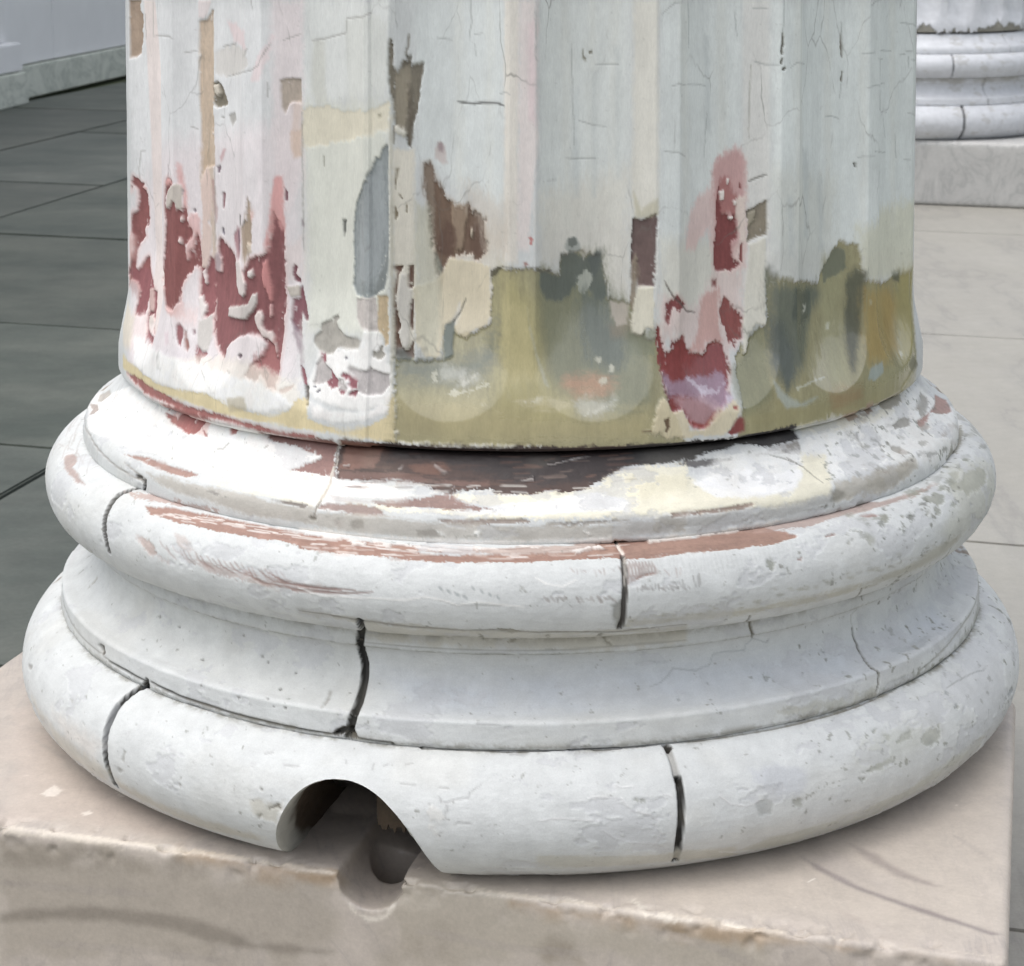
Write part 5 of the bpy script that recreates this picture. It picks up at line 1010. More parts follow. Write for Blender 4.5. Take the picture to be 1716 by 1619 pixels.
('col','c','b7b9b6',0.278,0.9,0.4,'i',-0.25,0,[940,4999,925,5142]),
('col','c','b7b9b6',0.4,0.9,0.4,'i',-0.25,0,[941,5062,935,5217]),
('col','c','b7b9b6',0.3,0.9,0.4,'i',-0.25,0,[974,5018,955,5227]),
('col','c','b7b9b6',0.339,0.9,0.4,'i',-0.25,0,[991,5057,975,5223]),
('col','c','b7b9b6',0.504,0.9,0.4,'i',-0.25,0,[1026,5046,1025,5125]),
('col','c','b7b9b6',0.304,0.9,0.4,'i',-0.25,0,[1043,5053,1024,5199]),
('col','c','b7b9b6',0.545,0.9,0.4,'i',-0.25,0,[1084,5002,1061,5151]),
('col','c','b7b9b6',0.314,0.9,0.4,'i',-0.25,0,[1108,5031,1098,5135]),
('col','c','b7b9b6',0.267,0.9,0.4,'i',-0.25,0,[1125,5075,1106,5221]),
('col','c','b7b9b6',0.281,0.9,0.4,'i',-0.25,0,[1154,5058,1132,5204]),
('col','c','b7b9b6',0.412,0.9,0.4,'i',-0.25,0,[1181,5018,1159,5170]),
('col','c','b7b9b6',0.261,0.9,0.4,'i',-0.25,0,[1194,5063,1187,5194]),
('col','c','b7b9b6',0.308,0.9,0.4,'i',-0.25,0,[1228,5028,1207,5173]),
('col','c','b7b9b6',0.533,0.9,0.4,'i',-0.25,0,[1257,5040,1233,5186]),
('col','c','b7b9b6',0.258,0.9,0.4,'i',-0.25,0,[1276,5042,1278,5133]),
('col','c','b7b9b6',0.399,0.9,0.4,'i',-0.25,0,[1292,5076,1285,5211]),
('col','c','b7b9b6',0.292,0.9,0.4,'i',-0.25,0,[1327,5043,1322,5151]),
('col','c','86827e',0.713,0.93,0.4,'i',-0.3,0,[743,5224,753,5249]),
('col','c','86827e',0.593,1.79,0.4,'i',-0.3,0,[763,5220,769,5255]),
('col','c','86827e',0.409,1.62,0.4,'i',-0.3,0,[795,5230,813,5258]),
('col','c','86827e',0.574,1.19,0.4,'i',-0.3,0,[827,5222,825,5250]),
('col','c','86827e',0.783,1.44,0.4,'i',-0.3,0,[843,5222,847,5259]),
('col','c','86827e',0.479,1.76,0.4,'i',-0.3,0,[878,5228,889,5252]),
('col','c','86827e',0.684,1.04,0.4,'i',-0.3,0,[894,5232,908,5262]),
('col','c','86827e',0.714,1.84,0.4,'i',-0.3,0,[911,5227,933,5247]),
('col','c','86827e',0.484,1.77,0.4,'i',-0.3,0,[939,5216,942,5253]),
('col','c','86827e',0.567,1.19,0.4,'i',-0.3,0,[952,5218,973,5262]),
('col','c','86827e',0.432,1.33,0.4,'i',-0.3,0,[979,5217,992,5249]),
('col','c','86827e',0.481,1.72,0.4,'i',-0.3,0,[1005,5206,1011,5265]),
('col','c','86827e',0.656,0.992,0.4,'i',-0.3,0,[1075,5185,1086,5258]),
('col','c','86827e',0.574,0.964,0.4,'i',-0.3,0,[1104,5182,1107,5262]),
('col','c','86827e',0.635,1.18,0.4,'i',-0.3,0,[1118,5178,1123,5256]),
('col','c','bfc2be',0.45,0.9,0.4,'i',-0.2,0,[1225,5094,1223,5186]),
('col','c','bfc2be',0.45,0.9,0.4,'i',-0.2,0,[1258,5091,1255,5178]),
('col','c','bfc2be',0.45,0.9,0.4,'i',-0.2,0,[1293,5086,1288,5175]),
('col','c','bfc2be',0.45,0.9,0.4,'i',-0.2,0,[1327,5081,1320,5168]),
('col','c','bfc2be',0.45,0.9,0.4,'i',-0.2,0,[1359,5079,1355,5163]),
('col','c','bfc2be',0.45,0.9,0.4,'i',-0.2,0,[1394,5074,1389,5158]),
('col','c','bfc2be',0.45,0.9,0.4,'i',-0.2,0,[1430,5070,1422,5153]),
('col','c','bfc2be',0.45,0.9,0.4,'i',-0.2,0,[1464,5065,1456,5147]),
('col','c','bfc2be',0.45,0.9,0.4,'i',-0.2,0,[1500,5060,1494,5141]),
('col','c','bfc2be',0.45,0.9,0.4,'i',-0.2,0,[1537,5058,1527,5137]),
('col','c','bfc2be',0.45,0.9,0.4,'i',-0.2,0,[1572,5054,1562,5132]),
('col','c','bfc2be',0.45,0.9,0.4,'i',-0.2,0,[1609,5053,1598,5128]),
('col','c','bfc2be',0.45,0.9,0.4,'i',-0.2,0,[1645,5049,1634,5124]),
('col','c','bfc2be',0.45,0.9,0.4,'i',-0.2,0,[1682,5045,1671,5119]),
('col','c','bfc2be',0.45,0.9,0.4,'i',-0.2,0,[1718,5042,1707,5114]),
('col','c','bfc2be',0.45,0.9,0.4,'i',-0.2,0,[1758,5039,1744,5110]),
('col','c','bfc2be',0.45,0.9,0.4,'i',-0.2,0,[1796,5036,1781,5105]),
('col','c','bfc2be',0.45,0.9,0.4,'i',-0.2,0,[1834,5033,1821,5102]),
('col','c','bfc2be',0.45,0.9,0.4,'i',-0.2,0,[1874,5031,1857,5099]),
('col','c','bfc2be',0.45,0.9,0.4,'i',-0.2,0,[1912,5028,1902,5091]),
('col','c','bfc2be',0.45,0.9,0.4,'i',-0.2,0,[1952,5026,1941,5088]),
('col','c','bfc2be',0.45,0.9,0.4,'i',-0.2,0,[1993,5024,1978,5086]),
('col','c','bfc2be',0.45,0.9,0.4,'i',-0.2,0,[2031,5022,2018,5085]),
('col','c','bfc2be',0.45,0.9,0.4,'i',-0.2,0,[2072,5022,2062,5079]),
('col','c','bfc2be',0.45,0.9,0.4,'i',-0.2,0,[2117,5019,2102,5077]),
('col','c','bfc2be',0.45,0.9,0.4,'i',-0.2,0,[2159,5018,2142,5075]),
('col','c','eceae6',0.8,1.5,1.2,'i',0.35,0,[-1429,5310,-1274,5344,-1120,5336,-943,5326,-798,5322,-711,5317,-599,5289,-486,5305,-403,5333]),
('col','c','eceae6',0.8,1.5,1.2,'i',0.35,0,[-403,5333,-264,5310,-127,5327,11,5341]),
('col','c','eceae6',0.8,1.5,1.2,'i',0.35,0,[81,5145,151,5190,247,5208,332,5165]),
('col','c','a9a7a2',0.5,1.2,1,'i',-0.2,0,[-514,5307,-402,5341,-127,5332]),
('col','p','8b8d80',0.8,2.2,2.6,'i',-0.4,0,[3273,4990,3431,4987,3529,5035,3431,5096,3313,5093,3245,5032]),
('col','p','8b8d80',0.8,2.2,2.6,'i',-0.4,0,[3246,5085,3336,5100,3326,5158,3218,5165]),
('col','p','8b8d80',0.8,2.2,2.6,'i',-0.4,0,[3110,5095,3179,5101,3144,5136,3087,5123]),
('col','p','8b8d80',0.8,2.2,2.6,'i',-0.4,0,[2955,5053,3001,5064,2954,5095,2914,5083]),
('col','p','8b8d80',0.8,2.2,2.6,'i',-0.4,0,[3882,4933,4114,4942,3802,5024,3658,5047,3677,4991]),
('col','p','8b8d80',0.8,2.2,2.6,'i',-0.4,0,[4005,4992,4393,5056,4461,5153,4177,5186,3933,5156,3782,5149,3807,5072]),
('col','p','8b8d80',0.8,2.2,2.6,'i',-0.4,0,[3719,4993,3959,5032,3846,5108,3661,5071]),
('col','p','8b8d80',0.8,2.2,2.6,'i',-0.4,0,[1607,5154,1644,5145,1643,5227,1601,5228]),
('col','p','b9b8a8',0.6,16,8,'i',0,0,[4008,4859,4797,5107,4628,5320,3971,5390,3324,5387,3179,5277,3544,5157,3605,5003]),
('col','p','a9a590',0.6,8,6,'h',-0.1,0,[3155,5375,3631,5364,3453,5466,2878,5542,2608,5524,2401,5557,2360,5494,2804,5432]),
('col','p','b5b09c',0.7,6,5,'h',-0.1,0,[648,5463,1418,5464,2348,5469,2387,5540,1439,5539,655,5532]),
('col','p','b5b0a2',0.7,4,4,'h',-0.1,0,[-1455,5489,-989,5500,-554,5532,-157,5547,582,5562,1059,5581,1091,5685,592,5614,-159,5592,-703,5561,-1465,5533]),
('col','p','9c9a90',0.6,3,4,'i',-0.2,0,[5254,4334,5655,5052,5516,5028,5898,4983]),
('col','p','9c9a90',0.6,3,4,'i',-0.2,0,[5634,5009,5347,5101,5287,4988]),
('col','p','88877e',0.75,3,3,'i',-0.3,0,[538,5340,622,5298,639,5539,599,5568,555,5425]),
('col','c','6b655c',1,5,0.4,'i',-3,0,[-3157,4450,-3214,4423,-3273,4430]),
('col','c','4a4844',0.95,8,0.15,'i',-5,0,[-3136,4445,-3270,4873,-3297,4962,-3280,5062,-3254,5161,-3223,5246,-3175,5345,-3162,5410]),
('col','c','e6dfd4',0.9,3.5,0.6,'i',-1.5,0,[636,4515,642,4908,654,4995]),
('col','c','4f4a44',0.95,5,0.15,'i',-4,0,[649,4994,641,5100,634,5223,625,5345,625,5449,613,5553]),
('col','c','dcd6cc',0.8,1.6,0.6,'i',0.4,0,[659,4995,634,5223]),
('col','c','6a6458',0.55,3,1,'i',-0.6,0,[-1457,5500,-1219,5505,-1052,5517,-701,5547,-356,5557,-129,5532,98,5574,297,5567,591,5605,806,5578,1057,5577]),
('col','p','c3bfb2',0.8,5,4,'i',-0.1,0,[-1010,5538,-707,5577,-129,5559,445,5615,1091,5685,1158,6348,641,6360,14,6339,-609,6331,-1113,6326]),
('col','p','8a8678',0.8,1.2,1.4,'i',-0.4,0,[-451,6307,-405,6305,-420,6324]),
('col','p','8a8678',0.8,1.2,1.4,'i',-0.4,0,[-274,5599,-246,5628,-271,6267,-280,5694]),
('col','p','8a8678',0.8,1.2,1.4,'i',-0.4,0,[-124,6299,-48,6263,-62,6288]),
('col','p','8a8678',0.8,1.2,1.4,'i',-0.4,0,[141,5610,170,5601,169,5719]),
('col','p','8a8678',0.8,1.2,1.4,'i',-0.4,0,[476,5620,507,5583,575,6281,625,6333,561,6312]),
('col','p','8a8678',0.8,1.2,1.4,'i',-0.4,0,[162,6342,233,6350,170,6357]),
('col','p','8a8678',0.8,1.2,1.4,'i',-0.4,0,[-156,5519,13,5557,-73,5583,-150,5560]),
('col','c','97958c',0.7,1.3,0.8,'i',-0.4,0,[-1115,6356,-610,6352,-141,6353,326,6352,800,6337,1159,6341]),
('col','p','bcc3cf',0.45,26,6,'h',0,0,[-996,6624,527,6505,2780,6727,3882,6705,3787,7019,2237,6983,495,6857,-696,6869]),  # shade of the scotia put into the colour as a bluish tint
('col','p','cfcfc8',0.4,26,6,'h',0,0,[-4225,6554,-1156,6286,-1071,6989,-2645,6854,-4008,6693]),
('col','c','2c2a27',1,9,0.2,'i',-5,0,[-1035,5522,-1144,6351,-1159,6469,-1129,6563,-1117,6680,-1113,6793,-1100,6971,-1120,7059,-1138,7155]),
('col','c','4a4640',1,8,0.4,'i',-6,0,[-1225,7139,-1170,7103,-1116,7104,-1096,7144]),
('col','c','77715f',0.9,3.2,0.4,'i',-2,0,[1506,5563,1663,6313,1717,6449]),
('col','c','77715f',0.9,2.4,0.4,'i',-1.5,0,[2410,5522,2754,6330]),
('col','c','6a685e',0.95,3,0.7,'i',-2.5,0,[2712,6571,2698,6665,2679,6805,2640,6936,2661,7010,2654,7079,2632,7124]),
('col','c','a5a69e',0.7,1.2,0.7,'i',-0.5,0,[2712,6571,2704,6480,2755,6453,2764,6360]),
('col','c','9ea3a4',0.6,1,1,'i',-0.4,0,[1660,6499,1698,6481,1724,6456,1851,6514,1873,6492]),
('col','c','9ea3a4',0.6,1.2,1,'i',-0.4,0,[1368,6592,1394,6529,1486,6523,1658,6535,1669,6503]),
('col','c','9ea3a4',0.6,1.2,1,'i',-0.4,0,[1040,6635,1082,6590,1167,6609,1253,6626,1330,6604,1366,6600]),
('col','c','9ea3a4',0.6,1,1,'i',-0.4,0,[891,6704,981,6679,1040,6635]),
('col','c','9ea3a4',0.6,0.9,1,'i',-0.4,0,[880,6514,964,6538,1050,6538]),
('col','p','a9afb4',0.6,4,5,'h',-0.1,0,[2975,6842,3208,6860,3450,6891,3265,6970,2998,6913]),
('col','p','aaada6',0.7,5,6,'i',-0.1,0,[3455,7140,4342,7103,4568,7046,5226,6914,4977,6959,4964,7559,4291,7546,3654,7549,3071,7543,2705,7176,2658,7115,3102,7121]),
('col','p','b3b2a6',0.7,5,6,'i',-0.1,0,[1718,7049,2120,7065,2633,7090,2695,7532,2117,7134,1717,7092]),
('col','p','85888a',0.9,0.7,0.4,'i',-0.5,0,[1068,6816,1079,6819,1069,6832]),
('col','p','85888a',0.9,0.7,0.4,'i',-0.5,0,[1312,6721,1324,6726,1314,6737]),
('col','p','85888a',0.9,0.7,0.4,'i',-0.5,0,[1757,6773,1770,6775,1759,6786]),
('col','p','85888a',0.9,0.7,0.4,'i',-0.5,0,[1904,6819,1914,6824,1899,6835]),
('col','p','85888a',0.9,0.7,0.4,'i',-0.5,0,[1698,6652,1710,6656,1700,6667]),
('col','p','85888a',0.9,0.7,0.4,'i',-0.5,0,[2342,6674,2358,6680,2341,6688]),
('col','p','85888a',0.9,0.7,0.4,'i',-0.5,0,[3915,6900,3924,6914,3889,6916]),
('col','p','85888a',0.9,0.7,0.4,'i',-0.5,0,[3746,6883,3755,6893,3722,6900]),
('col','p','85888a',0.9,0.7,0.4,'i',-0.5,0,[3333,7022,3370,7036,3345,7040]),
('col','p','85888a',0.9,0.7,0.4,'i',-0.5,0,[2081,6780,2093,6785,2076,6796]),
('col','p','85888a',0.9,0.7,0.4,'i',-0.5,0,[3225,7107,3252,7116,3237,7126]),
('col','p','85888a',0.9,0.7,0.4,'i',-0.5,0,[4531,6670,4568,6687,4500,6680]),
('col','p','a09d96',0.85,0.8,0.6,'i',-0.5,0,[-4492,6740,-4483,6676,-4437,6671,-4445,6734]),
('col','p','a09d96',0.85,0.8,0.6,'i',-0.5,0,[-5229,6767,-3540,5521,-3518,5526,-5234,6754]),
('col','p','a09d96',0.85,0.8,0.6,'i',-0.5,0,[-4501,6768,-4443,6759,-4471,6784]),
('col','p','a09d96',0.85,0.8,0.6,'i',-0.5,0,[-1334,6971,-1348,6861,-1338,6838,-1352,6788,-1336,6792,-1321,6856,-1319,6943]),
('col','p','7f7d78',0.9,0.7,0.5,'i',-0.5,0,[-3131,6592,-3106,6581,-3093,6594,-3115,6603]),
('col','p','7f7d78',0.9,0.7,0.5,'i',-0.5,0,[-2862,6605,-2840,6596,-2829,6607,-2848,6616]),
('col','p','7f7d78',0.9,0.7,0.5,'i',-0.5,0,[-2484,6774,-2466,6763,-2452,6776,-2465,6784]),
('col','p','7f7d78',0.9,0.7,0.5,'i',-0.5,0,[-1978,6629,-1962,6623,-1952,6636,-1966,6642]),
('col','p','7f7d78',0.9,0.7,0.5,'i',-0.5,0,[-1912,6663,-1896,6657,-1885,6669,-1901,6675]),
('col','p','7f7d78',0.9,0.7,0.5,'i',-0.5,0,[-1747,6966,-1734,6959,-1723,6973,-1735,6979]),
('col','p','7f7d78',0.9,0.7,0.5,'i',-0.5,0,[-1691,7013,-1674,7007,-1671,7020,-1685,7027]),
('col','p','7f7d78',0.9,0.7,0.5,'i',-0.5,0,[-1602,7009,-1587,7001,-1583,7015,-1598,7020]),
('col','p','7f7d78',0.9,0.7,0.5,'i',-0.5,0,[-1723,6845,-1708,6837,-1697,6851,-1707,6861]),
('col','p','7f7d78',0.9,0.7,0.5,'i',-0.5,0,[-1979,7007,-1959,6998,-1955,7011,-1971,7020]),
('col','p','7f7d78',0.9,0.7,0.5,'i',-0.5,0,[-2312,6992,-2295,6984,-2287,6999,-2305,7006]),
('col','p','7f7d78',0.9,0.7,0.5,'i',-0.5,0,[-1659,6699,-1643,6692,-1635,6706,-1648,6714]),
('col','p','7f7d78',0.9,0.7,0.5,'i',-0.5,0,[-2175,6516,-2154,6509,-2148,6521,-2169,6530]),
('col','p','9a968c',1,1,0.8,'i',-2,0,[-3544,7040,-3462,7025,-3440,7066,-3503,7077]),
('col','c','7d7870',0.7,1.6,0.8,'i',-0.6,0,[-4772,7018,-4505,7047,-4140,7083,-3756,7094,-3500,7094,-3282,7112,-2981,7115,-2863,7116]),
('col','c','55524c',1,5,0.4,'i',-4,0,[-3509,7040,-3472,7078]),
('col','c','55524c',0.8,2.6,0.8,'i',-1.5,0,[-3369,7111,-3121,7107,-2879,7115]),
('col','c','4f4a42',0.85,3.2,0.9,'i',-2,0,[-2807,7103,-2513,7125,-2217,7130,-1938,7135,-1686,7143,-1236,7147]),
('col','c','4a463f',0.85,3.4,0.9,'i',-2,0,[-1089,7148,-840,7163,-647,7525,-396,7518,-84,7526,248,7514]),
('col','c','4a463f',0.85,3.2,0.8,'i',-2,0,[94,7174,458,7524,908,7523]),
('col','c','67645a',0.7,3,1.2,'i',-1.4,0,[908,7523,1319,7533,1744,7538,2046,7540,2354,7541,2622,7532]),
('col','c','8a887a',0.6,2.4,1.6,'i',-0.6,0,[2618,7536,2864,7521,3144,7121,3527,7077,3998,7017,4591,6999,5145,6983]),
('col','c','2c2a27',1,10,0.15,'i',-5,0,[-2853,7111,-2918,7529]),
('col','c','33322f',1,9,0.12,'i',-5.5,0,[-2879,7146,-2937,7594,-2953,7690,-2953,7787,-2948,7888,-2942,7982,-2922,8088,-2908,8161,-2889,8241,-2891,8353,-2896,8386]),
('col','c','8f9193',0.8,4,0.2,'i',-1,0,[-2980,7731,-2976,7848,-2960,7972,-2946,8095]),
('col','c','b5b4b0',0.95,6.5,0.4,'i',-4,0,[928,7556,935,7665,937,7794,939,7835]),
('col','c','2c2a26',1,6.5,0.2,'i',-5,0,[943,7804,942,7912,938,8025,930,8142,922,8251,936,8452,942,8504]),
('col','c','4a463f',1,7,0.4,'i',-6,0,[919,7535,943,7564]),
('col','p','6f6f62',1,1.4,1.2,'i',-3,0,[5078,7828,5231,7929,5245,7963,5184,8002,4911,7965,5033,7948,5087,7892]),
('col','c','8f9188',0.9,3.2,0.8,'i',-1,0,[5006,7613,5052,7677,5089,7761,5145,7846]),
('col','c','8c8f90',0.8,1.6,1,'i',-0.6,0,[3288,7710,3439,7713,3544,7724,3636,7731,3764,7755,3837,7782,3929,7780]),
('col','p','9a9ea0',0.8,1,0.9,'i',-0.4,0,[4187,7613,4192,7625,4110,7640,4105,7631]),
('col','p','9a9ea0',0.8,1,0.9,'i',-0.4,0,[3245,7725,3279,7749,3251,7764,3229,7744]),
('col','p','9a9ea0',0.8,1,0.9,'i',-0.4,0,[3258,7841,3298,7843,3263,7884,3223,7875]),
('col','p','9a9ea0',0.8,1,0.9,'i',-0.4,0,[3610,8042,3630,8049,3616,8062]),
('col','p','9a9ea0',0.8,1,0.9,'i',-0.4,0,[3437,8115,3485,8094,3471,8121]),
('col','p','9a9ea0',0.8,1,0.9,'i',-0.4,0,[4098,8092,4253,8085,4301,8152,4129,8126]),
('col','p','96988f',0.8,1.6,2,'i',-0.4,0,[2209,8029,2286,8009,2466,7990,2471,8025,2329,8043,2218,8040]),
('col','p','96988f',0.8,1.6,2,'i',-0.4,0,[2178,8061,2212,8070,2210,8109,2173,8103]),
('col','p','96988f',0.8,1.6,2,'i',-0.4,0,[2764,7946,3019,7901,2966,7994,2854,8040,2775,7992]),
('col','p','96988f',0.8,1.6,2,'i',-0.4,0,[2651,7879,2715,7869,2693,7912,2547,7921,2529,7894]),
('col','p','96988f',0.8,1.6,2,'i',-0.4,0,[2480,7835,2531,7841,2492,7861]),
('col','p','96988f',0.8,1.6,2,'i',-0.4,0,[3226,7862,3314,7859,3258,7897]),
('col','p','96988f',0.8,1.6,2,'i',-0.4,0,[2346,7795,2430,7764,2399,7788]),
('col','p','96988f',0.8,1.6,2,'i',-0.4,0,[1659,8084,1729,8090,1719,8140,1668,8117]),
('col','p','96988f',0.8,1.6,2,'i',-0.4,0,[669,7931,732,7927,720,7954,677,7944]),
('col','p','b5b6aa',0.5,14,8,'i',-0.1,0,[2235,7808,2550,7811,2991,7845,3012,7966,2738,8023,2329,8043,2176,7959]),
('col','p','bdbdb0',0.7,7,6,'h',-0.1,0,[1537,8371,2132,8355,2752,8274,3240,8205,3708,8208,3364,8401,2707,8439,2199,8560,1791,8603,1340,8499]),
('col','p','c5c2b4',0.7,5,4,'h',-0.1,0,[86,8303,589,8354,901,8359,1311,8401,1380,8601,930,8499,429,8464,89,8465]),
('col','p','b9bcc4',0.5,6,5,'i',0,0,[1411,7826,1609,7824,1790,7903,1741,8052,1563,8054,1477,7976,1410,7906]),
('col','p','9d9f9c',0.6,2.5,2.5,'i',-0.3,0,[1398,8061,1467,8035,1523,8065,1509,8154,1443,8150]),
('col','c','f0efee',0.8,1.4,1,'i',0.4,0,[1176,7962,1242,8032,1349,8068,1467,8035]),
('col','c','a5a5a4',0.5,1,1,'i',-0.4,0,[1177,7969,1244,8038,1351,8071,1469,8040]),
('col','c','f0efee',0.8,1.4,1,'i',0.4,0,[544,7814,592,7842,670,7835]),
('col','c','a5a5a4',0.5,1,1,'i',-0.4,0,[546,7820,594,7848,672,7841]),
('col','c','f0efee',0.8,1.4,1,'i',0.4,0,[384,7901,435,7895,586,7914,633,7994,748,8044,797,8087]),
('col','c','a5a5a4',0.5,1,1,'i',-0.4,0,[386,7907,437,7901,587,7919,634,7999,751,8048,799,8093]),
('col','c','f0efee',0.8,1.4,1,'i',0.4,0,[84,8043,216,8027,298,8039,463,8061]),
('col','c','a5a5a4',0.5,1,1,'i',-0.4,0,[87,8046,218,8031,299,8045,465,8064]),
('col','c','f0efee',0.8,1.4,1,'i',0.4,0,[462,8118,530,8185,630,8229,785,8259,813,8170]),
('col','c','a5a5a4',0.5,1,1,'i',-0.4,0,[464,8124,530,8193,633,8233,788,8265,815,8175]),
('col','c','f0efee',0.8,1.4,1,'i',0.4,0,[837,7910,878,7923,894,7946]),
('col','c','a5a5a4',0.5,1,1,'i',-0.4,0,[838,7914,879,7929,895,7949]),
('col','c','f0efee',0.8,1.4,1,'i',0.4,0,[1211,8445,1340,8499]),
('col','c','a5a5a4',0.5,1,1,'i',-0.4,0,[1215,8458,1349,8518]),
('col','c','a9a9a8',0.75,1.6,0.9,'i',-0.45,0,[-436,8047,-454,8022,-438,7988,-441,7937,-385,7908,-318,7899,-308,7858,-241,7800]),
('col','c','a9a9a8',0.75,1.6,0.9,'i',-0.45,0,[-488,7900,-475,7940,-442,7930]),
('col','c','a9a9a8',0.75,1.6,0.9,'i',-0.45,0,[-544,7945,-531,7982,-551,8016]),
('col','c','a9a9a8',0.75,1.6,0.9,'i',-0.45,0,[-505,8169,-459,8136]),
('col','c','a9a9a8',0.75,1.6,0.9,'i',-0.45,0,[-495,7835,-435,7838]),
('col','c','a9a9a8',0.75,1.6,0.9,'i',-0.45,0,[-861,7715,-827,7694]),
('col','c','a9a9a8',0.75,1.6,0.9,'i',-0.45,0,[-718,7681,-671,7668]),
('col','c','a9a9a8',0.75,1.6,0.9,'i',-0.45,0,[-915,7750,-920,7698]),
('col','c','a9a9a8',0.75,1.6,0.9,'i',-0.45,0,[-1105,7693,-1089,7730]),
('col','c','a9a9a8',0.75,1.6,0.9,'i',-0.45,0,[-1589,7732,-1649,7759]),
('col','c','a9a9a8',0.75,1.6,0.9,'i',-0.45,0,[-1491,7811,-1390,7797]),
('col','c','a9a9a8',0.75,1.6,0.9,'i',-0.45,0,[-731,7826,-636,7832,-649,7820]),
('col','c','a9a9a8',0.75,1.6,0.9,'i',-0.45,0,[-397,8085,-369,8063,-289,8067]),
('col','c','a9a9a8',0.75,1.6,0.9,'i',-0.45,0,[-295,6984,-233,6984,-145,6989]),
('col','p','dad9d4',0.7,2,2,'i',0.3,0,[-563,7997,-520,7967,-450,7989,-454,8041,-517,8060,-550,8101,-493,8168,-505,8098]),
('col','p','bcb8aa',0.7,4,4,'i',-0.2,0,[-1686,8088,-1632,8068,-1561,8087,-1470,8066,-1434,8034,-1484,8215,-1564,8218,-1641,8190]),
('col','p','7a7568',0.85,1,0.9,'i',-0.6,0,[-1547,8119,-1470,8066,-1463,8080,-1534,8136]),
('col','p','7a7568',0.85,1,0.9,'i',-0.6,0,[-1622,8194,-1591,8172,-1597,8201,-1619,8223]),
('col','p','7a7568',0.85,1,0.9,'i',-0.6,0,[-1673,8081,-1644,8078,-1651,8099]),
('col','p','7a7568',0.85,1,0.9,'i',-0.6,0,[-1476,8097,-1450,8077,-1454,8121]),
('col','p','7a7568',0.85,1,0.9,'i',-0.6,0,[-1612,7987,-1591,7984,-1590,8017,-1605,8013]),
('col','c','e3e1dc',0.7,2,0.6,'i',0.4,0,[-1445,8062,-1466,8183,-1508,8287]),
('col','p','a3a19c',0.75,0.9,0.8,'i',-0.4,0,[-4486,8003,-4295,7930,-4309,7974,-4412,8008]),
('col','p','a3a19c',0.75,0.9,0.8,'i',-0.4,0,[-3511,7889,-3448,7881,-3441,7905]),
('col','p','a3a19c',0.75,0.9,0.8,'i',-0.4,0,[-3243,7977,-3207,7995]),
('col','p','a3a19c',0.75,0.9,0.8,'i',-0.4,0,[-2711,7799,-2678,7814,-2710,7832]),
('col','p','a3a19c',0.75,0.9,0.8,'i',-0.4,0,[-2729,8022,-2705,8029,-2714,8111,-2736,8102]),
('col','p','a3a19c',0.75,0.9,0.8,'i',-0.4,0,[-2202,8062,-2194,8137,-2219,8130]),
('col','p','a3a19c',0.75,0.9,0.8,'i',-0.4,0,[-1612,7977,-1578,7993,-1590,8017]),
('col','p','a3a19c',0.75,0.9,0.8,'i',-0.4,0,[-2807,8183,-2716,8168,-2767,8213]),
('col','p','a3a19c',0.75,0.9,0.8,'i',-0.4,0,[-4465,8013,-4324,7962,-4318,7978]),
('col','c','bdbcbc',0.6,1.2,0.9,'i',-0.35,0,[-2423,7913,-2264,7898]),
('col','c','bdbcbc',0.6,1.2,0.9,'i',-0.35,0,[-1496,7798,-1382,7794]),
('col','c','bdbcbc',0.6,1.2,0.9,'i',-0.35,0,[-1720,7845,-1681,7830,-1680,7852,-1721,7867]),
('col','c','bdbcbc',0.6,1.2,0.9,'i',-0.35,0,[-2785,7931,-2724,7880,-2734,7944]),
('col','c','bdbcbc',0.6,1.2,0.9,'i',-0.35,0,[-1652,7745,-1587,7714]),
('col','p','c9c2b2',0.6,10,6,'i',-0.1,0,[-4183,8142,-3669,8173,-3189,8203,-2898,8263,-3030,8391,-3502,8416,-3969,8305]),
('col','p','c3bdae',0.7,8,6,'i',-0.1,0,[-2817,8287,-2366,8365,-2014,8371,-1627,8388,-1691,8475,-2132,8532,-2499,8462,-2873,8377]),
('col','p','d9cfc5',0.5,18,6,'i',0,0,[-3679,8058,-3191,8040,-2976,8058,-3048,8182,-3422,8192]),
('pl','p','c2b1a6',0.6,40,20,'l',0,1,[-89,2910,762,1999,1756,1042,3348,258,2473,112,1488,140]),
('pl','p','c7bcaf',0.6,50,20,'l',0,1,[5011,151,6721,898,7833,2179,8567,3860,8775,344,6879,61]),
('pl','p','a0978a',0.75,30,20,'l',0,1,[1547,-113,4178,-53,4165,-741,1478,-1156]),  # front face toned darker: part of its shade is in the colour
('pl','p','a8a091',0.75,30,20,'l',0,1,[4494,235,5654,-91,7290,-75,7299,-260,4571,-680]),  # right half of the front face, shade toned in likewise
('pl','p','9c7d57',0.65,14,8,'l',0,1,[2965,63,4177,-31,4218,-109,3544,-120,2988,-81]),
('pl','p','9c7d57',0.6,12,8,'l',0,1,[5486,-60,6281,-34,7287,-29,8451,-41,8452,-69,6896,-130,5655,-112]),
('pl','p','827a70',0.75,8,2.5,'l',0,1,[1518,-699,2110,-578,2500,-531,2976,-524,3348,-563,3530,-631,4166,-615,4168,-662,3434,-725,2874,-634,2252,-657,1510,-783]),
('pl','p','7c7468',0.5,14,10,'l',0,1,[1547,-113,2283,-68,3223,-91,3225,-184,2037,-253,1548,-270]),
('pl','p','867b6c',0.6,14,10,'l',0,1,[5656,-359,5912,-298,5996,-462,5657,-514]),
('pl','p','9c9184',0.4,26,12,'l',0,1,[4442,-358,5057,-336,5054,-608,4525,-688]),
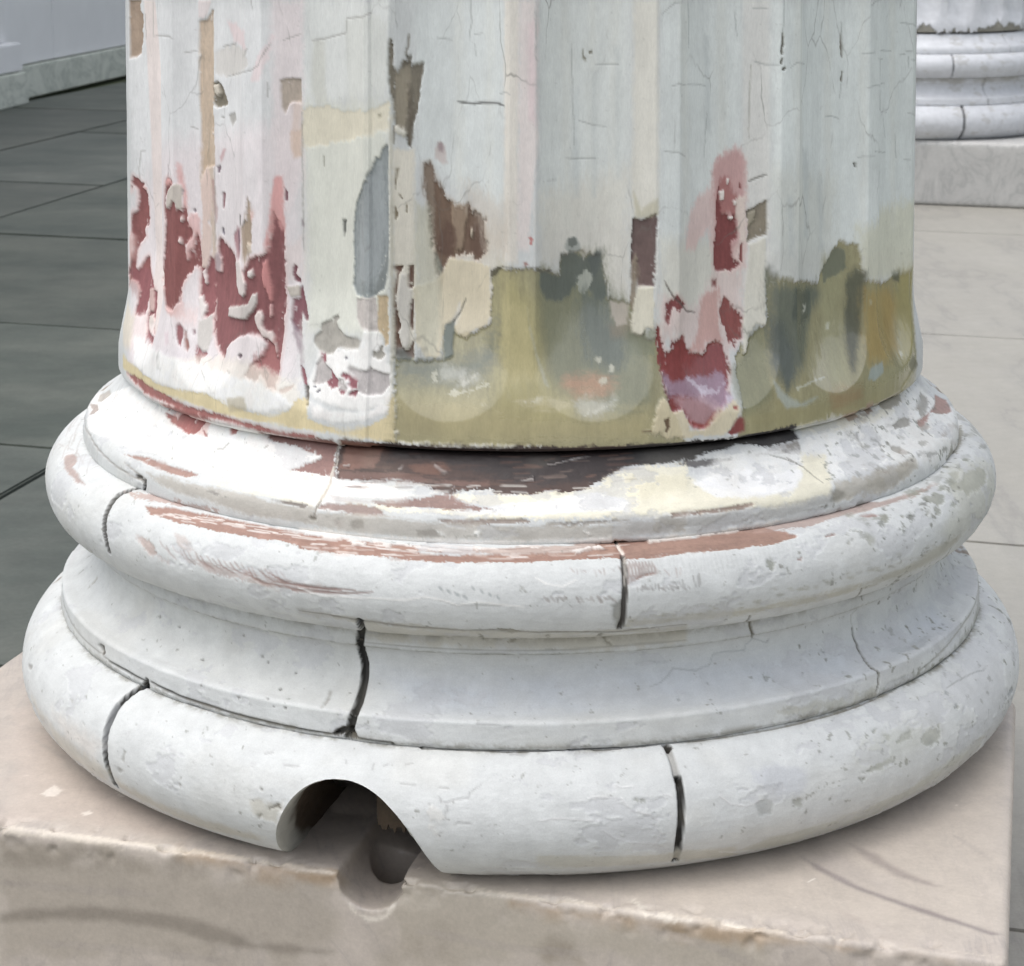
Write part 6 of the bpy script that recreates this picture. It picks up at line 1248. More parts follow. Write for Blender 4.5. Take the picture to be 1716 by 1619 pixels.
('pl','p','7d7373',0.8,5,2.5,'l',0,1,[7283,1145,7441,1028,7705,834,8072,632,8424,502,8654,384,8769,379,8660,326,8355,440,8000,617,7676,763,7408,970]),
('pl','p','8a7f7c',0.65,7,2.5,'l',0,1,[7587,1440,7802,1309,8022,1103,8274,952,8238,919,7999,1003,7779,1166]),
('pl','p','ab9d96',0.5,8,2.5,'l',0,1,[7627,415,7828,308,8005,239,7989,219,7798,239]),
('pl','p','a8a09c',0.45,24,10,'l',0,1,[7259,1162,7528,1283,8007,921,8035,665,7713,752]),
('pl','p','ded5cb',0.95,1.2,1.2,'i',0.35,1,[1581,600,1591,771,1711,693,1714,583,1637,548]),
('pl','p','ded5cb',0.95,1.2,1.2,'i',0.35,1,[2029,366,2068,436,2121,382,2076,328]),
('pl','p','ded5cb',0.95,1.2,1.2,'i',0.35,1,[2086,811,2171,767,2213,733,2175,712]),
('pl','p','e6dfd6',0.95,1,0.8,'i',0.3,1,[7379,757,7419,823,7443,820,7394,747]),
('pl','p','ddd6ca',0.8,4,5,'i',0,1,[6291,166,6476,4,6715,-27,6601,-53,6405,-31]),
('pl','p','ddd6ca',0.8,4,5,'i',0,1,[6898,14,7089,4,7022,-43]),
('pl','p','ddd6ca',0.8,4,5,'i',0,1,[5834,82,6041,31,5946,-10]),
('pl','p','ddd6ca',0.8,4,5,'i',0,1,[5639,3,5760,67,5648,-18]),
('pl','p','e0d8cc',0.8,2.5,2,'i',0,1,[4263,-201,4357,-293,4443,-316,4554,-280,4608,-157,4640,-217,4552,-327,4422,-360,4310,-306]),
('pl','p','d9cfc0',0.7,5,5,'h',0,1,[1538,-1,2867,65,4169,-9,4176,-27,2881,-33,1538,-67]),
('pl','p','d9cfc0',0.7,5,5,'h',0,1,[4957,-4,6060,28,7674,8,8788,88,8788,75,7678,-15,6067,-23,4965,-35]),
('pl','c','8d8480',0.35,8,0.9,'l',0,0,[7076,96,7680,-38,8301,-54]),
('pl','c','8d8480',0.35,8,0.9,'l',0,0,[5538,120,5876,125,6479,-11]),
('pl','c','8d8480',0.35,8,0.9,'l',0,0,[2828,363,3456,231,3921,214]),
('pl','c','8d8480',0.35,8,0.9,'l',0,0,[1030,1513,1830,993,2544,559]),
('pl','c','8d8480',0.35,8,0.9,'l',0,0,[8302,1799,8582,1480]),
('pl','c','756e65',0.35,10,0.9,'l',0,0,[1536,-465,2121,-432,2792,-383]),
('pl','c','756e65',0.35,10,0.9,'l',0,0,[1794,-915,2480,-863,3335,-826]),
('pl','c','756e65',0.35,10,0.9,'l',0,0,[4792,-375,5488,-406,6080,-362]),
('pl','c','756e65',0.35,10,0.9,'l',0,0,[6489,-124,6896,-194,7138,-268]),
('pl','p','ded5cb',0.8,0.8,0.8,'i',0.3,1,[1285,860,1303,873,1310,843]),
('pl','p','ded5cb',0.8,0.8,0.8,'i',0.3,1,[2526,101,2538,122,2539,107]),
('pl','p','ded5cb',0.8,0.8,0.8,'i',0.3,1,[3059,173,3079,186,3081,157]),
('pl','p','ded5cb',0.8,0.8,0.8,'i',0.3,1,[4731,210,4746,222,4746,194]),
('pl','p','ded5cb',0.8,0.8,0.8,'i',0.3,1,[5538,120,5556,133,5557,108]),
('pl','p','ded5cb',0.8,0.8,0.8,'i',0.3,1,[6389,441,6408,459,6405,427]),
('pl','p','ded5cb',0.8,0.8,0.8,'i',0.3,1,[7356,356,7371,372,7368,343]),
('pl','p','ded5cb',0.8,0.8,0.8,'i',0.3,1,[8046,217,8064,230,8058,203]),
('pl','p','ded5cb',0.8,0.8,0.8,'i',0.3,1,[8536,896,8557,908,8549,879]),
('pl','p','ded5cb',0.8,0.8,0.8,'i',0.3,1,[8260,2324,8281,2341,8276,2306]),
('col','c','e4ded8',0.795,1.25,0.6,'h',0.25,0,[-2782,5007,-2737,5007,-2700,4997]),
('col','c','e4ded8',0.686,2.21,0.6,'h',0.25,0,[-2720,4984,-2663,4974,-2602,4966]),
('col','c','e4ded8',0.743,1.77,0.6,'h',0.25,0,[-2678,4963,-2598,4947,-2513,4938]),
('col','c','e4ded8',0.758,2.53,0.6,'h',0.25,0,[-2599,4977,-2527,4963,-2449,4955]),
('col','c','e4ded8',0.592,1.49,0.6,'h',0.25,0,[-2517,4992,-2449,4982,-2383,4976]),
('col','c','e4ded8',0.616,1.47,0.6,'h',0.25,0,[-2524,4946,-2477,4938,-2428,4930]),
('col','c','e4ded8',0.825,1.53,0.6,'h',0.25,0,[-2459,4933,-2361,4921,-2265,4911]),
('col','c','e4ded8',0.84,1.01,0.6,'h',0.25,0,[-2443,4913,-2348,4889,-2232,4885]),
('col','c','e4ded8',0.885,1.39,0.6,'h',0.25,0,[-2362,4949,-2293,4937,-2216,4933]),
('col','c','e4ded8',0.49,1.47,0.6,'h',0.25,0,[-2324,4905,-2257,4902,-2196,4892]),
('col','c','e4ded8',0.645,2.59,0.6,'h',0.25,0,[-2268,4887,-2238,4876,-2198,4876]),
('col','c','e4ded8',0.757,1.56,0.6,'h',0.25,0,[-2186,4920,-2086,4911,-1984,4907]),
('col','c','e4ded8',0.872,1.78,0.6,'h',0.25,0,[-2180,4902,-2094,4895,-2008,4890]),
('col','c','e4ded8',0.545,1.62,0.6,'h',0.25,0,[-2089,4928,-2034,4917,-1972,4919]),
('col','c','e4ded8',0.791,2.18,0.6,'h',0.25,0,[-2086,4886,-2048,4881,-2008,4879]),
('col','c','e4ded8',0.861,1.63,0.6,'h',0.25,0,[-2002,4881,-1924,4875,-1853,4863]),
('col','c','e4ded8',0.77,2.33,0.6,'h',0.25,0,[-1946,4933,-1855,4930,-1768,4924]),
('col','c','e4ded8',0.866,1.99,0.6,'h',0.25,0,[-1905,4905,-1811,4904,-1717,4905]),
('col','c','e4ded8',0.753,2.01,0.6,'h',0.25,0,[-1887,4866,-1851,4868,-1819,4866]),
('col','c','e4ded8',0.64,1.57,0.6,'h',0.25,0,[-1854,4848,-1788,4846,-1723,4849]),
('col','c','e4ded8',0.765,1.02,0.6,'h',0.25,0,[-1754,4912,-1711,4919,-1674,4915]),
('col','c','e4ded8',0.612,1.23,0.6,'h',0.25,0,[-1713,4879,-1634,4875,-1554,4880]),
('col','c','e4ded8',0.798,2.56,0.6,'h',0.25,0,[-1672,4903,-1603,4903,-1539,4903]),
('col','c','e4ded8',0.679,1.56,0.6,'h',0.25,0,[-1592,4924,-1503,4927,-1414,4927]),
('col','c','e4ded8',0.564,2.07,0.6,'h',0.25,0,[-1557,4906,-1469,4911,-1383,4912]),
('col','c','e4ded8',0.88,1.03,0.6,'h',0.25,0,[-1554,4844,-1487,4837,-1408,4849]),
('col','c','e4ded8',0.52,2.23,0.6,'h',0.25,0,[-1489,4859,-1454,4863,-1425,4861]),
('col','c','e4ded8',0.479,1.09,0.6,'h',0.25,0,[-1420,4912,-1355,4912,-1289,4919]),
('col','c','e4ded8',0.478,2.28,0.6,'h',0.25,0,[-1393,4902,-1326,4902,-1256,4911]),
('col','c','e4ded8',0.549,2.27,0.6,'h',0.25,0,[-1372,4845,-1344,4844,-1312,4850]),
('col','c','e4ded8',0.769,1.92,0.6,'h',0.25,0,[-1330,4882,-1281,4886,-1230,4889]),
('col','c','e4ded8',0.493,1.4,0.6,'h',0.25,0,[-1261,4870,-1194,4870,-1124,4881]),
('col','c','e4ded8',0.543,1.62,0.6,'h',0.25,0,[-1219,4875,-1143,4882,-1075,4883]),
('col','c','e4ded8',0.738,2.36,0.6,'h',0.25,0,[-1189,4891,-1141,4889,-1088,4896]),
('col','c','e4ded8',0.643,2.13,0.6,'h',0.25,0,[-1114,4924,-1042,4934,-971,4937]),
('col','c','e4ded8',0.655,1.27,0.6,'h',0.25,0,[-1072,4933,-1039,4933,-1005,4940]),
('col','c','e4ded8',0.561,1.9,0.6,'h',0.25,0,[-1039,4902,-961,4905,-882,4919]),
('col','c','e4ded8',0.847,1.9,0.6,'h',0.25,0,[-1015,4877,-987,4879,-959,4884]),
('col','c','e4ded8',0.871,2.25,0.6,'h',0.25,0,[-965,4941,-890,4944,-815,4959]),
('col','c','e4ded8',0.726,2.04,0.6,'h',0.25,0,[-906,4927,-857,4934,-807,4940]),
('col','c','e4ded8',0.486,1.49,0.6,'h',0.25,0,[-886,4946,-830,4949,-770,4958]),
('col','c','e4ded8',0.796,2.32,0.6,'h',0.25,0,[-856,4874,-799,4880,-739,4894]),
('col','c','e4ded8',0.453,2.46,0.6,'h',0.25,0,[-805,4948,-747,4952,-686,4966]),
('col','c','e4ded8',0.605,2.41,0.6,'h',0.25,0,[-761,4935,-728,4938,-693,4944]),
('col','c','e4ded8',0.794,1.26,0.6,'h',0.25,0,[-719,4904,-636,4918,-554,4929]),
('col','c','e4ded8',0.688,1.74,0.6,'h',0.25,0,[-697,4893,-657,4896,-620,4900]),
('col','c','dccfc6',0.514,2.23,0.6,'h',0.2,0,[-1215,4953,-1120,4941]),
('col','c','8a6a5c',0.467,1.69,0.6,'h',0.2,0,[562,4979,709,4977]),
('col','c','dccfc6',0.664,2.38,0.6,'h',0.2,0,[-1228,5015,-1078,5006]),
('col','c','e4ded8',0.421,1.45,0.6,'h',0.2,0,[-522,4906,-378,4889]),
('col','c','cdbcb2',0.529,1.48,0.6,'h',0.2,0,[-420,4879,-323,4876]),
('col','c','dccfc6',0.443,1.41,0.6,'h',0.2,0,[-1116,4980,-980,4966]),
('col','c','e4ded8',0.589,1.83,0.6,'h',0.2,0,[-130,4956,-11,4951]),
('col','c','dccfc6',0.539,1.56,0.6,'h',0.2,0,[-762,4991,-587,4976]),
('col','c','cdbcb2',0.412,1.58,0.6,'h',0.2,0,[-697,4925,-600,4927]),
('col','c','8a6a5c',0.515,2.42,0.6,'h',0.2,0,[-627,4903,-558,4913]),
('col','c','cdbcb2',0.378,2.37,0.6,'h',0.2,0,[-298,4968,-229,4971]),
('col','c','cdbcb2',0.79,1.42,0.6,'h',0.2,0,[-79,4966,-31,4960]),
('col','c','e4ded8',0.399,2.39,0.6,'h',0.2,0,[-1473,5011,-1353,5005]),
('col','c','e4ded8',0.635,1.68,0.6,'h',0.2,0,[425,4977,579,4975]),
('col','c','e4ded8',0.743,1.26,0.6,'h',0.2,0,[-917,4999,-774,4995]),
('col','c','8a6a5c',0.604,1.27,0.6,'h',0.2,0,[-947,4938,-853,4932]),
('col','c','e4ded8',0.788,1.61,0.6,'h',0.2,0,[-987,4918,-873,4908]),
('col','c','dccfc6',0.582,2.41,0.6,'h',0.2,0,[-559,4938,-429,4938]),
('col','c','cdbcb2',0.483,1.66,0.6,'h',0.2,0,[-876,4946,-791,4944]),
('col','c','8a6a5c',0.378,1.8,0.6,'h',0.2,0,[-91,4945,71,4938]),
('col','c','cdbcb2',0.624,1.21,0.6,'h',0.2,0,[151,4903,266,4908]),
('col','c','dccfc6',0.577,1.67,0.6,'h',0.2,0,[-223,4993,-59,4992]),
('col','c','cdbcb2',0.75,2.19,0.6,'h',0.2,0,[-253,4913,-93,4921]),
('col','c','cdbcb2',0.378,1.74,0.6,'h',0.2,0,[-917,5023,-847,5014]),
('col','c','cdbcb2',0.385,2.12,0.6,'h',0.2,0,[531,4505,623,4503]),
('col','c','8a6a5c',0.579,1.54,0.6,'h',0.2,0,[-410,4929,-344,4927]),
('col','c','cdbcb2',0.406,2.04,0.6,'h',0.2,0,[-1224,5045,-1086,5031]),
('col','c','8a6a5c',0.559,1.82,0.6,'h',0.2,0,[-111,4903,47,4885]),
('col','c','dccfc6',0.436,1.26,0.6,'h',0.2,0,[172,4941,330,4935]),
('col','c','8a6a5c',0.42,2.19,0.6,'h',0.2,0,[-615,4956,-528,4961]),
('col','c','e4ded8',0.368,2.24,0.6,'h',0.2,0,[-97,4975,36,4975]),
('col','c','cdbcb2',0.632,2.1,0.6,'h',0.2,0,[-413,4903,-307,4912]),
('col','c','cdbcb2',0.627,1.05,0.6,'h',0.2,0,[-207,4932,-70,4927]),
('col','c','8a6a5c',0.492,1.07,0.6,'h',0.2,0,[303,4843,386,4847]),
('col','c','8a6a5c',0.618,1.47,0.6,'h',0.2,0,[-896,4965,-751,4946]),
('col','c','8a6a5c',0.706,2.49,0.6,'h',0.2,0,[507,4933,564,4917]),
('col','c','dccfc6',0.704,1.09,0.6,'h',0.2,0,[262,4885,402,4888]),
('col','c','dccfc6',0.495,2.27,0.6,'h',0.2,0,[-1334,4997,-1218,4982]),
('col','c','8a6a5c',0.571,1.87,0.6,'h',0.2,0,[-1397,4980,-1260,4954]),
('col','c','e4ded8',0.745,2.28,0.6,'h',0.2,0,[-1425,4974,-1319,4959]),
('col','c','cdbcb2',0.739,1.67,0.6,'h',0.2,0,[43,4869,120,4870]),
('col','c','cdbcb2',0.532,2.09,0.6,'h',0.2,0,[-79,4948,53,4944]),
('col','c','cdbcb2',0.425,2.12,0.6,'h',0.2,0,[-1244,5051,-1120,5046]),
('col','c','e4ded8',0.541,2.18,0.6,'h',0.2,0,[-900,5001,-821,4993]),
('col','c','cdbcb2',0.382,2.46,0.6,'h',0.2,0,[555,4962,666,4970]),
('col','c','8a6a5c',0.686,2.35,0.6,'h',0.2,0,[-542,4961,-393,4957]),
('col','c','dccfc6',0.495,1.83,0.6,'h',0.2,0,[562,4863,721,4863]),
('col','c','dccfc6',0.361,2.43,0.6,'h',0.2,0,[-1175,4974,-1100,4963]),
('col','c','8a6a5c',0.561,1.93,0.6,'h',0.2,0,[-1145,5004,-1027,4994]),
('col','c','cdbcb2',0.795,1.34,0.6,'h',0.2,0,[132,4915,179,4910]),
('col','c','8a6a5c',0.406,1.71,0.6,'h',0.2,0,[-1343,5001,-1275,4988]),
('col','c','dccfc6',0.473,1.31,0.6,'h',0.2,0,[169,4960,341,4967]),
('col','c','cdbcb2',0.542,1.6,0.6,'h',0.2,0,[166,4880,324,4887]),
('col','c','dccfc6',0.526,1.14,0.6,'h',0.2,0,[533,4868,697,4866]),
('col','c','e4ded8',0.722,1.39,0.6,'h',0.2,0,[26,4854,114,4833]),
('col','c','dccfc6',0.68,2.08,0.6,'h',0.2,0,[-518,4934,-404,4937]),
('col','c','e4ded8',0.7,1.65,0.6,'h',0.2,0,[-68,4979,32,4970]),
('col','c','dccfc6',0.449,1.19,0.6,'h',0.2,0,[-1188,5032,-1070,5017]),
('col','c','8a6a5c',0.44,1.11,0.6,'h',0.2,0,[-711,4961,-637,4959]),
('col','c','dccfc6',0.434,1.63,0.6,'h',0.2,0,[-314,4964,-258,4960]),
('col','c','6b4a3e',0.514,2,0.6,'h',-0.1,0,[472,3372,561,3336]),
('col','c','2a2022',0.528,1.08,0.6,'h',-0.1,0,[-1048,4066,-889,4056]),
('col','c','2a2022',0.446,2.26,0.6,'h',-0.1,0,[-101,3925,82,3925]),
('col','c','2a2022',0.627,1.63,0.6,'h',-0.1,0,[545,3967,696,3967]),
('col','c','6b4a3e',0.597,1.06,0.6,'h',-0.1,0,[-779,4019,-514,4007]),
('col','c','3a2c2a',0.635,1.64,0.6,'h',-0.1,0,[-579,4017,-327,4013]),
('col','c','8a7468',0.369,1.47,0.6,'h',-0.1,0,[-168,3845,-7,3847]),
('col','c','2a2022',0.337,1.09,0.6,'h',-0.1,0,[-632,3946,-405,3946]),
('col','c','6b4a3e',0.273,1.29,0.6,'h',-0.1,0,[-475,3914,-253,3915]),
('col','c','3a2c2a',0.608,1.98,0.6,'h',-0.1,0,[-370,3973,-303,3977]),
('col','c','3a2c2a',0.643,2.16,0.6,'h',-0.1,0,[-88,3916,180,3921]),
('col','c','8a7468',0.52,2.21,0.6,'h',-0.1,0,[165,4003,335,3994]),
('col','c','2a2022',0.517,1.83,0.6,'h',-0.1,0,[-256,3917,-107,3920]),
('col','c','7d5a4a',0.27,1.86,0.6,'h',-0.1,0,[-1140,3968,-995,3963]),
('col','c','2a2022',0.553,1.64,0.6,'h',-0.1,0,[-330,3360,-85,3364]),
('col','c','6b4a3e',0.598,1.1,0.6,'h',-0.1,0,[19,4039,162,4023]),
('col','c','7d5a4a',0.271,1.9,0.6,'h',-0.1,0,[-183,3843,57,3833]),
('col','c','8a7468',0.427,1.51,0.6,'h',-0.1,0,[-257,3821,-124,3399]),
('col','c','2a2022',0.301,1.72,0.6,'h',-0.1,0,[-900,4018,-664,3997]),
('col','c','6b4a3e',0.503,1.2,0.6,'h',-0.1,0,[-187,4024,-60,4018]),
('col','c','6b4a3e',0.348,0.947,0.6,'h',-0.1,0,[672,4050,860,4040]),
('col','c','8a7468',0.315,1.38,0.6,'h',-0.1,0,[-830,4055,-622,4045]),
('col','c','2a2022',0.448,1.27,0.6,'h',-0.1,0,[-614,3895,-533,3897]),
('col','c','7d5a4a',0.281,2.09,0.6,'h',-0.1,0,[-538,3396,-297,3368]),
('col','c','2a2022',0.539,2.04,0.6,'h',-0.1,0,[17,4012,91,3991]),
('col','c','2a2022',0.446,1.73,0.6,'h',-0.1,0,[-709,3915,-601,3918]),
('col','c','7d5a4a',0.352,1.81,0.6,'h',-0.1,0,[-379,4051,-126,4049]),
('col','c','6b4a3e',0.577,2.07,0.6,'h',-0.1,0,[762,3843,861,3841]),
('col','c','6b4a3e',0.327,1.19,0.6,'h',-0.1,0,[372,3361,473,3354]),
('col','c','7d5a4a',0.416,2.2,0.6,'h',-0.1,0,[-68,3927,156,3922]),
('col','c','2a2022',0.301,1.31,0.6,'h',-0.1,0,[69,3917,287,3898]),
('col','c','3a2c2a',0.306,1.75,0.6,'h',-0.1,0,[82,3904,167,3891]),
('col','c','2a2022',0.562,2.08,0.6,'h',-0.1,0,[-181,3862,-98,3863]),
('col','c','7d5a4a',0.458,2.24,0.6,'h',-0.1,0,[594,3854,742,3853]),
('col','c','8a7468',0.368,1.26,0.6,'h',-0.1,0,[116,3996,311,3979]),
('col','c','2a2022',0.482,1.5,0.6,'h',-0.1,0,[-87,3824,87,3828]),
('col','c','2a2022',0.59,1.15,0.6,'h',-0.1,0,[470,3852,579,3837]),
('col','c','6b4a3e',0.524,1.98,0.6,'h',-0.1,0,[641,3921,889,3928]),
('col','c','7d5a4a',0.575,1.69,0.6,'h',-0.1,0,[-1358,3957,-1227,3945]),
('col','c','3a2c2a',0.27,2.04,0.6,'h',-0.1,0,[-1234,4075,-1020,4048]),
('col','c','7d5a4a',0.42,1.75,0.6,'h',-0.1,0,[-65,3972,55,3966]),
('col','c','8a7468',0.338,1.58,0.6,'h',-0.1,0,[-931,4067,-787,4062]),
('col','c','7d5a4a',0.65,1.67,0.6,'h',-0.1,0,[13,3909,119,3915]),
('col','c','6b4a3e',0.562,2.03,0.6,'h',-0.1,0,[-929,4064,-828,4051]),
('col','c','3a2c2a',0.374,1.34,0.6,'h',-0.1,0,[-1221,3895,-1001,3876]),
('col','c','6b4a3e',0.426,2.21,0.6,'h',-0.1,0,[-171,3891,-71,3887]),
('col','c','2a2022',0.477,2.21,0.6,'h',-0.1,0,[-959,3895,-819,3880]),
('col','c','7d5a4a',0.55,1.74,0.6,'h',-0.1,0,[721,3886,862,3881]),
('col','c','2a2022',0.575,0.916,0.6,'h',-0.1,0,[82,3889,325,3887]),
('col','c','2a2022',0.549,1.01,0.6,'h',-0.1,0,[848,3918,1012,3915]),
('col','c','6b4a3e',0.65,2.07,0.6,'h',-0.1,0,[-1205,4101,-1005,4081]),
('col','c','2a2022',0.512,1.47,0.6,'h',-0.1,0,[-800,3920,-702,3909]),
('col','c','6b4a3e',0.358,1.67,0.6,'h',-0.1,0,[-877,3852,-791,3844]),
('col','c','6b4a3e',0.547,1.97,0.6,'h',-0.1,0,[-954,4026,-825,4012]),
('col','c','3a2c2a',0.417,1.2,0.6,'h',-0.1,0,[-1222,4085,-1055,4064]),
('col','c','6b4a3e',0.579,1.26,0.6,'h',-0.1,0,[-113,3889,-6,3886]),
('col','c','8a7468',0.343,1.55,0.6,'h',-0.1,0,[374,3885,513,3884]),
('col','c','7d5a4a',0.521,2.25,0.6,'h',-0.1,0,[477,4003,552,3990]),
('col','c','2a2022',0.401,1.77,0.6,'h',-0.1,0,[-835,3916,-706,3902]),
('col','c','3a2c2a',0.48,1.58,0.6,'h',-0.1,0,[48,3832,176,3368]),
('col','c','6b4a3e',0.428,1.33,0.6,'h',-0.1,0,[642,3963,917,3966]),
('col','c','3a2c2a',0.43,1.61,0.6,'h',-0.1,0,[-662,3856,-519,3854]),
('col','c','2a2022',0.363,1.68,0.6,'h',-0.1,0,[271,3887,380,3880]),
('col','c','7d5a4a',0.464,0.904,0.6,'h',-0.1,0,[168,3878,253,3858]),
('col','c','2a2022',0.338,2.01,0.6,'h',-0.1,0,[-1094,3920,-941,3909]),
('col','c','8a7468',0.268,1.24,0.6,'h',-0.1,0,[-59,4002,45,4006]),
('col','c','7d5a4a',0.502,1.72,0.6,'h',-0.1,0,[-1020,4019,-749,4000]),
('col','c','8a7468',0.411,1.99,0.6,'h',-0.1,0,[659,3883,799,3877]),
('col','c','7d5a4a',0.614,1.69,0.6,'h',-0.1,0,[305,3845,484,3828]),
('col','c','8a7468',0.439,1.49,0.6,'h',-0.1,0,[276,3965,380,3952]),
('col','c','f0ece4',0.6,1.49,0.6,'h',0.2,0,[-666,4074,-521,4067]),
('col','c','f0ece4',0.6,2.47,0.6,'h',0.2,0,[-766,4089,-612,4073]),
('col','c','f0ece4',0.6,1.22,0.6,'h',0.2,0,[456,4087,577,4087]),
('col','c','6b4a3e',0.6,2.53,0.6,'h',0.2,0,[-1286,4149,-1129,4136]),
('col','c','f0ece4',0.6,1.68,0.6,'h',0.2,0,[-1035,4152,-950,4148]),
('col','c','f0ece4',0.6,1.04,0.6,'h',0.2,0,[-80,4109,44,4114]),
('col','c','6b4a3e',0.6,1.97,0.6,'h',0.2,0,[36,4134,111,4127]),
('col','c','6b4a3e',0.6,2.36,0.6,'h',0.2,0,[138,4093,217,4094]),
('col','c','f0ece4',0.6,2.15,0.6,'h',0.2,0,[-1293,4219,-1120,4192]),
('col','c','f0ece4',0.6,2.17,0.6,'h',0.2,0,[-158,4144,-18,4136]),
('col','c','ece6dc',0.6,1.62,0.6,'h',0.2,0,[371,4083,459,4086]),
('col','c','ece6dc',0.6,2.16,0.6,'h',0.2,0,[-364,4119,-245,4117]),
('col','c','ece6dc',0.6,1.01,0.6,'h',0.2,0,[-959,4148,-783,4128]),
('col','c','ece6dc',0.6,2.22,0.6,'h',0.2,0,[-787,4172,-696,4167]),
('col','c','ece6dc',0.6,1.82,0.6,'h',0.2,0,[-254,4110,-148,4104]),
('col','c','ece6dc',0.6,1.48,0.6,'h',0.2,0,[-245,4125,-80,4128]),
('col','c','ece6dc',0.6,1.87,0.6,'h',0.2,0,[-1102,4131,-911,4109]),
('col','c','6b4a3e',0.6,2.42,0.6,'h',0.2,0,[-728,4084,-566,4077]),
('col','c','ece6dc',0.6,1.61,0.6,'h',0.2,0,[-159,4059,30,4061]),
('col','c','6b4a3e',0.6,1.18,0.6,'h',0.2,0,[-1336,4156,-1147,4132]),
('col','c','6b4a3e',0.6,1.9,0.6,'h',0.2,0,[-526,4089,-385,4089]),
('col','c','f0ece4',0.6,1.37,0.6,'h',0.2,0,[-941,4183,-742,4164]),
('col','c','f0ece4',0.6,1.07,0.6,'h',0.2,0,[-402,4072,-307,4062]),
('col','c','ece6dc',0.6,1.47,0.6,'h',0.2,0,[-1183,4140,-1030,4125]),
('col','c','6b4a3e',0.6,1.6,0.6,'h',0.2,0,[-930,4115,-799,4108]),
('col','c','ece6dc',0.6,1.92,0.6,'h',0.2,0,[-675,4146,-611,4139]),
('col','p','858778',0.616,1.6,1.8,'i',-0.3,0,[2934,5124,2926,5126,2915,5124,2912,5122,2913,5116,2923,5117,2933,5121]),
('col','p','6f7166',0.517,1.6,1.8,'i',-0.3,0,[3333,4935,3252,4948,3217,4938,3224,4897,3274,4887,3357,4864,3356,4905]),
('col','p','66665c',0.635,1.6,1.8,'i',-0.3,0,[3034,4508,3035,4511,3026,4512,3014,4504,3014,4503,3020,4504,3030,4505]),
('col','p','858778',0.697,1.6,1.8,'i',-0.3,0,[2529,5139,2495,5146,2453,5156,2432,5125,2436,5111,2493,5094,2515,5125]),
('col','p','8f8f82',0.749,1.6,1.8,'i',-0.3,0,[2879,5066,2876,5068,2867,5069,2866,5065,2871,5063,2875,5060,2882,5063]),
('col','p','8f8f82',0.68,1.6,1.8,'i',-0.3,0,[3593,4854,3582,4855,3576,4853,3579,4849,3595,4843,3607,4841,3599,4848]),
('col','p','6f7166',0.738,1.6,1.8,'i',-0.3,0,[3691,5062,3659,5064,3636,5057,3636,5049,3642,5043,3667,5039,3684,5053]),
('col','p','8f8f82',0.41,1.6,1.8,'i',-0.3,0,[4071,4882,4059,4884,4053,4879,4056,4872,4064,4871,4072,4875,4082,4879]),
('col','p','858778',0.641,1.6,1.8,'i',-0.3,0,[3040,5072,3039,5072,3029,5071,3019,5071,3021,5069,3033,5065,3039,5069]),
('col','p','8f8f82',0.554,1.6,1.8,'i',-0.3,0,[2874,5060,2869,5059,2861,5060,2857,5056,2863,5053,2868,5054,2871,5054]),
('col','p','858778',0.649,1.6,1.8,'i',-0.3,0,[2472,4906,2439,4922,2431,4905,2429,4885,2448,4878,2468,4870,2475,4881]),
('col','p','66665c',0.749,1.6,1.8,'i',-0.3,0,[2318,4460,2313,4461,2303,4462,2292,4458,2293,4454,2304,4452,2314,4455]),
('col','p','8f8f82',0.719,1.6,1.8,'i',-0.3,0,[2282,5140,2281,5143,2275,5144,2270,5139,2273,5136,2278,5137,2283,5137]),
('col','p','8f8f82',0.453,1.6,1.8,'i',-0.3,0,[3901,4505,3899,4828,3810,4493,3763,4476,3778,4466,3811,4469,3865,4482]),
('col','p','6f7166',0.714,1.6,1.8,'i',-0.3,0,[3388,5007,3382,5007,3372,5007,3373,5003,3376,4999,3387,4999,3392,5002]),
('col','p','858778',0.586,1.6,1.8,'i',-0.3,0,[3257,4924,3195,4928,3134,4937,3153,4908,3187,4864,3281,4852,3282,4884]),
('col','p','8f8f82',0.524,1.6,1.8,'i',-0.3,0,[3277,4928,3254,4930,3226,4933,3237,4917,3258,4901,3278,4907,3291,4913]),
('col','p','66665c',0.59,1.6,1.8,'i',-0.3,0,[3810,5058,3792,5060,3763,5056,3763,5047,3775,5041,3796,5041,3808,5052]),
('col','p','66665c',0.739,1.6,1.8,'i',-0.3,0,[2759,5100,2747,5104,2738,5102,2734,5097,2740,5090,2750,5087,2758,5092]),
('col','p','8f8f82',0.527,1.6,1.8,'i',-0.3,0,[4189,4934,4152,4934,4103,4930,4119,4912,4153,4905,4165,4914,4184,4927]),
('col','p','6f7166',0.352,1.6,1.8,'i',-0.3,0,[3623,5011,3568,5015,3543,5000,3526,4980,3550,4965,3612,4964,3646,4986]),
('col','p','6f7166',0.591,1.6,1.8,'i',-0.3,0,[2298,5076,2292,5078,2288,5077,2285,5072,2290,5067,2292,5067,2297,5071]),
('col','p','66665c',0.663,1.6,1.8,'i',-0.3,0,[2447,4510,2444,4514,2435,4511,2426,4508,2426,4503,2432,4505,2438,4503]),
('col','p','6f7166',0.659,1.6,1.8,'i',-0.3,0,[3279,5012,3245,5022,3216,5013,3219,4999,3220,4987,3263,4985,3278,4994]),
('col','p','6f7166',0.713,1.6,1.8,'i',-0.3,0,[3095,4985,3089,4986,3081,4985,3079,4983,3083,4978,3093,4977,3095,4980]),
('col','p','6f7166',0.516,1.6,1.8,'i',-0.3,0,[2803,4969,2786,4975,2771,4969,2764,4964,2779,4950,2794,4949,2800,4958]),
('col','p','858778',0.455,1.6,1.8,'i',-0.3,0,[3749,4984,3692,4999,3641,4985,3645,4951,3698,4939,3733,4946,3771,4963]),
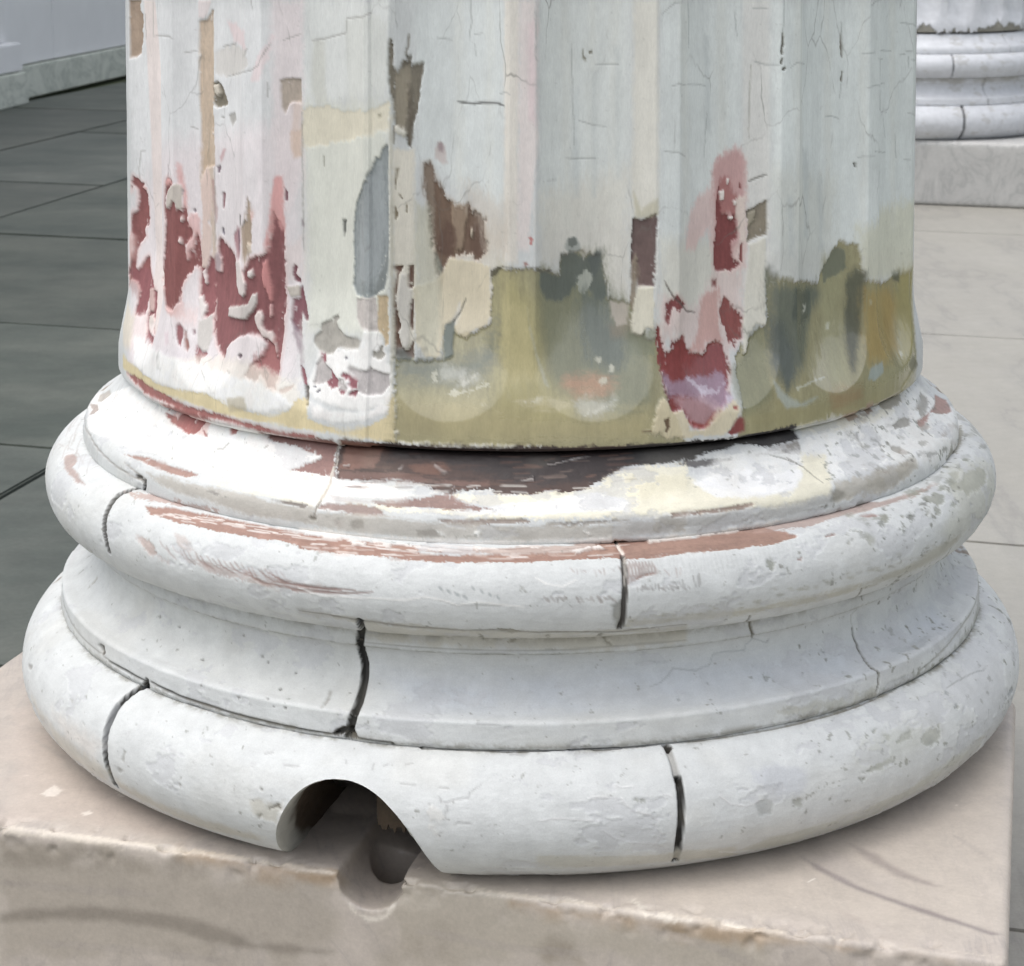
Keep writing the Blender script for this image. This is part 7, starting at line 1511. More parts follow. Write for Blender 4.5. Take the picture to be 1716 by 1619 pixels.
('col','p','858778',0.463,1.6,1.8,'i',-0.3,0,[2555,4990,2552,4992,2544,4993,2545,4990,2545,4984,2549,4986,2557,4987]),
('col','p','8f8f82',0.48,1.6,1.8,'i',-0.3,0,[5398,5095,5320,5073,5335,5091,5307,5064,5391,5082,5379,5071,5396,5085]),
('col','p','858778',0.51,1.6,1.8,'i',-0.3,0,[2365,5049,2357,5052,2350,5050,2345,5045,2350,5038,2357,5042,2361,5045]),
('col','p','6f7166',0.762,1.6,1.8,'i',-0.3,0,[2368,5061,2361,5065,2349,5065,2346,5060,2352,5056,2357,5053,2367,5054]),
('col','p','8f8f82',0.432,1.6,1.8,'i',-0.3,0,[3007,5123,2987,5126,2977,5125,2971,5119,2969,5107,2986,5108,2999,5115]),
('col','p','8f8f82',0.583,1.6,1.8,'i',-0.3,0,[2492,4899,2488,4901,2483,4903,2481,4898,2486,4892,2497,4890,2496,4893]),
('col','p','858778',0.443,1.6,1.8,'i',-0.3,0,[3809,5006,3748,5007,3727,4996,3730,4981,3739,4963,3809,4965,3809,4990]),
('col','p','8f8f82',0.699,1.6,1.8,'i',-0.3,0,[4757,4943,4743,4945,4718,4935,4729,4927,4750,4927,4772,4934,4780,4944]),
('col','p','8f8f82',0.437,1.6,1.8,'i',-0.3,0,[5056,5019,4999,5007,4984,5000,4990,4996,5001,4995,5030,5004,5058,5014]),
('col','p','6f7166',0.525,1.6,1.8,'i',-0.3,0,[2576,5186,2569,5197,2556,5189,2550,5185,2551,5180,2564,5173,2577,5183]),
('col','p','66665c',0.71,1.6,1.8,'i',-0.3,0,[2731,5067,2727,5073,2716,5071,2716,5064,2718,5060,2726,5062,2735,5063]),
('col','p','66665c',0.425,1.6,1.8,'i',-0.3,0,[2329,5015,2319,5022,2310,5022,2308,5015,2307,5008,2320,5007,2330,5011]),
('col','p','66665c',0.356,1.6,1.8,'i',-0.3,0,[2537,4969,2532,4974,2524,4975,2527,4969,2528,4966,2535,4966,2539,4966]),
('col','p','858778',0.441,1.6,1.8,'i',-0.3,0,[2779,5053,2725,5062,2683,5061,2669,5032,2696,5015,2727,5011,2787,5022]),
('col','p','66665c',0.49,1.6,1.8,'i',-0.3,0,[2339,5122,2328,5124,2324,5123,2320,5120,2325,5115,2329,5112,2337,5115]),
('col','p','66665c',0.681,1.6,1.8,'i',-0.3,0,[5062,4917,4971,4904,4897,4885,4947,4868,5030,4870,5117,4889,5132,4918]),
('col','p','66665c',0.366,1.6,1.8,'i',-0.3,0,[2564,4868,2557,4873,2554,4870,2552,4865,2559,4860,2566,4859,2570,4861]),
('col','p','6f7166',0.579,1.6,1.8,'i',-0.3,0,[4875,4954,4869,4954,4850,4949,4856,4945,4868,4946,4880,4948,4890,4955]),
('col','p','8f8f82',0.406,1.6,1.8,'i',-0.3,0,[2748,5050,2744,5053,2735,5052,2734,5049,2734,5044,2742,5044,2749,5046]),
('col','p','6f7166',0.363,1.6,1.8,'i',-0.3,0,[2929,5164,2926,5167,2920,5165,2918,5163,2921,5161,2924,5159,2930,5162]),
('col','p','66665c',0.478,1.6,1.8,'i',-0.3,0,[2410,5126,2398,5132,2386,5132,2378,5125,2379,5115,2400,5115,2409,5122]),
('col','p','66665c',0.361,1.6,1.8,'i',-0.3,0,[3899,4479,3892,4482,3878,4478,3861,4472,3864,4469,3876,4469,3891,4474]),
('col','p','6f7166',0.622,1.6,1.8,'i',-0.3,0,[2688,5026,2685,5029,2680,5028,2679,5025,2678,5023,2686,5018,2690,5024]),
('col','p','6f7166',0.715,1.6,1.8,'i',-0.3,0,[2682,5061,2649,5081,2624,5077,2610,5051,2633,5039,2663,5032,2686,5038]),
('col','p','858778',0.538,1.6,1.8,'i',-0.3,0,[3548,5154,3527,5164,3499,5151,3463,5140,3489,5128,3521,5134,3553,5142]),
('col','p','6f7166',0.365,1.6,1.8,'i',-0.3,0,[3316,4966,3298,4970,3280,4966,3270,4959,3288,4952,3309,4949,3312,4958]),
('col','p','66665c',0.738,1.6,1.8,'i',-0.3,0,[3231,5045,3205,5059,3175,5046,3135,5030,3169,5018,3212,5017,3269,5026]),
('col','p','8f8f82',0.473,1.6,1.8,'i',-0.3,0,[3591,5047,3584,5049,3579,5046,3577,5042,3578,5042,3587,5041,3593,5045]),
('col','p','66665c',0.66,1.6,1.8,'i',-0.3,0,[3015,5100,2976,5113,2924,5105,2914,5083,2930,5070,2965,5066,3008,5072]),
('col','p','66665c',0.38,1.6,1.8,'i',-0.3,0,[3504,4899,3490,4901,3488,4898,3487,4896,3494,4890,3510,4888,3511,4892]),
('col','p','66665c',0.399,1.6,1.8,'i',-0.3,0,[2834,4859,2819,4862,2806,4861,2810,4852,2825,4844,2831,4843,2839,4850]),
('col','p','8f8f82',0.538,1.6,1.8,'i',-0.3,0,[2532,5171,2508,5190,2463,5187,2443,5164,2448,5140,2482,5142,2510,5148]),
('col','p','66665c',0.471,1.6,1.8,'i',-0.3,0,[4206,4432,4185,4431,4172,4429,4155,4420,4158,4418,4175,4421,4193,4424]),
('col','p','8f8f82',0.631,1.6,1.8,'i',-0.3,0,[2728,5023,2727,5026,2721,5024,2718,5023,2723,5018,2726,5019,2732,5018]),
('col','p','6f7166',0.561,1.6,1.8,'i',-0.3,0,[2493,4979,2489,4982,2483,4979,2481,4976,2482,4976,2488,4974,2494,4977]),
('col','p','6f7166',0.49,1.6,1.8,'i',-0.3,0,[2898,4887,2892,4892,2884,4892,2884,4885,2895,4881,2899,4880,2904,4883]),
('col','p','66665c',0.498,1.6,1.8,'i',-0.3,0,[2805,5064,2791,5071,2781,5068,2774,5059,2788,5051,2801,5048,2817,5053]),
('col','p','6f7166',0.372,1.6,1.8,'i',-0.3,0,[3721,4921,3663,4943,3590,4928,3628,4873,3698,4864,3746,4864,3796,4884]),
('col','p','8f8f82',0.714,1.6,1.8,'i',-0.3,0,[2362,5058,2358,5062,2354,5064,2350,5058,2355,5054,2359,5052,2363,5054]),
('col','p','6f7166',0.508,1.6,1.8,'i',-0.3,0,[3396,4953,3381,4955,3356,4957,3355,4947,3368,4940,3388,4938,3408,4946]),
('col','p','66665c',0.633,1.6,1.8,'i',-0.3,0,[2444,5111,2432,5115,2419,5118,2409,5108,2416,5101,2430,5096,2443,5105]),
('col','p','8f8f82',0.683,1.6,1.8,'i',-0.3,0,[2780,5045,2730,5053,2689,5057,2688,5026,2697,5005,2748,4997,2762,5023]),
('col','p','66665c',0.456,1.6,1.8,'i',-0.3,0,[2715,4516,2682,4840,2636,4844,2614,4498,2630,4485,2651,4474,2684,4485]),
('col','p','8f8f82',0.667,1.6,1.8,'i',-0.3,0,[2665,5014,2633,5032,2607,5022,2583,5007,2600,4987,2648,4980,2664,4997]),
('col','p','8f8f82',0.492,1.6,1.8,'i',-0.3,0,[2536,5001,2528,5006,2523,5002,2516,4998,2523,4995,2529,4994,2538,4996]),
('col','p','8f8f82',0.367,1.6,1.8,'i',-0.3,0,[2204,5201,2199,5203,2192,5204,2180,5198,2182,5192,2194,5191,2204,5196]),
('col','p','8f8f82',0.427,1.6,1.8,'i',-0.3,0,[2717,5133,2715,5135,2708,5133,2706,5131,2708,5128,2713,5127,2719,5129]),
('col','p','66665c',0.754,1.6,1.8,'i',-0.3,0,[2877,4991,2858,4996,2849,4991,2842,4987,2850,4975,2862,4978,2877,4983]),
('col','p','6f7166',0.572,1.6,1.8,'i',-0.3,0,[2714,5222,2704,5228,2695,5227,2688,5221,2691,5214,2698,5213,2707,5216]),
('col','p','8f8f82',0.425,1.6,1.8,'i',-0.3,0,[5184,4969,5082,4961,4999,4920,5034,4903,5131,4902,5203,4936,5239,4975]),
('col','p','66665c',0.514,1.6,1.8,'i',-0.3,0,[5116,5102,4968,5070,4859,5032,4820,5003,4906,5012,5035,5031,5185,5102]),
('col','p','858778',0.354,1.6,1.8,'i',-0.3,0,[4481,4962,4397,4964,4299,4945,4343,4904,4436,4905,4478,4916,4517,4949]),
('col','p','6f7166',0.648,1.6,1.8,'i',-0.3,0,[2813,4955,2789,4967,2760,4963,2767,4946,2783,4929,2797,4932,2817,4934]),
('col','p','8f8f82',0.557,1.6,1.8,'i',-0.3,0,[2457,4911,2445,4920,2433,4917,2436,4907,2443,4895,2461,4888,2465,4900]),
('col','p','6f7166',0.468,1.6,1.8,'i',-0.3,0,[2554,5055,2541,5059,2529,5057,2527,5051,2533,5046,2540,5045,2549,5044]),
('col','p','66665c',0.745,1.6,1.8,'i',-0.3,0,[2516,5041,2507,5043,2505,5041,2501,5038,2503,5036,2511,5034,2514,5038]),
('col','p','8f8f82',0.384,1.6,1.8,'i',-0.3,0,[2633,4899,2619,4903,2612,4901,2610,4894,2618,4885,2630,4884,2634,4889]),
('col','p','8f8f82',0.565,1.6,1.8,'i',-0.3,0,[2744,5033,2713,5060,2680,5037,2652,5020,2680,4993,2719,4995,2745,5012]),
('col','p','8f8f82',0.541,1.6,1.8,'i',-0.3,0,[3168,5025,3161,5027,3154,5025,3149,5022,3158,5019,3163,5022,3168,5019]),
('col','p','66665c',0.782,1.6,1.8,'i',-0.3,0,[2640,5174,2623,5175,2603,5182,2585,5169,2596,5159,2614,5158,2637,5164]),
('col','p','858778',0.691,1.6,1.8,'i',-0.3,0,[3573,5013,3524,5019,3487,5005,3462,4990,3492,4967,3559,4970,3592,4985]),
('col','p','858778',0.749,1.6,1.8,'i',-0.3,0,[4361,4954,4323,4950,4304,4940,4307,4929,4333,4926,4362,4928,4388,4942]),
('col','p','66665c',0.597,1.6,1.8,'i',-0.3,0,[5127,5111,5052,5091,5019,5081,5009,5076,5027,5076,5056,5083,5128,5106]),
('col','p','89867c',0.349,2,2,'i',-0.25,0,[5046,4253,5016,4244,4985,4233,4976,4227,4991,4224,5024,4233,5049,4244]),
('col','p','74726a',0.585,2,2,'i',-0.25,0,[4739,4160,4656,4150,4602,4136,4592,4119,4619,4114,4703,4129,4755,4154]),
('col','p','9a8c80',0.555,2,2,'i',-0.25,0,[3043,3871,3033,3873,3028,3871,3022,3868,3020,3865,3032,3865,3040,3865]),
('col','p','89867c',0.429,2,2,'i',-0.25,0,[3614,4145,3578,4146,3522,4137,3500,4121,3506,4113,3563,4114,3603,4124]),
('col','p','9a8c80',0.413,2,2,'i',-0.25,0,[3349,4281,3336,4286,3320,4283,3313,4275,3329,4271,3336,4272,3355,4274]),
('col','p','9c988c',0.493,2,2,'i',-0.25,0,[5382,4295,5433,4317,5489,4334,5407,4308,5382,4295,5412,4304,5392,4295]),
('col','p','9c988c',0.698,2,2,'i',-0.25,0,[4302,4042,4273,4039,4215,4030,4153,4011,4205,4010,4256,4019,4309,4034]),
('col','p','74726a',0.364,2,2,'i',-0.25,0,[5400,4356,5215,4317,5169,4298,5092,4270,5139,4251,5364,4313,5296,4313]),
('col','p','74726a',0.602,2,2,'i',-0.25,0,[3179,3869,3168,3874,3148,3867,3127,3861,3143,3856,3156,3854,3176,3865]),
('col','p','9a8c80',0.551,2,2,'i',-0.25,0,[3151,3899,3151,3902,3139,3900,3135,3896,3138,3894,3144,3895,3148,3897]),
('col','p','89867c',0.444,2,2,'i',-0.25,0,[5795,4323,5622,4264,5778,4320,5786,4318,5794,4318,5763,4301,5705,4281]),
('col','p','9c988c',0.444,2,2,'i',-0.25,0,[3075,4226,3055,4225,3040,4222,3037,4219,3036,4213,3057,4213,3073,4220]),
('col','p','89867c',0.31,2,2,'i',-0.25,0,[3613,4031,3566,4033,3499,4019,3463,4010,3474,3997,3531,3997,3581,4017]),
('col','p','74726a',0.327,2,2,'i',-0.25,0,[3685,4345,3661,4348,3572,4335,3548,4324,3583,4304,3630,4305,3693,4333]),
('col','p','74726a',0.317,2,2,'i',-0.25,0,[3873,4097,3869,4096,3847,4094,3832,4088,3840,4084,3867,4086,3875,4090]),
('col','p','9c988c',0.486,2,2,'i',-0.25,0,[3846,4019,3784,4018,3727,4010,3706,3994,3710,3985,3765,3991,3826,4007]),
('col','p','9c988c',0.574,2,2,'i',-0.25,0,[2851,4284,2844,4287,2834,4283,2826,4280,2826,4278,2843,4275,2853,4278]),
('col','p','9a8c80',0.464,2,2,'i',-0.25,0,[3052,4346,3033,4346,3005,4346,2991,4335,2996,4329,3018,4328,3041,4337]),
('col','p','74726a',0.476,2,2,'i',-0.25,0,[2857,4139,2835,4142,2802,4139,2758,4128,2800,4118,2838,4111,2870,4120]),
('col','p','9c988c',0.481,2,2,'i',-0.25,0,[3364,4152,3349,4154,3335,4148,3321,4145,3327,4140,3347,4142,3358,4149]),
('col','p','9c988c',0.479,2,2,'i',-0.25,0,[3672,4363,3635,4366,3607,4358,3561,4343,3586,4338,3622,4343,3655,4350]),
('col','p','74726a',0.575,2,2,'i',-0.25,0,[3011,4013,3003,4015,2988,4011,2974,4009,2981,4005,2996,4003,3012,4007]),
('col','p','9a8c80',0.646,2,2,'i',-0.25,0,[4362,4042,4318,4037,4280,4032,4262,4019,4271,4013,4321,4022,4361,4034]),
('col','p','74726a',0.488,2,2,'i',-0.25,0,[3073,4076,3066,4081,3047,4081,3042,4073,3048,4071,3065,4068,3075,4073]),
('col','p','9c988c',0.45,2,2,'i',-0.25,0,[4210,4509,4217,4515,4147,4497,4109,4487,4130,4486,4151,4487,4206,4505]),
('col','p','74726a',0.508,2,2,'i',-0.25,0,[3581,4334,3572,4335,3559,4332,3549,4329,3555,4326,3571,4324,3579,4330]),
('col','p','9a8c80',0.667,2,2,'i',-0.25,0,[3148,4214,3139,4218,3133,4213,3123,4210,3128,4206,3141,4208,3147,4212]),
('col','p','9c988c',0.302,2,2,'i',-0.25,0,[2760,4172,2752,4178,2724,4170,2706,4168,2716,4160,2738,4156,2765,4165]),
('col','p','9a8c80',0.684,2,2,'i',-0.25,0,[3305,3867,3281,3876,3226,3868,3189,3854,3223,3846,3253,3850,3304,3852]),
('col','p','9c988c',0.481,2,2,'i',-0.25,0,[3118,4213,3116,4214,3107,4209,3103,4210,3106,4206,3116,4203,3122,4209]),
('col','p','74726a',0.532,2,2,'i',-0.25,0,[3900,4401,3799,4391,3710,4382,3647,4350,3716,4344,3766,4346,3862,4370]),
('col','p','9c988c',0.628,2,2,'i',-0.25,0,[2996,4062,2987,4065,2976,4063,2965,4059,2971,4055,2985,4055,2996,4058]),
('col','p','9a8c80',0.626,2,2,'i',-0.25,0,[4318,4344,4251,4343,4186,4325,4162,4304,4168,4292,4242,4312,4326,4329]),
('col','p','89867c',0.35,2,2,'i',-0.25,0,[3531,4188,3506,4192,3495,4183,3491,4179,3498,4172,3521,4171,3536,4178]),
('col','p','89867c',0.588,2,2,'i',-0.25,0,[3849,4285,3798,4286,3712,4274,3704,4244,3731,4234,3813,4235,3849,4264]),
('col','p','9a8c80',0.337,2,2,'i',-0.25,0,[5317,4859,4712,4382,4493,4340,4467,4309,4487,4287,4614,4317,4799,4374]),
('col','p','9c988c',0.404,2,2,'i',-0.25,0,[2628,4349,2612,4350,2576,4350,2540,4339,2558,4328,2589,4327,2608,4335]),
('col','p','9a8c80',0.537,2,2,'i',-0.25,0,[3470,4264,3427,4265,3363,4265,3360,4239,3372,4219,3442,4224,3458,4249]),
('col','p','74726a',0.401,2,2,'i',-0.25,0,[2723,4208,2718,4209,2708,4209,2706,4207,2706,4202,2716,4201,2723,4202]),
('col','p','74726a',0.403,2,2,'i',-0.25,0,[2975,4256,2935,4264,2914,4253,2890,4237,2912,4229,2944,4225,2972,4245]),
('col','p','74726a',0.33,2,2,'i',-0.25,0,[3079,3965,3070,3967,3049,3964,3039,3958,3046,3956,3056,3955,3068,3961]),
('col','p','9a8c80',0.655,2,2,'i',-0.25,0,[2891,4238,2877,4244,2854,4239,2839,4227,2854,4224,2875,4219,2889,4228]),
('col','p','89867c',0.352,2,2,'i',-0.25,0,[4448,4157,4415,4157,4383,4146,4365,4136,4381,4132,4423,4135,4457,4147]),
('col','p','9a8c80',0.446,2,2,'i',-0.25,0,[3333,4350,3326,4351,3312,4349,3301,4346,3307,4344,3317,4343,3326,4346]),
('col','p','74726a',0.628,2,2,'i',-0.25,0,[3935,3989,3922,3990,3903,3988,3891,3980,3903,3979,3913,3981,3931,3987]),
('col','p','9c988c',0.368,2,2,'i',-0.25,0,[4774,4241,4724,4234,4705,4219,4679,4210,4692,4205,4748,4217,4788,4236]),
('col','p','74726a',0.304,2,2,'i',-0.25,0,[3383,4322,3376,4326,3360,4321,3354,4317,3363,4314,3372,4314,3384,4319]),
('col','p','89867c',0.695,2,2,'i',-0.25,0,[3094,4096,3063,4107,2994,4109,2982,4088,3000,4073,3044,4062,3092,4084]),
('col','p','9a8c80',0.452,2,2,'i',-0.25,0,[5866,4326,5761,4296,5621,4259,5765,4297,5778,4283,5835,4283,5795,4283]),
('col','p','9a8c80',0.439,2,2,'i',-0.25,0,[4676,4067,4657,4064,4632,4061,4625,4054,4635,4052,4651,4058,4683,4066]),
('col','p','9a8c80',0.405,2,2,'i',-0.25,0,[3243,3908,3194,3922,3156,3906,3101,3888,3122,3868,3196,3866,3250,3895]),
('col','p','74726a',0.574,2,2,'i',-0.25,0,[4419,4281,4410,4280,4404,4276,4404,4273,4408,4269,4428,4273,4430,4280]),
('col','p','9a8c80',0.672,2,2,'i',-0.25,0,[4155,4199,4069,4189,3947,4174,3954,4148,3991,4131,4047,4139,4150,4162]),
('col','p','74726a',0.451,2,2,'i',-0.25,0,[3189,4062,3169,4069,3138,4062,3131,4051,3118,4041,3158,4044,3192,4048]),
('col','p','74726a',0.334,2,2,'i',-0.25,0,[3276,4078,3257,4089,3191,4088,3159,4056,3202,4051,3248,4041,3306,4059]),
('col','p','74726a',0.438,2,2,'i',-0.25,0,[4462,4056,4459,4055,4428,4052,4423,4047,4428,4044,4445,4049,4477,4054]),
('col','p','89867c',0.645,2,2,'i',-0.25,0,[3028,4308,3010,4318,2965,4304,2939,4297,2963,4279,2999,4275,3020,4294]),
('col','p','9a8c80',0.379,2,2,'i',-0.25,0,[4723,4209,4668,4211,4569,4178,4530,4157,4570,4150,4668,4169,4740,4192]),
('col','p','74726a',0.696,2,2,'i',-0.25,0,[4081,4117,4016,4117,3972,4100,3938,4082,3964,4075,4012,4082,4078,4103]),
('col','p','9a8c80',0.696,2,2,'i',-0.25,0,[3732,4414,3720,4417,3703,4412,3684,4406,3694,4404,3708,4406,3723,4410]),
('col','p','89867c',0.508,2,2,'i',-0.25,0,[3185,4104,3173,4108,3158,4104,3153,4099,3155,4094,3175,4092,3188,4096]),
('col','p','9c988c',0.605,2,2,'i',-0.25,0,[4159,4013,4142,4011,4103,4009,4090,4001,4095,3995,4124,3999,4151,4007]),
('col','p','9a8c80',0.355,2,2,'i',-0.25,0,[4759,4847,4720,4832,4372,4433,4215,4391,4277,4393,4380,4418,4567,4460]),
('col','p','74726a',0.59,2,2,'i',-0.25,0,[2762,4298,2744,4302,2701,4308,2684,4286,2713,4276,2728,4281,2765,4283]),
('col','p','89867c',0.695,2,2,'i',-0.25,0,[4245,4447,4192,4440,4077,4415,4033,4403,4017,4389,4084,4393,4192,4419]),
('col','p','9a8c80',0.387,2,2,'i',-0.25,0,[4450,4351,4393,4345,4312,4326,4224,4298,4308,4300,4388,4304,4454,4344]),
('col','p','74726a',0.488,2,2,'i',-0.25,0,[5038,4162,4980,4154,4939,4139,4920,4127,4944,4128,4991,4139,5021,4151]),
('col','p','89867c',0.429,2,2,'i',-0.25,0,[2974,3945,2968,3949,2945,3949,2927,3939,2937,3935,2956,3937,2975,3940]),
('col','p','89867c',0.523,2,2,'i',-0.25,0,[3466,4049,3444,4049,3425,4047,3419,4042,3421,4035,3441,4036,3461,4042]),
('col','p','74726a',0.689,2,2,'i',-0.25,0,[3011,3988,2960,3988,2924,3989,2888,3974,2902,3957,2936,3959,3000,3967]),
('col','p','8d8b7c',0.568,2.5,2,'h',-0.15,0,[3072,5355,3069,5360,3041,5355,3003,5339,3016,5337,3034,5337,3074,5347]),
('col','p','9b9884',0.423,2.5,2,'h',-0.15,0,[1017,5517,1007,5520,984,5525,970,5515,967,5505,981,5500,994,5503]),
('col','p','a8a592',0.423,2.5,2,'h',-0.15,0,[1980,5407,1975,5413,1952,5406,1945,5401,1941,5395,1954,5393,1972,5399]),
('col','p','a8a592',0.316,2.5,2,'h',-0.15,0,[3502,5377,3474,5375,3426,5362,3409,5356,3397,5344,3428,5346,3482,5367]),
('col','p','9b9884',0.507,2.5,2,'h',-0.15,0,[1911,5403,1903,5410,1885,5407,1859,5395,1860,5390,1879,5389,1894,5392]),
('col','p','8d8b7c',0.53,2.5,2,'h',-0.15,0,[3514,5407,3480,5399,3437,5389,3408,5376,3395,5368,3434,5379,3488,5393]),
('col','p','a8a592',0.385,2.5,2,'h',-0.15,0,[3129,5351,3109,5353,3072,5345,3032,5327,3049,5327,3066,5328,3105,5340]),
('col','p','9b9884',0.511,2.5,2,'h',-0.15,0,[1161,5481,1142,5485,1125,5479,1118,5479,1118,5472,1124,5465,1142,5474]),
('col','p','a8a592',0.357,2.5,2,'h',-0.15,0,[1850,5393,1851,5395,1825,5395,1804,5389,1814,5382,1824,5378,1848,5390]),
('col','p','8d8b7c',0.456,2.5,2,'h',-0.15,0,[2695,5406,2675,5403,2639,5400,2624,5391,2612,5379,2630,5377,2675,5392]),
('col','p','a8a592',0.59,2.5,2,'h',-0.15,0,[1431,5462,1412,5469,1392,5461,1384,5458,1382,5450,1390,5446,1410,5454]),
('col','p','8d8b7c',0.336,2.5,2,'h',-0.15,0,[3056,5410,3030,5407,2994,5399,2983,5391,2975,5383,2998,5386,3021,5392]),
('col','p','8d8b7c',0.323,2.5,2,'h',-0.15,0,[2359,5367,2346,5370,2324,5369,2297,5358,2306,5354,2316,5355,2352,5363]),
('col','p','8d8b7c',0.462,2.5,2,'h',-0.15,0,[3084,5358,3078,5361,3039,5356,3000,5340,3000,5333,3039,5337,3083,5356]),
('col','p','8d8b7c',0.519,2.5,2,'h',-0.15,0,[2082,5392,2088,5400,2059,5395,2048,5389,2041,5381,2056,5378,2077,5383]),
('col','p','a8a592',0.3,2.5,2,'h',-0.15,0,[2118,5378,2113,5382,2078,5372,2053,5366,2073,5364,2078,5360,2109,5368]),
('col','p','a8a592',0.379,2.5,2,'h',-0.15,0,[1857,5394,1856,5399,1829,5394,1815,5389,1818,5384,1831,5384,1853,5386]),
('col','p','9b9884',0.436,2.5,2,'h',-0.15,0,[2287,5393,2272,5395,2241,5393,2230,5382,2220,5374,2241,5378,2268,5384]),
('col','p','a8a592',0.456,2.5,2,'h',-0.15,0,[1904,5382,1888,5382,1867,5382,1848,5374,1856,5371,1868,5370,1890,5373]),
('col','p','8d8b7c',0.501,2.5,2,'h',-0.15,0,[1415,5431,1415,5436,1397,5435,1374,5427,1383,5423,1395,5420,1421,5426]),
('col','p','8d8b7c',0.555,2.5,2,'h',-0.15,0,[2569,5409,2556,5410,2535,5407,2514,5398,2517,5391,2534,5395,2563,5400]),
('col','p','a8a592',0.329,2.5,2,'h',-0.15,0,[975,5464,962,5470,948,5473,928,5462,934,5454,946,5456,968,5456]),
('col','p','9b9884',0.424,2.5,2,'h',-0.15,0,[2757,5324,2741,5326,2715,5324,2696,5315,2691,5306,2709,5305,2748,5315]),
('col','p','9b9884',0.529,2.5,2,'h',-0.15,0,[909,5439,891,5443,876,5442,861,5436,861,5432,874,5426,889,5430]),
('col','p','9b9884',0.433,2.5,2,'h',-0.15,0,[1084,5474,1079,5479,1057,5479,1035,5470,1043,5462,1055,5461,1075,5468]),
('col','p','a8a592',0.599,2.5,2,'h',-0.15,0,[1663,5357,1651,5358,1631,5359,1605,5347,1612,5345,1628,5340,1645,5348]),
('col','p','a8a592',0.328,2.5,2,'h',-0.15,0,[1545,5431,1545,5437,1525,5432,1498,5427,1497,5418,1522,5420,1540,5426]),
('col','p','a8a592',0.327,2.5,2,'h',-0.15,0,[1548,5438,1533,5444,1511,5441,1499,5433,1485,5421,1509,5427,1537,5431]),
('col','p','9b9884',0.321,2.5,2,'h',-0.15,0,[2781,5358,2755,5357,2738,5357,2716,5346,2713,5340,2738,5342,2761,5347]),
('col','p','9b9884',0.314,2.5,2,'h',-0.15,0,[2504,5364,2490,5363,2458,5361,2443,5353,2447,5348,2457,5342,2477,5351]),
('col','p','a8a592',0.558,2.5,2,'h',-0.15,0,[2523,5393,2514,5396,2486,5390,2460,5382,2463,5376,2483,5376,2511,5385]),
('col','p','8d8b7c',0.518,2.5,2,'h',-0.15,0,[4007,5449,4010,5458,4037,5469,4023,5456,4035,5452,4024,5442,4010,5443]),
('col','p','a8a592',0.39,2.5,2,'h',-0.15,0,[1143,5469,1139,5472,1120,5480,1107,5470,1100,5459,1118,5459,1141,5461]),
('col','p','8d8b7c',0.587,2.5,2,'h',-0.15,0,[2051,5364,2043,5366,2027,5368,2010,5357,2006,5352,2024,5353,2044,5356]),
('col','p','8d8b7c',0.58,2.5,2,'h',-0.15,0,[1051,5467,1038,5473,1026,5469,1017,5466,1008,5456,1023,5458,1037,5458]),
('col','p','9b9884',0.573,2.5,2,'h',-0.15,0,[4211,5453,4132,5429,4213,5458,4054,5404,3969,5370,4146,5421,4236,5458]),
('col','p','8d8b7c',0.569,2.5,2,'h',-0.15,0,[3102,5386,3074,5383,3049,5379,3019,5367,3017,5361,3046,5368,3083,5375]),
('col','p','9b9884',0.401,2.5,2,'h',-0.15,0,[2429,5326,2407,5326,2387,5325,2364,5311,2367,5309,2388,5312,2419,5316]),
('col','p','9b9884',0.459,2.5,2,'h',-0.15,0,[2245,5348,2234,5349,2217,5351,2199,5341,2201,5335,2212,5336,2243,5344]),
('col','p','a8a592',0.382,2.5,2,'h',-0.15,0,[2525,5377,2505,5376,2481,5372,2463,5366,2443,5356,2477,5361,2506,5366]),
('col','p','a8a592',0.483,2.5,2,'h',-0.15,0,[1784,5379,1784,5382,1761,5380,1742,5373,1732,5364,1760,5366,1779,5374]),
('col','p','a8a592',0.417,2.5,2,'h',-0.15,0,[951,5512,939,5514,916,5517,898,5512,899,5502,911,5498,932,5501]),
('col','p','a8a592',0.419,2.5,2,'h',-0.15,0,[4125,5456,4128,5463,4146,5476,4117,5457,4153,5461,4066,5422,4057,5422]),
('col','p','9b9884',0.553,2.5,2,'h',-0.15,0,[1110,5462,1091,5468,1075,5467,1065,5459,1057,5451,1076,5449,1089,5454]),
('col','p','a8a592',0.595,2.5,2,'h',-0.15,0,[1266,5449,1248,5455,1234,5450,1219,5444,1216,5436,1231,5434,1245,5439]),
('col','p','a8a592',0.316,2.5,2,'h',-0.15,0,[2695,5357,2689,5359,2661,5358,2654,5350,2634,5339,2661,5342,2693,5355]),
('col','p','a8a592',0.31,2.5,2,'h',-0.15,0,[2763,5395,2755,5398,2727,5395,2699,5383,2703,5378,2727,5379,2757,5387]),
('col','p','a8a592',0.407,2.5,2,'h',-0.15,0,[926,5462,910,5469,891,5463,876,5453,869,5448,892,5445,914,5453]),
('col','p','8d8b7c',0.501,2.5,2,'h',-0.15,0,[1708,5410,1691,5414,1678,5415,1663,5405,1664,5399,1673,5395,1694,5400]),
('col','p','a8a592',0.354,2.5,2,'h',-0.15,0,[968,5521,970,5527,951,5533,938,5521,923,5509,945,5506,967,5517]),
('col','p','8d8b7c',0.371,2.5,2,'h',-0.15,0,[3085,5396,3063,5396,3018,5385,2993,5374,2979,5365,3016,5370,3046,5379]),
('col','p','a8a592',0.329,2.5,2,'h',-0.15,0,[973,5469,966,5477,945,5477,932,5467,920,5460,939,5453,960,5461]),
('col','p','a8a592',0.496,2.5,2,'h',-0.15,0,[1207,5456,1205,5464,1182,5460,1173,5455,1170,5448,1181,5449,1195,5445]),
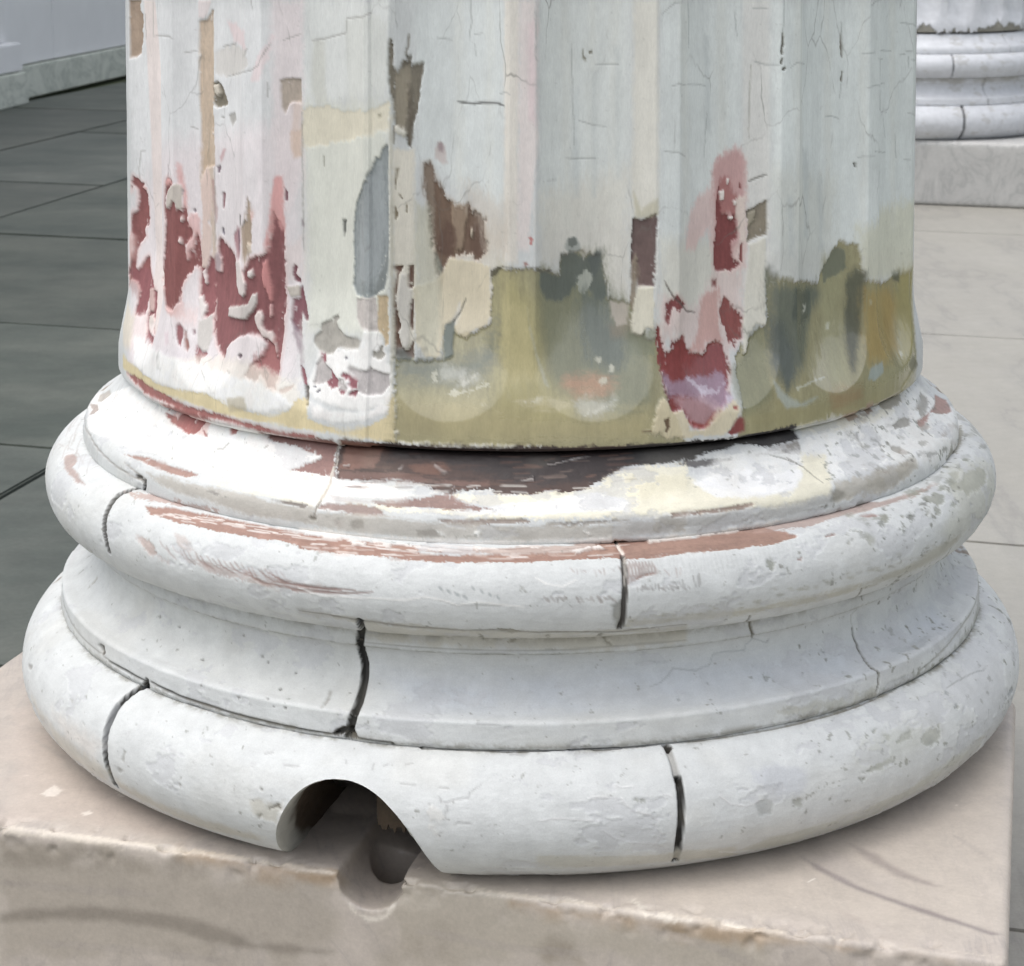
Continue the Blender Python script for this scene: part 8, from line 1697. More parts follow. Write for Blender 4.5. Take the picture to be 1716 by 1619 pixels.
('col','p','8d8b7c',0.371,2.5,2,'h',-0.15,0,[2471,5364,2462,5368,2430,5359,2406,5353,2408,5350,2432,5346,2456,5357]),
('col','p','9b9884',0.584,2.5,2,'h',-0.15,0,[2697,5415,2663,5408,2633,5406,2601,5395,2618,5392,2634,5393,2661,5399]),
('col','p','9b9884',0.427,2.5,2,'h',-0.15,0,[837,5445,831,5452,814,5449,795,5445,790,5436,811,5435,828,5435]),
('col','p','8d8b7c',0.343,2.5,2,'h',-0.15,0,[1543,5442,1550,5450,1524,5445,1515,5438,1499,5431,1521,5431,1537,5433]),
('col','p','a8a592',0.478,2.5,2,'h',-0.15,0,[2452,5376,2450,5383,2422,5375,2390,5365,2407,5361,2418,5358,2450,5372]),
('col','p','8d8b7c',0.446,2.5,2,'h',-0.15,0,[3365,5398,3344,5399,3281,5378,3247,5368,3230,5357,3274,5362,3329,5380]),
('col','p','8d8b7c',0.579,2.5,2,'h',-0.15,0,[1226,5420,1220,5426,1197,5421,1182,5418,1182,5408,1193,5408,1210,5411]),
]


HALO = {'8f5350': 'deb4ad', '8c5354': 'deb4ad', '95575a': 'deb4ad', '96585a': 'd8aca6', '86403f': 'd2a39d', '8c4742': 'd2a39d',
        '735a47': 'b3a08c', '5a423a': 'b8a294', '93545c': 'd8b8b6', 'a8655f': 'dfbeb6', 'a9806f': 'd6c2b8', 'a37a68': 'd6c2b8', 'a37d6c': 'd6c2b8'}
WSC = 0.5
def soften(c):
    y = 0.25 * c[0] + 0.65 * c[1] + 0.1 * c[2]
    return 0.86 * c + 0.14 * y + 0.008

def paint(surf, U, S):
    """lay every stroke of paint, loss, stain, crack and painted light or shade on the surface points (U, S in metres along the surface)"""
    base = PAINT_BASE[surf]
    col = np.tile(hexlin(base), (U.size, 1))
    gloss = np.zeros(U.size)
    hgt = np.zeros(U.size)
    K = 1000.0
    nv = 0.6 * fbm(U * 420, S * 75, 11, 3) + 0.4 * fbm(U * 900, S * 500, 5, 2)
    nh = 0.6 * fbm(U * 60, S * 420, 23, 3) + 0.4 * fbm(U * 500, S * 900, 6, 2)
    ni = 0.7 * fbm(U * 170, S * 170, 31, 4) + 0.3 * fbm(U * 800, S * 800, 8, 2)
    nl = fbm(U * 45, S * 45, 77, 4)
    nf = vnoise(U * 1300, S * 1300, 9)
    rs = 0.6 * fbm(U * 330, S * 130, 71, 3) + 0.5 * fbm(U * 900, S * 500, 72, 2) + 0.25 * fbm(U * 60, S * 60, 73, 2)
    NO = {'v': nv, 'h': nh, 'i': ni, 'l': nl}
    haloed = False
    for st in STROKES:
        if st[0] != surf:
            continue
        if st[2] in HALO and not haloed:             # rubbed, stained margins round the bare places, below every loss
            haloed = True
            for s2 in STROKES:
                if s2[2] not in HALO or s2[1] != 'p':
                    continue
                pp = [(s2[9][i] / 1e4, s2[9][i + 1] / 1e4) for i in range(0, len(s2[9]), 2)]
                xs = [p[0] for p in pp]; ys = [p[1] for p in pp]
                m = np.nonzero((U > min(xs) - .006) & (U < max(xs) + .006) & (S > min(ys) - .006) & (S < max(ys) + .006))[0]
                if m.size:
                    d, t, ins = seg_dist(U[m], S[m], pp, True)
                    hl = sstep(-4.5, 0.5, np.where(ins, d, -d) * K + 1.6 * NO['v'][m]) * 0.42
                    col[m] = col[m] * (1 - hl[:, None]) + hexlin(HALO[s2[2]])[None] * hl[:, None]
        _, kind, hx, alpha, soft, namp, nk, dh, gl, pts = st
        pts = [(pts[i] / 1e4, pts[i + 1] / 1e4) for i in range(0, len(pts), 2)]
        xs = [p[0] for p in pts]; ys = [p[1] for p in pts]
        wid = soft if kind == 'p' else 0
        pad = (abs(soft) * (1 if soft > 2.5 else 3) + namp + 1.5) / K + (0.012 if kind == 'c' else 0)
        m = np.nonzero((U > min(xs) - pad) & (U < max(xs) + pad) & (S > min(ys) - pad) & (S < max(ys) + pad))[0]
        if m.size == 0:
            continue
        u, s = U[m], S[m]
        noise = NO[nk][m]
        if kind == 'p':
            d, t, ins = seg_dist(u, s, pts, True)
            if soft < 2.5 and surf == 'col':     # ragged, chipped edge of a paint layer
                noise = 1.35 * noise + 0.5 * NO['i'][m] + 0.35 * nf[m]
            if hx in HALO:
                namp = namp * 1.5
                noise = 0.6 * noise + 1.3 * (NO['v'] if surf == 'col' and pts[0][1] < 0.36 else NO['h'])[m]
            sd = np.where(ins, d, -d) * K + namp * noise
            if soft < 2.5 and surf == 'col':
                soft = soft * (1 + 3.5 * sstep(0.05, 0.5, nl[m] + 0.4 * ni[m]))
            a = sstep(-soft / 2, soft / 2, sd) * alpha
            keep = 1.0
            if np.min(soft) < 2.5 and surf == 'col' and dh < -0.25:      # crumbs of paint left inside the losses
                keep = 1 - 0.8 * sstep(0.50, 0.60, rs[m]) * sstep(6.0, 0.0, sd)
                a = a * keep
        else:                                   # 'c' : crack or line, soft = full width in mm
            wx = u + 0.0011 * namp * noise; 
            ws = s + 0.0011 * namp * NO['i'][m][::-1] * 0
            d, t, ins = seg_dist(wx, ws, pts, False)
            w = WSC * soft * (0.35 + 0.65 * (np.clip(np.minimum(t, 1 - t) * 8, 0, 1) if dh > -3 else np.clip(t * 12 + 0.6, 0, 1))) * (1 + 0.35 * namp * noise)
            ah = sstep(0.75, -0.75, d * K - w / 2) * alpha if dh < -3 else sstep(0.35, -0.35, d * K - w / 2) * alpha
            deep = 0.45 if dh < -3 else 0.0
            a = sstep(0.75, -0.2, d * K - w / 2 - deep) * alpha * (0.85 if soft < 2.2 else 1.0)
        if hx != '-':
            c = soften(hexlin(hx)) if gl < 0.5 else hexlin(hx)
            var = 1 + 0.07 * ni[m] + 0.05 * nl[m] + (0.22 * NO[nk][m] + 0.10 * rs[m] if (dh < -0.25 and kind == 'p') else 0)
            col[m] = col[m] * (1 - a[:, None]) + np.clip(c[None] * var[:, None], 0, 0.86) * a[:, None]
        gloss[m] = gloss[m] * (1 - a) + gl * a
        if kind == 'p':
            if dh != 0 and not (gl > 0.5 and dh > 0):
                hgt[m] = hgt[m] * (1 - a) + 1.9 * dh / K * a
        else:
            hgt[m] += dh / K * ah
    if surf == 'col':
        # mildew and grime specks, thicker on the right-hand side and low on each moulding
        g1 = fbm(U * 150, S * 150, 61, 4)
        g2 = fbm(U * 420, S * 420, 62, 3)
        base_ = sstep(0.36, 0.40, S)
        wr = sstep(0.10, 0.36, U)
        bare = 1 - sstep(0.0, 0.4, -hgt * 1000)
        m1 = sstep(0.46 - 0.16 * wr, 0.56 - 0.16 * wr, 0.7 * g1 + 0.3 * g2 + 0.12 * nl) * base_ * bare * (0.5 + 0.3 * wr)
        m2 = sstep(0.58, 0.68, 0.4 * g1 + 0.8 * g2) * (0.35 + 0.65 * base_) * bare * 0.5
        for mm, cc in ((m1, "83847a"), (m2, "827f78")):
            col = col * (1 - mm[:, None]) + hexlin(cc)[None] * mm[:, None]
        # broad faint yellowing / rubbed patches
        y = sstep(0.0, 0.5, fbm(U * 18, S * 26, 63, 4)) * base_ * 0.12
        col = col * (1 - y[:, None]) + hexlin("cac4b4")[None] * y[:, None]
        # top coat flaked away in irregular sheets, a slightly greyer coat below
        fl = fbm(U * 26, S * 40, 81, 6, 0.62) + 0.10 * wr
        fm = sstep(0.225, 0.235, fl) * base_ * bare
        col = col * (1 - 0.5 * fm[:, None]) + 0.5 * fm[:, None] * hexlin("c2c3c5")[None]
        hgt = hgt - 0.00042 * fm
        lipm = sstep(0.20, 0.225, fl) * (1 - sstep(0.225, 0.23, fl)) * base_ * bare
        hgt = hgt + 0.00025 * lipm
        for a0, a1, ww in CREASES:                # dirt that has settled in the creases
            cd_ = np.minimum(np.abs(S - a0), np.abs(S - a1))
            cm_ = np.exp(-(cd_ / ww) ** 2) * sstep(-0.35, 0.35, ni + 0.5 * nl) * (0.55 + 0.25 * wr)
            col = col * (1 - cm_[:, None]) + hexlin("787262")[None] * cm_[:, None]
        # ghost edges of older paint coats under the top coat
        q1 = fbm(U * 38, S * 46, 64, 4) * 3.0
        step = q1 - np.floor(q1)
        rim = sstep(0.06, 0.0, step) * base_
        hgt = hgt + bare * base_ * 0.00016 * sstep(0.0, 0.05, step) 
        # brush drag
        col = col * (1 + 0.025 * np.where(base_ > 0.5, fbm(U * 40, S * 900, 65, 3), fbm(U * 700, S * 30, 66, 3)))[:, None]
        col = np.clip(col, 0, 0.88)
    return col, gloss, hgt

def grid_faces(nr, nc):
    i = np.arange(nr - 1)[:, None] * nc + np.arange(nc - 1)[None, :]
    return np.stack([i, i + nc, i + nc + 1, i + 1], -1).reshape(-1, 4)

TH_D = math.radians(98)
th_dense = np.arange(-TH_D, TH_D, DTH)
th_back = np.linspace(TH_D, 2 * math.pi - TH_D, 150)
THETA = np.concatenate([th_dense, th_back])

def wrap(th):
    return np.where(th > math.pi, th - 2 * math.pi, th)

def part_points(k, rough_mm=0.25, painted=True):
    rows, S = ROWS[k]
    r, d = rows[:, 0], rows[:, 1]
    if k == 'shaft':
        nr_, nd_ = np.ones_like(r), np.zeros_like(d)
        lipm = d > 0.3625
        tn = np.gradient(rows, axis=0)
        n = np.stack([-tn[:, 1], tn[:, 0]], 1); n /= np.linalg.norm(n, axis=1)[:, None]
        n = -n
        nr_, nd_ = np.where(lipm, n[:, 0], 1), np.where(lipm, n[:, 1], 0)
    else:
        tn = np.gradient(rows, axis=0)
        n = np.stack([tn[:, 1], -tn[:, 0]], 1); n /= np.linalg.norm(n, axis=1)[:, None]
        nr_, nd_ = n[:, 0], n[:, 1]
    TH, SS = np.meshgrid(THETA, S)
    THw = wrap(TH)
    U = (THw * U0).ravel(); Sf = SS.ravel()
    D = np.repeat(d, len(THETA)); R = np.repeat(r, len(THETA))
    NR = np.repeat(nr_, len(THETA)); ND = np.repeat(nd_, len(THETA))
    if painted:
        col, gloss, h = paint('col', U, Sf)
    else:
        col = np.tile(hexlin("d8dbe2"), (U.size, 1)); gloss = np.zeros(U.size); h = np.zeros(U.size)
    # back of the column, not in the photograph: the same flaking carried round with noise
    back = np.abs(THw).ravel() > math.radians(88)
    if painted:
        nb = fbm(U * 30, Sf * (14 if k == 'shaft' else 50), 91, 5)
        lower = sstep(0.12, 0.30, D) if k == 'shaft' else np.ones_like(D) * 0.4
        loss = sstep(0.12, 0.17, nb * lower) * back
        col = col * (1 - loss[:, None]) + hexlin("9a8f83")[None] * loss[:, None]
        h = h - 0.0005 * loss
    if k == 'shaft':
        h = h + 0.00022 * fbm(U * 110, Sf * 22, 3, 4) + 0.00010 * fbm(U * 500, Sf * 120, 4, 2)
        h = h - flute_depth(TH.ravel(), D)
    else:
        h = h + 0.0005 * fbm(U * 22, Sf * 60, 3, 4) + 0.00016 * fbm(U * 300, Sf * 420, 4, 3)
    if k == 'shaft' and painted:
        th = THw.ravel()
        wob = 0.0012 * fbm(U * 0 + 3.3, Sf * 60, 13, 3)
        stave = (th + wob > math.radians(-60)) & (th + wob < math.radians(-18.9))
        h = h + 0.0014 * stave
    Rr = R + NR * h; Dd = D + ND * h
    X = Rr * np.sin(THw.ravel()); Y = -Rr * np.cos(THw.ravel()); Z = TOPZ - Dd
    return np.stack([X, Y, Z], 1), col, gloss, (len(S), len(THETA)), U, Sf

def closed_faces(nr, nc):
    f = grid_faces(nr, nc)
    i = np.arange(nr - 1) * nc
    seam = np.stack([i + nc - 1, i + 2 * nc - 1, i + nc, i], -1)
    return np.concatenate([f, seam])

# ------------------------------------------------------------------ the drain arch through the lower torus
ARCH_A = 14.3          # direction of the arch axis in plan (deg from -Y towards -X)
AD = np.array([-math.sin(math.radians(ARCH_A)), -math.cos(math.radians(ARCH_A))])   # outward
AR = np.array([math.cos(math.radians(ARCH_A)), -math.sin(math.radians(ARCH_A))])    # to the right
PL_TOP = 0.18
def arch_curve(t):
    """outline of the arch in (a, z): t from 0 (left foot) to 1 (right foot)"""
    A = ARCH_PTS
    l = np.concatenate([[0], np.cumsum(np.hypot(*np.diff(A, axis=0).T))])
    tt = t * l[-1]
    return np.interp(tt, l, A[:, 0]), np.interp(tt, l, A[:, 1])
ARCH_PTS = np.array(spline([(-0.0740, 0.150), (-0.0740, 0.1800), (-0.0735, 0.1960), (-0.0690, 0.2180), (-0.0580, 0.2400), (-0.0420, 0.2530), (-0.0200, 0.2570),
                     (0.0000, 0.2525), (0.0160, 0.2420), (0.0300, 0.2260), (0.0395, 0.2060), (0.0450, 0.1800), (0.0465, 0.150)], 10))

# ------------------------------------------------------------------ plinth outline and groove
PL = [(-0.533, -0.258), (0.3114, -0.5043), (0.4213, -0.0519), (0.3781, -0.0393), (0.468, 0.324), (-0.333, 0.557)]
GR_C = np.array([-0.1065, -0.3790]); GR_DIR = np.array([math.sin(math.radians(15)), math.cos(math.radians(15))])

# ------------------------------------------------------------------ the large column
_rs, _ss = ROWS['shaft']
_up = np.arange(-2.1, 0.0, 0.07)
_upr = 0.3105 + (_up + 0.03) * 0.010
ROWS['shaft'] = (np.concatenate([np.stack([_upr, _up + 0.02], 1), _rs]), np.concatenate([_up + 0.02 - 0.03 - 0.001, _ss]))

def arch_cut(P, col, gloss, faces):
    """open the arch in the lower torus and line it"""
    a = P[:, :2] @ AR; b = P[:, :2] @ AD; z = P[:, 2]
    cand = np.nonzero((b > 0.2) & (a > -0.08) & (a < 0.066) & (z < 0.262))[0]
    poly = [tuple(p) for p in ARCH_PTS]
    d, t, ins = seg_dist(a[cand], z[cand], poly, True)
    inside = np.zeros(len(P), bool)
    inside[cand[ins]] = True
    fi = inside[faces]
    keep = ~fi.all(axis=1)
    faces = faces[keep]
    used = np.zeros(len(P), bool); used[faces.ravel()] = True
    snap = np.nonzero(inside & used)[0]
    A = ARCH_PTS
    T = np.linspace(0, 1, 1600)
    ca, cz = arch_curve(T)
    for i in snap:
        j = np.argmin((ca - a[i]) ** 2 + (cz - z[i]) ** 2)
        na, nz = ca[j], cz[j]
        rr = math.hypot(P[i, 0], P[i, 1])
        nb_ = math.sqrt(max(rr * rr - na * na, 0.01))
        P[i, :2] = AR * na + AD * nb_
        P[i, 2] = nz
    # lining
    T = np.linspace(0.0, 1.0, 260)
    ca, cz = arch_curve(T)
    m = cz > 0.172
    ca, cz = ca[m], cz[m]
    dz = np.clip((TOPZ - cz) - 0.6080, -0.0495, 0.0495)
    R = 0.3715 + np.sqrt(0.0495 ** 2 - dz ** 2) - 0.008 * np.maximum(0, dz / 0.0495) ** 2
    bo = np.sqrt(R * R - ca * ca) + 0.0003
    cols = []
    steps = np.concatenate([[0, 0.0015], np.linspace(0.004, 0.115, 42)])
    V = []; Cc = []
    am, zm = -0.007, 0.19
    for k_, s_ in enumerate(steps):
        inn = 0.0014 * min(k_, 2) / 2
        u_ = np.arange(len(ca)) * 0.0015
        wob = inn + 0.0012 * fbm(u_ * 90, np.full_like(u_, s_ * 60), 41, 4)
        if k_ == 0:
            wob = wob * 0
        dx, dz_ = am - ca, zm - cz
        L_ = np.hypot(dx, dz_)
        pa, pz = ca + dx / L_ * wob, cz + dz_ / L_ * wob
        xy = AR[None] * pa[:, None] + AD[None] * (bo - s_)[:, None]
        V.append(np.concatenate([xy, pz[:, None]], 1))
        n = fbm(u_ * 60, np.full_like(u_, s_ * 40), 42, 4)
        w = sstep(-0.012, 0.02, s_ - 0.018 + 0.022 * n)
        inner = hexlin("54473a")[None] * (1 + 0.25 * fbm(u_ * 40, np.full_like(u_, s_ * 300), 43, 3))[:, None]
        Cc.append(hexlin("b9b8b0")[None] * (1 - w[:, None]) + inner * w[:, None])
    V = np.concatenate(V); Cc = np.concatenate(Cc)
    lf = grid_faces(len(steps), len(ca)) + len(P)
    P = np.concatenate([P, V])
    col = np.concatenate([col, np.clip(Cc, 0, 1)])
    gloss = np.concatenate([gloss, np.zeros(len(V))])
    return P, col, gloss, np.concatenate([faces, lf])

column = empty("fluted_column", (0, 0, 0),
               "large foreground column with flaking white, red and olive paint and a cracked round base",
               "column", "fluted columns standing on marble plinths")
column['kind'] = 'thing'
PARTS = {}
for k in ORDER:
    P, col, gloss, (nr, nc), UU, SS_ = part_points(k)
    F = closed_faces(nr, nc)
    if k == 'lower_torus':
        nv0 = len(P)
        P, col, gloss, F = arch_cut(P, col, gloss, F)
    o = mesh_from(k, P, F, M_shaft if k == 'shaft' else M_base, column)
    set_color(o, "paint", col, gloss)
    PARTS[k] = (P, F, UU, SS_)
    o = None

def lathe(name, prof, mat, parent, n=96, cap=True):
    V = []
    for r, z in prof:
        for i in range(n):
            t = 2 * math.pi * i / n
            V.append((r * math.cos(t), r * math.sin(t), z))
    F = [(j * n + i, j * n + (i + 1) % n, (j + 1) * n + (i + 1) % n, (j + 1) * n + i)
         for j in range(len(prof) - 1) for i in range(n)]
    return mesh_from(name, V, F, mat, parent)
lathe("wooden_core", [(0.24, 0.60), (0.262, 0.45), (0.262, 0.25), (0.268, 0.235), (0.266, 0.205), (0.255, 0.2)] , M_oldwood, column)

bmb = bmesh.new()
for (a0, a1, b0, b1, z0, z1) in ((-0.016, 0.034, 0.335, 0.355, 0.2010, 0.252), (-0.014, 0.006, 0.355, 0.359, 0.1990, 0.222)):
    vs_ = []
    nx = 14
    for iz, z in enumerate((z0, z1)):
        for b_ in (b0, b1):
            for i in range(nx):
                a_ = a0 + (a1 - a0) * i / (nx - 1)
                q = AR * a_ + AD * b_
                jag = 0.0022 * math.sin(i * 1.3 + b_ * 90) + 0.0015 * math.sin(i * 2.9) if iz == 0 else 0
                vs_.append(bmb.verts.new((q[0], q[1], z + jag)))
    def V_(iz, ib, i):
        return vs_[(iz * 2 + ib) * nx + i]
    for i in range(nx - 1):
        bmb.faces.new((V_(0, 1, i), V_(0, 1, i + 1), V_(1, 1, i + 1), V_(1, 1, i)))
        bmb.faces.new((V_(0, 0, i + 1), V_(0, 0, i), V_(1, 0, i), V_(1, 0, i + 1)))
        bmb.faces.new((V_(0, 0, i), V_(0, 0, i + 1), V_(0, 1, i + 1), V_(0, 1, i)))
        bmb.faces.new((V_(1, 1, i), V_(1, 1, i + 1), V_(1, 0, i + 1), V_(1, 0, i)))
    bmb.faces.new((V_(0, 0, 0), V_(0, 1, 0), V_(1, 1, 0), V_(1, 0, 0)))
    bmb.faces.new((V_(0, 1, nx - 1), V_(0, 0, nx - 1), V_(1, 0, nx - 1), V_(1, 1, nx - 1)))
bmesh.ops.recalc_face_normals(bmb, faces=bmb.faces)
mbb = bpy.data.meshes.new("wooden_blocking"); bmb.to_mesh(mbb); bmb.free(); mbb.materials.append(M_oldwood)
ob_ = link(bpy.data.objects.new("wooden_blocking", mbb)); ob_.parent = column
# ------------------------------------------------------------------ plinths
HOLE = (-0.0915, -0.3150)
def make_plinth(name, outline, ztop, zbot, groove, voxel, loc, label, group, painted):
    bm = bmesh.new()
    lo = [bm.verts.new((x, y, zbot)) for x, y in outline]
    hi = [bm.verts.new((x, y, ztop)) for x, y in outline]
    n = len(outline)
    bm.faces.new(lo[::-1]); bm.faces.new(hi)
    for i in range(n):
        bm.faces.new((lo[i], lo[(i + 1) % n], hi[(i + 1) % n], hi[i]))
    bmesh.ops.recalc_face_normals(bm, faces=bm.faces)
    if bm.calc_volume(signed=True) < 0:
        bmesh.ops.reverse_faces(bm, faces=bm.faces)
    bmesh.ops.bevel(bm, geom=[e for e in bm.edges], offset=0.0075, segments=3, profile=0.6, affect='EDGES')
    me = bpy.data.meshes.new(name); bm.to_mesh(me); bm.free()
    o = link(bpy.data.objects.new(name, me))
    cutter = None
    if groove:
        b2 = bmesh.new(); b3 = bmesh.new()
        w, dep = 0.0220, 0.0265
        sec = [(-w - 0.001, 0.02), (-w - 0.001, 0.0), (-w, -0.006)]
        for t in np.linspace(180, 360, 15):
            sec.append((w * math.cos(math.radians(t)), -dep + 0.0185 + 0.0185 * math.sin(math.radians(t))))
        sec += [(w, -0.006), (w + 0.001, 0.0), (w + 0.001, 0.02)]
        gx = np.array([GR_DIR[1], -GR_DIR[0]])
        rings = []
        for s_, k_ in ((-0.10, 1.0), (0.30, 1.0)):
            ring = []
            for a, h in sec:
                q = GR_C + GR_DIR * s_ + gx * a * k_
                ring.append(b2.verts.new((q[0], q[1], ztop + h)))
            rings.append(ring)
        m = len(sec)
        for i in range(m):
            b2.faces.new((rings[0][i], rings[0][(i + 1) % m], rings[1][(i + 1) % m], rings[1][i]))
        b2.faces.new(rings[0][::-1]); b2.faces.new(rings[1])
        bmesh.ops.recalc_face_normals(b2, faces=b2.faces)
        if b2.calc_volume(signed=True) < 0:
            bmesh.ops.reverse_faces(b2, faces=b2.faces)
        hc = HOLE                                   # the drain hole bored down at the back of the channel
        ring0, ring1 = [], []
        for i in range(20):
            t_ = 2 * math.pi * i / 20
            x_, y_ = hc[0] + 0.0185 * math.cos(t_), hc[1] + 0.026 * math.sin(t_)
            ring0.append(b3.verts.new((x_, y_, ztop - 0.09))); ring1.append(b3.verts.new((x_, y_, ztop + 0.01)))
        for i in range(20):
            b3.faces.new((ring0[i], ring0[(i + 1) % 20], ring1[(i + 1) % 20], ring1[i]))
        b3.faces.new(ring0[::-1]); b3.faces.new(ring1)
        bmesh.ops.recalc_face_normals(b3, faces=b3.faces)
        cm3 = bpy.data.meshes.new("cut_b"); b3.to_mesh(cm3); b3.free()
        cutter3 = link(bpy.data.objects.new("cut_b", cm3))
        cm = bpy.data.meshes.new("cut"); b2.to_mesh(cm); b2.free()
        cutter = link(bpy.data.objects.new("cut", cm))
        bo = o.modifiers.new("b", 'BOOLEAN'); bo.operation = 'DIFFERENCE'; bo.object = cutter; bo.solver = 'EXACT'
        bo = o.modifiers.new("b2", 'BOOLEAN'); bo.operation = 'DIFFERENCE'; bo.object = cutter3; bo.solver = 'EXACT'
    rm = o.modifiers.new("r", 'REMESH'); rm.mode = 'VOXEL'; rm.voxel_size = voxel
    sm = o.modifiers.new("s", 'SMOOTH'); sm.iterations = 3 if painted else 1; sm.factor = 0.5
    dg = bpy.context.evaluated_depsgraph_get()
    ev = o.evaluated_get(dg)
    nm = bpy.data.meshes.new_from_object(ev)
    nvx = len(nm.vertices)
    co = np.empty(nvx * 3, np.float32); nm.vertices.foreach_get("co", co); co = co.reshape(-1, 3).astype(float)
    no = np.empty(nvx * 3, np.float32); nm.vertices.foreach_get("normal", no); no = no.reshape(-1, 3)
    o.modifiers.clear()
    old = o.data; o.data = nm; bpy.data.meshes.remove(old)
    if cutter:
        cmd = cutter.data
        bpy.data.objects.remove(cutter); bpy.data.meshes.remove(cmd)
        cmd = cutter3.data
        bpy.data.objects.remove(cutter3); bpy.data.meshes.remove(cmd)
    fl, fr = np.array(outline[0]), np.array(outline[1])
    e1 = (fr - fl) / np.linalg.norm(fr - fl); e2 = np.array([-e1[1], e1[0]])
    Uc = (co[:, :2] - fl) @ e1; Vc = (co[:, :2] - fl) @ e2
    drop = ztop - co[:, 2]
    V = np.where(Vc > 0.006, Vc, 0.0) - np.where(Vc < 0.02, drop, 0)
    # worn arrises, hollows and tool marks
    edge = np.exp(-((drop) ** 2 + np.maximum(Vc, 0) ** 2) / (2 * 0.010 ** 2))
    h = 0.0008 * fbm(Uc * 14, V * 14, 51, 3) + 0.0002 * fbm(Uc * 150, V * 150, 52, 3)
    chips = np.maximum(fbm(Uc * 70, V * 70, 53, 3) - 0.12, 0)
    h = h - edge * (0.0012 * (1 + fbm(Uc * 22, V * 5, 54, 3)) + 0.012 * chips)
    co = co + no * h[:, None]
    nm.vertices.foreach_set("co", co.astype(np.float32).ravel())
    nm.polygons.foreach_set("use_smooth", np.ones(len(nm.polygons), bool))
    nm.materials.clear(); nm.materials.append(M_plinth if painted else M_plinth_far)
    if painted:
        col, cov, _ = paint('pl', Uc, V)
        set_color(o, "paint", col, np.clip(cov, 0, 1))
    o.location = loc
    o["label"] = label; o["category"] = "plinth"; o["group"] = group
    nm.update()
    return o, co, Uc, V
GP = "square marble plinths under the columns"
plinth, PCO, PU, PV = make_plinth("marble_plinth", PL, PL_TOP, 0.0, True, 0.0021, (0, 0, 0),
                    "beige marble plinth with worn front edge and drain channel, under the large peeling column", GP, True)

# ------------------------------------------------------------------ the column behind
BG = (1.19, 4.57)
c2 = empty("fluted_column", (BG[0], BG[1], 0),
           "distant white column on a grey plinth, cut by the upper right corner",
           "column", "fluted columns standing on marble plinths", rot=math.radians(2))
c2['kind'] = 'thing'
TH2 = np.concatenate([np.arange(-math.radians(95), math.radians(95), 0.0062), np.linspace(math.radians(95), 2 * math.pi - math.radians(95), 60)])
for k in ORDER:
    pts = np.array(PROFILE[k])
    rows, t = resample(PROFILE[k], 0.0024)
    if k == 'shaft':
        up = np.arange(-2.1, 0.0, 0.1)
        rows = np.concatenate([np.stack([0.3105 + (up + 0.03) * 0.010, up + 0.02], 1), rows])
        t = np.concatenate([up - 0.02, t])
    r, d = rows[:, 0], rows[:, 1]
    tn = np.gradient(rows, axis=0)
    n = np.stack([tn[:, 1], -tn[:, 0]], 1); n /= np.linalg.norm(n, axis=1)[:, None]
    TH, SS = np.meshgrid(TH2, t)
    th = TH.ravel(); U = wrap(th) * U0; S = SS.ravel()
    R = np.repeat(r, len(TH2)); D = np.repeat(d, len(TH2))
    h = 0.0008 * fbm(U * 22, S * 60, 103, 3)
    col = np.tile(hexlin("cdcfd3"), (U.size, 1)) * (1 + 0.07 * fbm(U * 20, S * 20, 104, 4))[:, None]
    dirt = fbm(U * 40, S * 60, 105, 4)
    if k == 'shaft':
        h = h - flute_depth(th, D)
        jag = 0.034 * fbm(U * 26, S * 4, 106, 3) + 0.014 * fbm(U * 120, S * 60, 107, 3)
        w = sstep(-0.0015, 0.0015, (D - 0.349) + jag - 0.002)
        col = col * (1 - w[:, None]) + hexlin("8d8a80") * (1 + 0.3 * dirt)[:, None] * w[:, None]
        h = h - 0.004 * w
    else:
        s0, s1 = S.min(), S.max()
        e = np.exp(-((s1 - S) / 0.006) ** 2) + 0.7 * np.exp(-((S - s0) / 0.004) ** 2)
        if k == 'scotia':
            e = e + 0.8 * (D < 0.500)
        w = np.clip(e * sstep(-0.5, 0.4, dirt) + 0.5 * sstep(0.30, 0.45, dirt), 0, 1) * 0.55
        col = col * (1 - w[:, None]) + hexlin("8c8574") * w[:, None]
        ang = {'lower_torus': 7.5, 'upper_torus': 3.0, 'scotia': 20, 'apophyge': 34}[k]
        g = np.abs((wrap(th) - math.radians(ang)) * U0 + 0.001 * fbm(U * 0, S * 90, 108, 2) + 0.02 * (S - s0))
        cw = {'lower_torus': 0.0035, 'upper_torus': 0.0018, 'scotia': 0.001, 'apophyge': 0.001}[k]
        a = sstep(cw * 1.2, cw * 0.6, g)
        h = h - 0.008 * a
        col = col * (1 - 0.7 * a[:, None])
    NR = np.repeat(n[:, 0], len(TH2)); ND = np.repeat(n[:, 1], len(TH2))
    Rr = R + NR * h; Dd = D + ND * h
    P = np.stack([Rr * np.sin(th), -Rr * np.cos(th), TOPZ - Dd], 1)
    o = mesh_from(k, P, closed_faces(len(t), len(TH2)), M_base, c2)
    set_color(o, "paint", np.clip(col, 0, 0.9), np.zeros(U.size))

p2out = [(x, y) for x, y in PL]
plinth2, *_ = make_plinth("marble_plinth", p2out, PL_TOP, 0.0, False, 0.006, (BG[0], BG[1], 0),
                    "grey veined marble plinth under the distant white column at the upper right", GP, False)

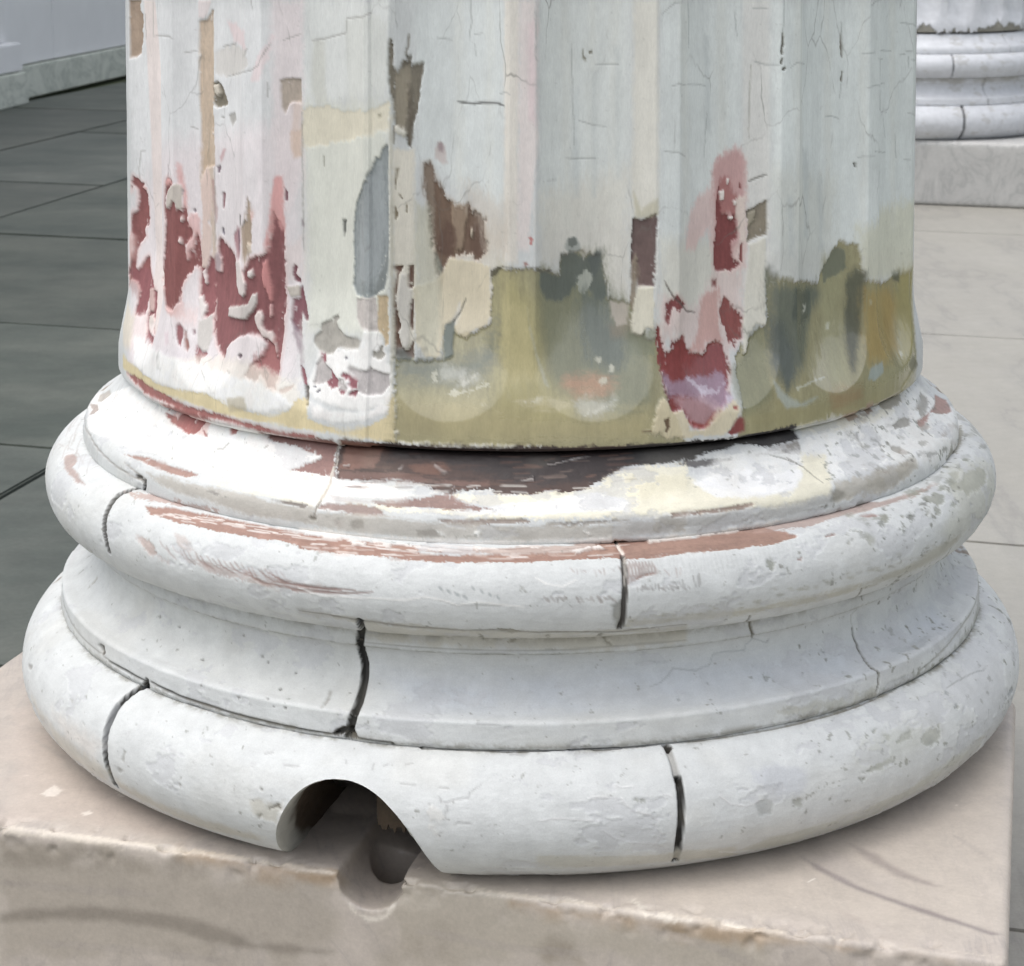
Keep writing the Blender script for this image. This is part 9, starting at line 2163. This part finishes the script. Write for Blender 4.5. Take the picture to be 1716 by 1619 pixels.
# ------------------------------------------------------------------ paving and ground
CR = -0.2918          # slope of the cross joints
def corner(u, v):     # u: x - 0.249 y = u ; v: y + 0.2918 x = v
    y = (v - 0.2918 * u) / (1 + 0.2918 * 0.249)
    return (u + 0.249 * y, y)
def slabs(name, cells, z, gap, mat, kind_label, tilt=0.0012, sub=1):
    bm = bmesh.new()
    rs = np.random.RandomState(5)
    for (u0, u1, v0, v1) in cells:
        g = gap / 2
        q = [corner(u0 + g, v0 + g), corner(u1 - g, v0 + g), corner(u1 - g, v1 - g), corner(u0 + g, v1 - g)]
        dz = rs.uniform(-tilt, tilt, 4)
        hi = [bm.verts.new((x, y, z + dz[i])) for i, (x, y) in enumerate(q)]
        lo = [bm.verts.new((x, y, z - 0.04)) for x, y in q]
        top = bm.faces.new(hi)
        for i in range(4):
            bm.faces.new((lo[i], lo[(i + 1) % 4], hi[(i + 1) % 4], hi[i]))
    bmesh.ops.recalc_face_normals(bm, faces=bm.faces)
    ed = [e for e in bm.edges if all(v.co.z > z - 0.02 for v in e.verts)]
    bmesh.ops.bevel(bm, geom=ed, offset=0.003, segments=2, affect='EDGES')
    me = bpy.data.meshes.new(name); bm.to_mesh(me); bm.free()
    me.materials.append(mat)
    o = link(bpy.data.objects.new(name, me))
    o["kind"] = "structure"
    co = np.array([v.co[:2] for v in me.vertices])
    uu = co[:, 0] - 0.249 * co[:, 1]; vv = co[:, 1] + 0.2918 * co[:, 0]
    tone = np.ones((len(co), 3))
    for (u0, u1, v0, v1) in cells:
        m_ = (uu > u0) & (uu < u1) & (vv > v0) & (vv < v1)
        tone[m_] = rs.uniform(0.80, 1.12) * np.array([rs.uniform(0.98, 1.03), 1.0, rs.uniform(0.96, 1.02)])
        rim_ = m_ & ((np.abs(uu - u0) < 0.008) | (np.abs(uu - u1) < 0.008) | (np.abs(vv - v0) < 0.008) | (np.abs(vv - v1) < 0.008))
    set_color(o, "slab", tone)
    return o
dark = []
def colcells(u0, u1, vs):
    for a, b in zip(vs[:-1], vs[1:]):
        dark.append((u0, u1, a, b))
colcells(-1.045, -0.54, [-2.4, -1.5, -0.55, 0.33, 4.9, 6.1, 7.3, 8.6, 10])
colcells(-2.375, -1.045, [-3.2, -2.1, -0.9, 0.3, 1.251, 2.171, 3.255, 4.9, 6.2, 7.4, 8.8, 10])
colcells(-3.127, -2.375, [-3.2, -2.0, -0.8, 0.6, 1.9, 3.1, 4.215, 5.6, 6.9, 8.1, 9.4, 10])
colcells(-3.90, -3.127, [-3.2, -1.6, -0.3, 1.1, 2.6, 3.9, 4.9, 6.4, 7.7, 9.0, 10])
slabs("porch_paving", dark, 0.0, 0.009, M_slate, "")
pale = []
for u0, u1 in ((-0.54, 0.62), (0.62, 1.7)):
    vs = [-2.4, -1.2, 0.0, 1.154, 2.6, 4.0, 5.4, 6.9, 8.4, 10] if u0 < 0 else [-2.4, -0.6, 0.7, 2.1, 3.4, 4.8, 6.2, 7.6, 9, 10]
    for a, b in zip(vs[:-1], vs[1:]):
        pale.append((u0, u1, a, b))
slabs("marble_paving", pale, 0.0, 0.003, M_paving, "", 0.0008)
g = bpy.data.meshes.new("ground")
g.from_pydata([(-250, -250, -0.02), (250, -250, -0.02), (250, 250, -0.02), (-250, 250, -0.02)], [], [(0, 1, 2, 3)])
g.materials.append(M_ground)
go = link(bpy.data.objects.new("ground", g)); go["kind"] = "structure"
# dark bedding that shows in the open joints
bmv = [corner(-3.9, -3.2), corner(1.7, -3.2), corner(1.7, 10), corner(-3.9, 10)]
jm = bpy.data.meshes.new("joint_bedding")
jm.from_pydata([(x, y, -0.012) for x, y in bmv], [], [(0, 1, 2, 3)])
jm.materials.append(M_mortar)
jo = link(bpy.data.objects.new("joint_bedding", jm)); jo["kind"] = "structure"

# ------------------------------------------------------------------ the house wall at the upper left
WA = np.array([-2.14, 7.20]); WD = np.array([math.sin(math.radians(10.0)), math.cos(math.radians(10.0))])
WN = np.array([WD[1], -WD[0]])       # towards the porch
def wbox(bm, s0, s1, n0, n1, z0, z1):
    vs = []
    for z in (z0, z1):
        for s_, n_ in ((s0, n0), (s1, n0), (s1, n1), (s0, n1)):
            q = WA + WD * s_ + WN * n_
            vs.append(bm.verts.new((q[0], q[1], z)))
    for f in ((3, 2, 1, 0), (4, 5, 6, 7), (0, 1, 5, 4), (1, 2, 6, 5), (2, 3, 7, 6), (3, 0, 4, 7)):
        bm.faces.new([vs[i] for i in f])
def wobj(name, boxes, mat, parent, bev=0.004):
    bm = bmesh.new()
    for b in boxes:
        wbox(bm, *b)
    bmesh.ops.recalc_face_normals(bm, faces=bm.faces)
    bmesh.ops.bevel(bm, geom=list(bm.edges), offset=bev, segments=2, affect='EDGES')
    me = bpy.data.meshes.new(name); bm.to_mesh(me); bm.free(); me.materials.append(mat)
    o = link(bpy.data.objects.new(name, me))
    o.parent = parent
    return o
wall = empty("house_wall", (0, 0, 0), "pale blue boarded house wall with marble skirting beyond the dark paving", "wall")
edges = [-6.0, -4.4, -2.8, -1.2, 0.585, 2.2, 3.8, 5.0]
wall['kind'] = 'thing'
wobj("wall_board", [(a + 0.002, b - 0.002, -0.12, -0.02, 0.142, 3.0) for a, b in zip(edges[:-1], edges[1:])], M_wall, wall, 0.005)
wobj("skirting", [(-6.0, 5.0, -0.14, 0.0, 0.0, 0.137)], M_skirt, wall, 0.005)
pil = empty("pilaster", (0, 0, 0), "white pilaster on a stepped marble block, cut by the left edge beside the boarded wall", "pilaster")
pil['kind'] = 'thing'
wobj("marble_block", [(-0.75, -0.01, 0.003, 0.10, 0.0, 0.135)], M_skirt, pil, 0.006)
wobj("base_block", [(-0.74, -0.03, 0.003, 0.09, 0.139, 0.255)], M_wall, pil, 0.006)
wobj("pilaster_shaft", [(-0.68, -0.09, 0.003, 0.05, 0.262, 3.0)], M_wall, pil, 0.006)

# ------------------------------------------------------------------ unseen tree ring round the house, added to darken the low sky
nth, nz = 360, 26
TT, ZZ = np.meshgrid(np.linspace(0, 2 * math.pi, nth, endpoint=False), np.linspace(0, 1, nz))
tt, zz = TT.ravel(), ZZ.ravel()
rad = 34 + 2.2 * fbm(tt * 9, zz * 6, 201, 4)
top = 7 + 2 * fbm(tt * 14, zz * 0, 202, 4)
lean = 4.0 * zz ** 2
VV = np.stack([(rad + lean) * np.cos(tt), (rad + lean) * np.sin(tt), zz * top], 1)
wd = mesh_from("added_tree_ring", VV, closed_faces(nz, nth), M_leaf)
wd["kind"] = "stuff"
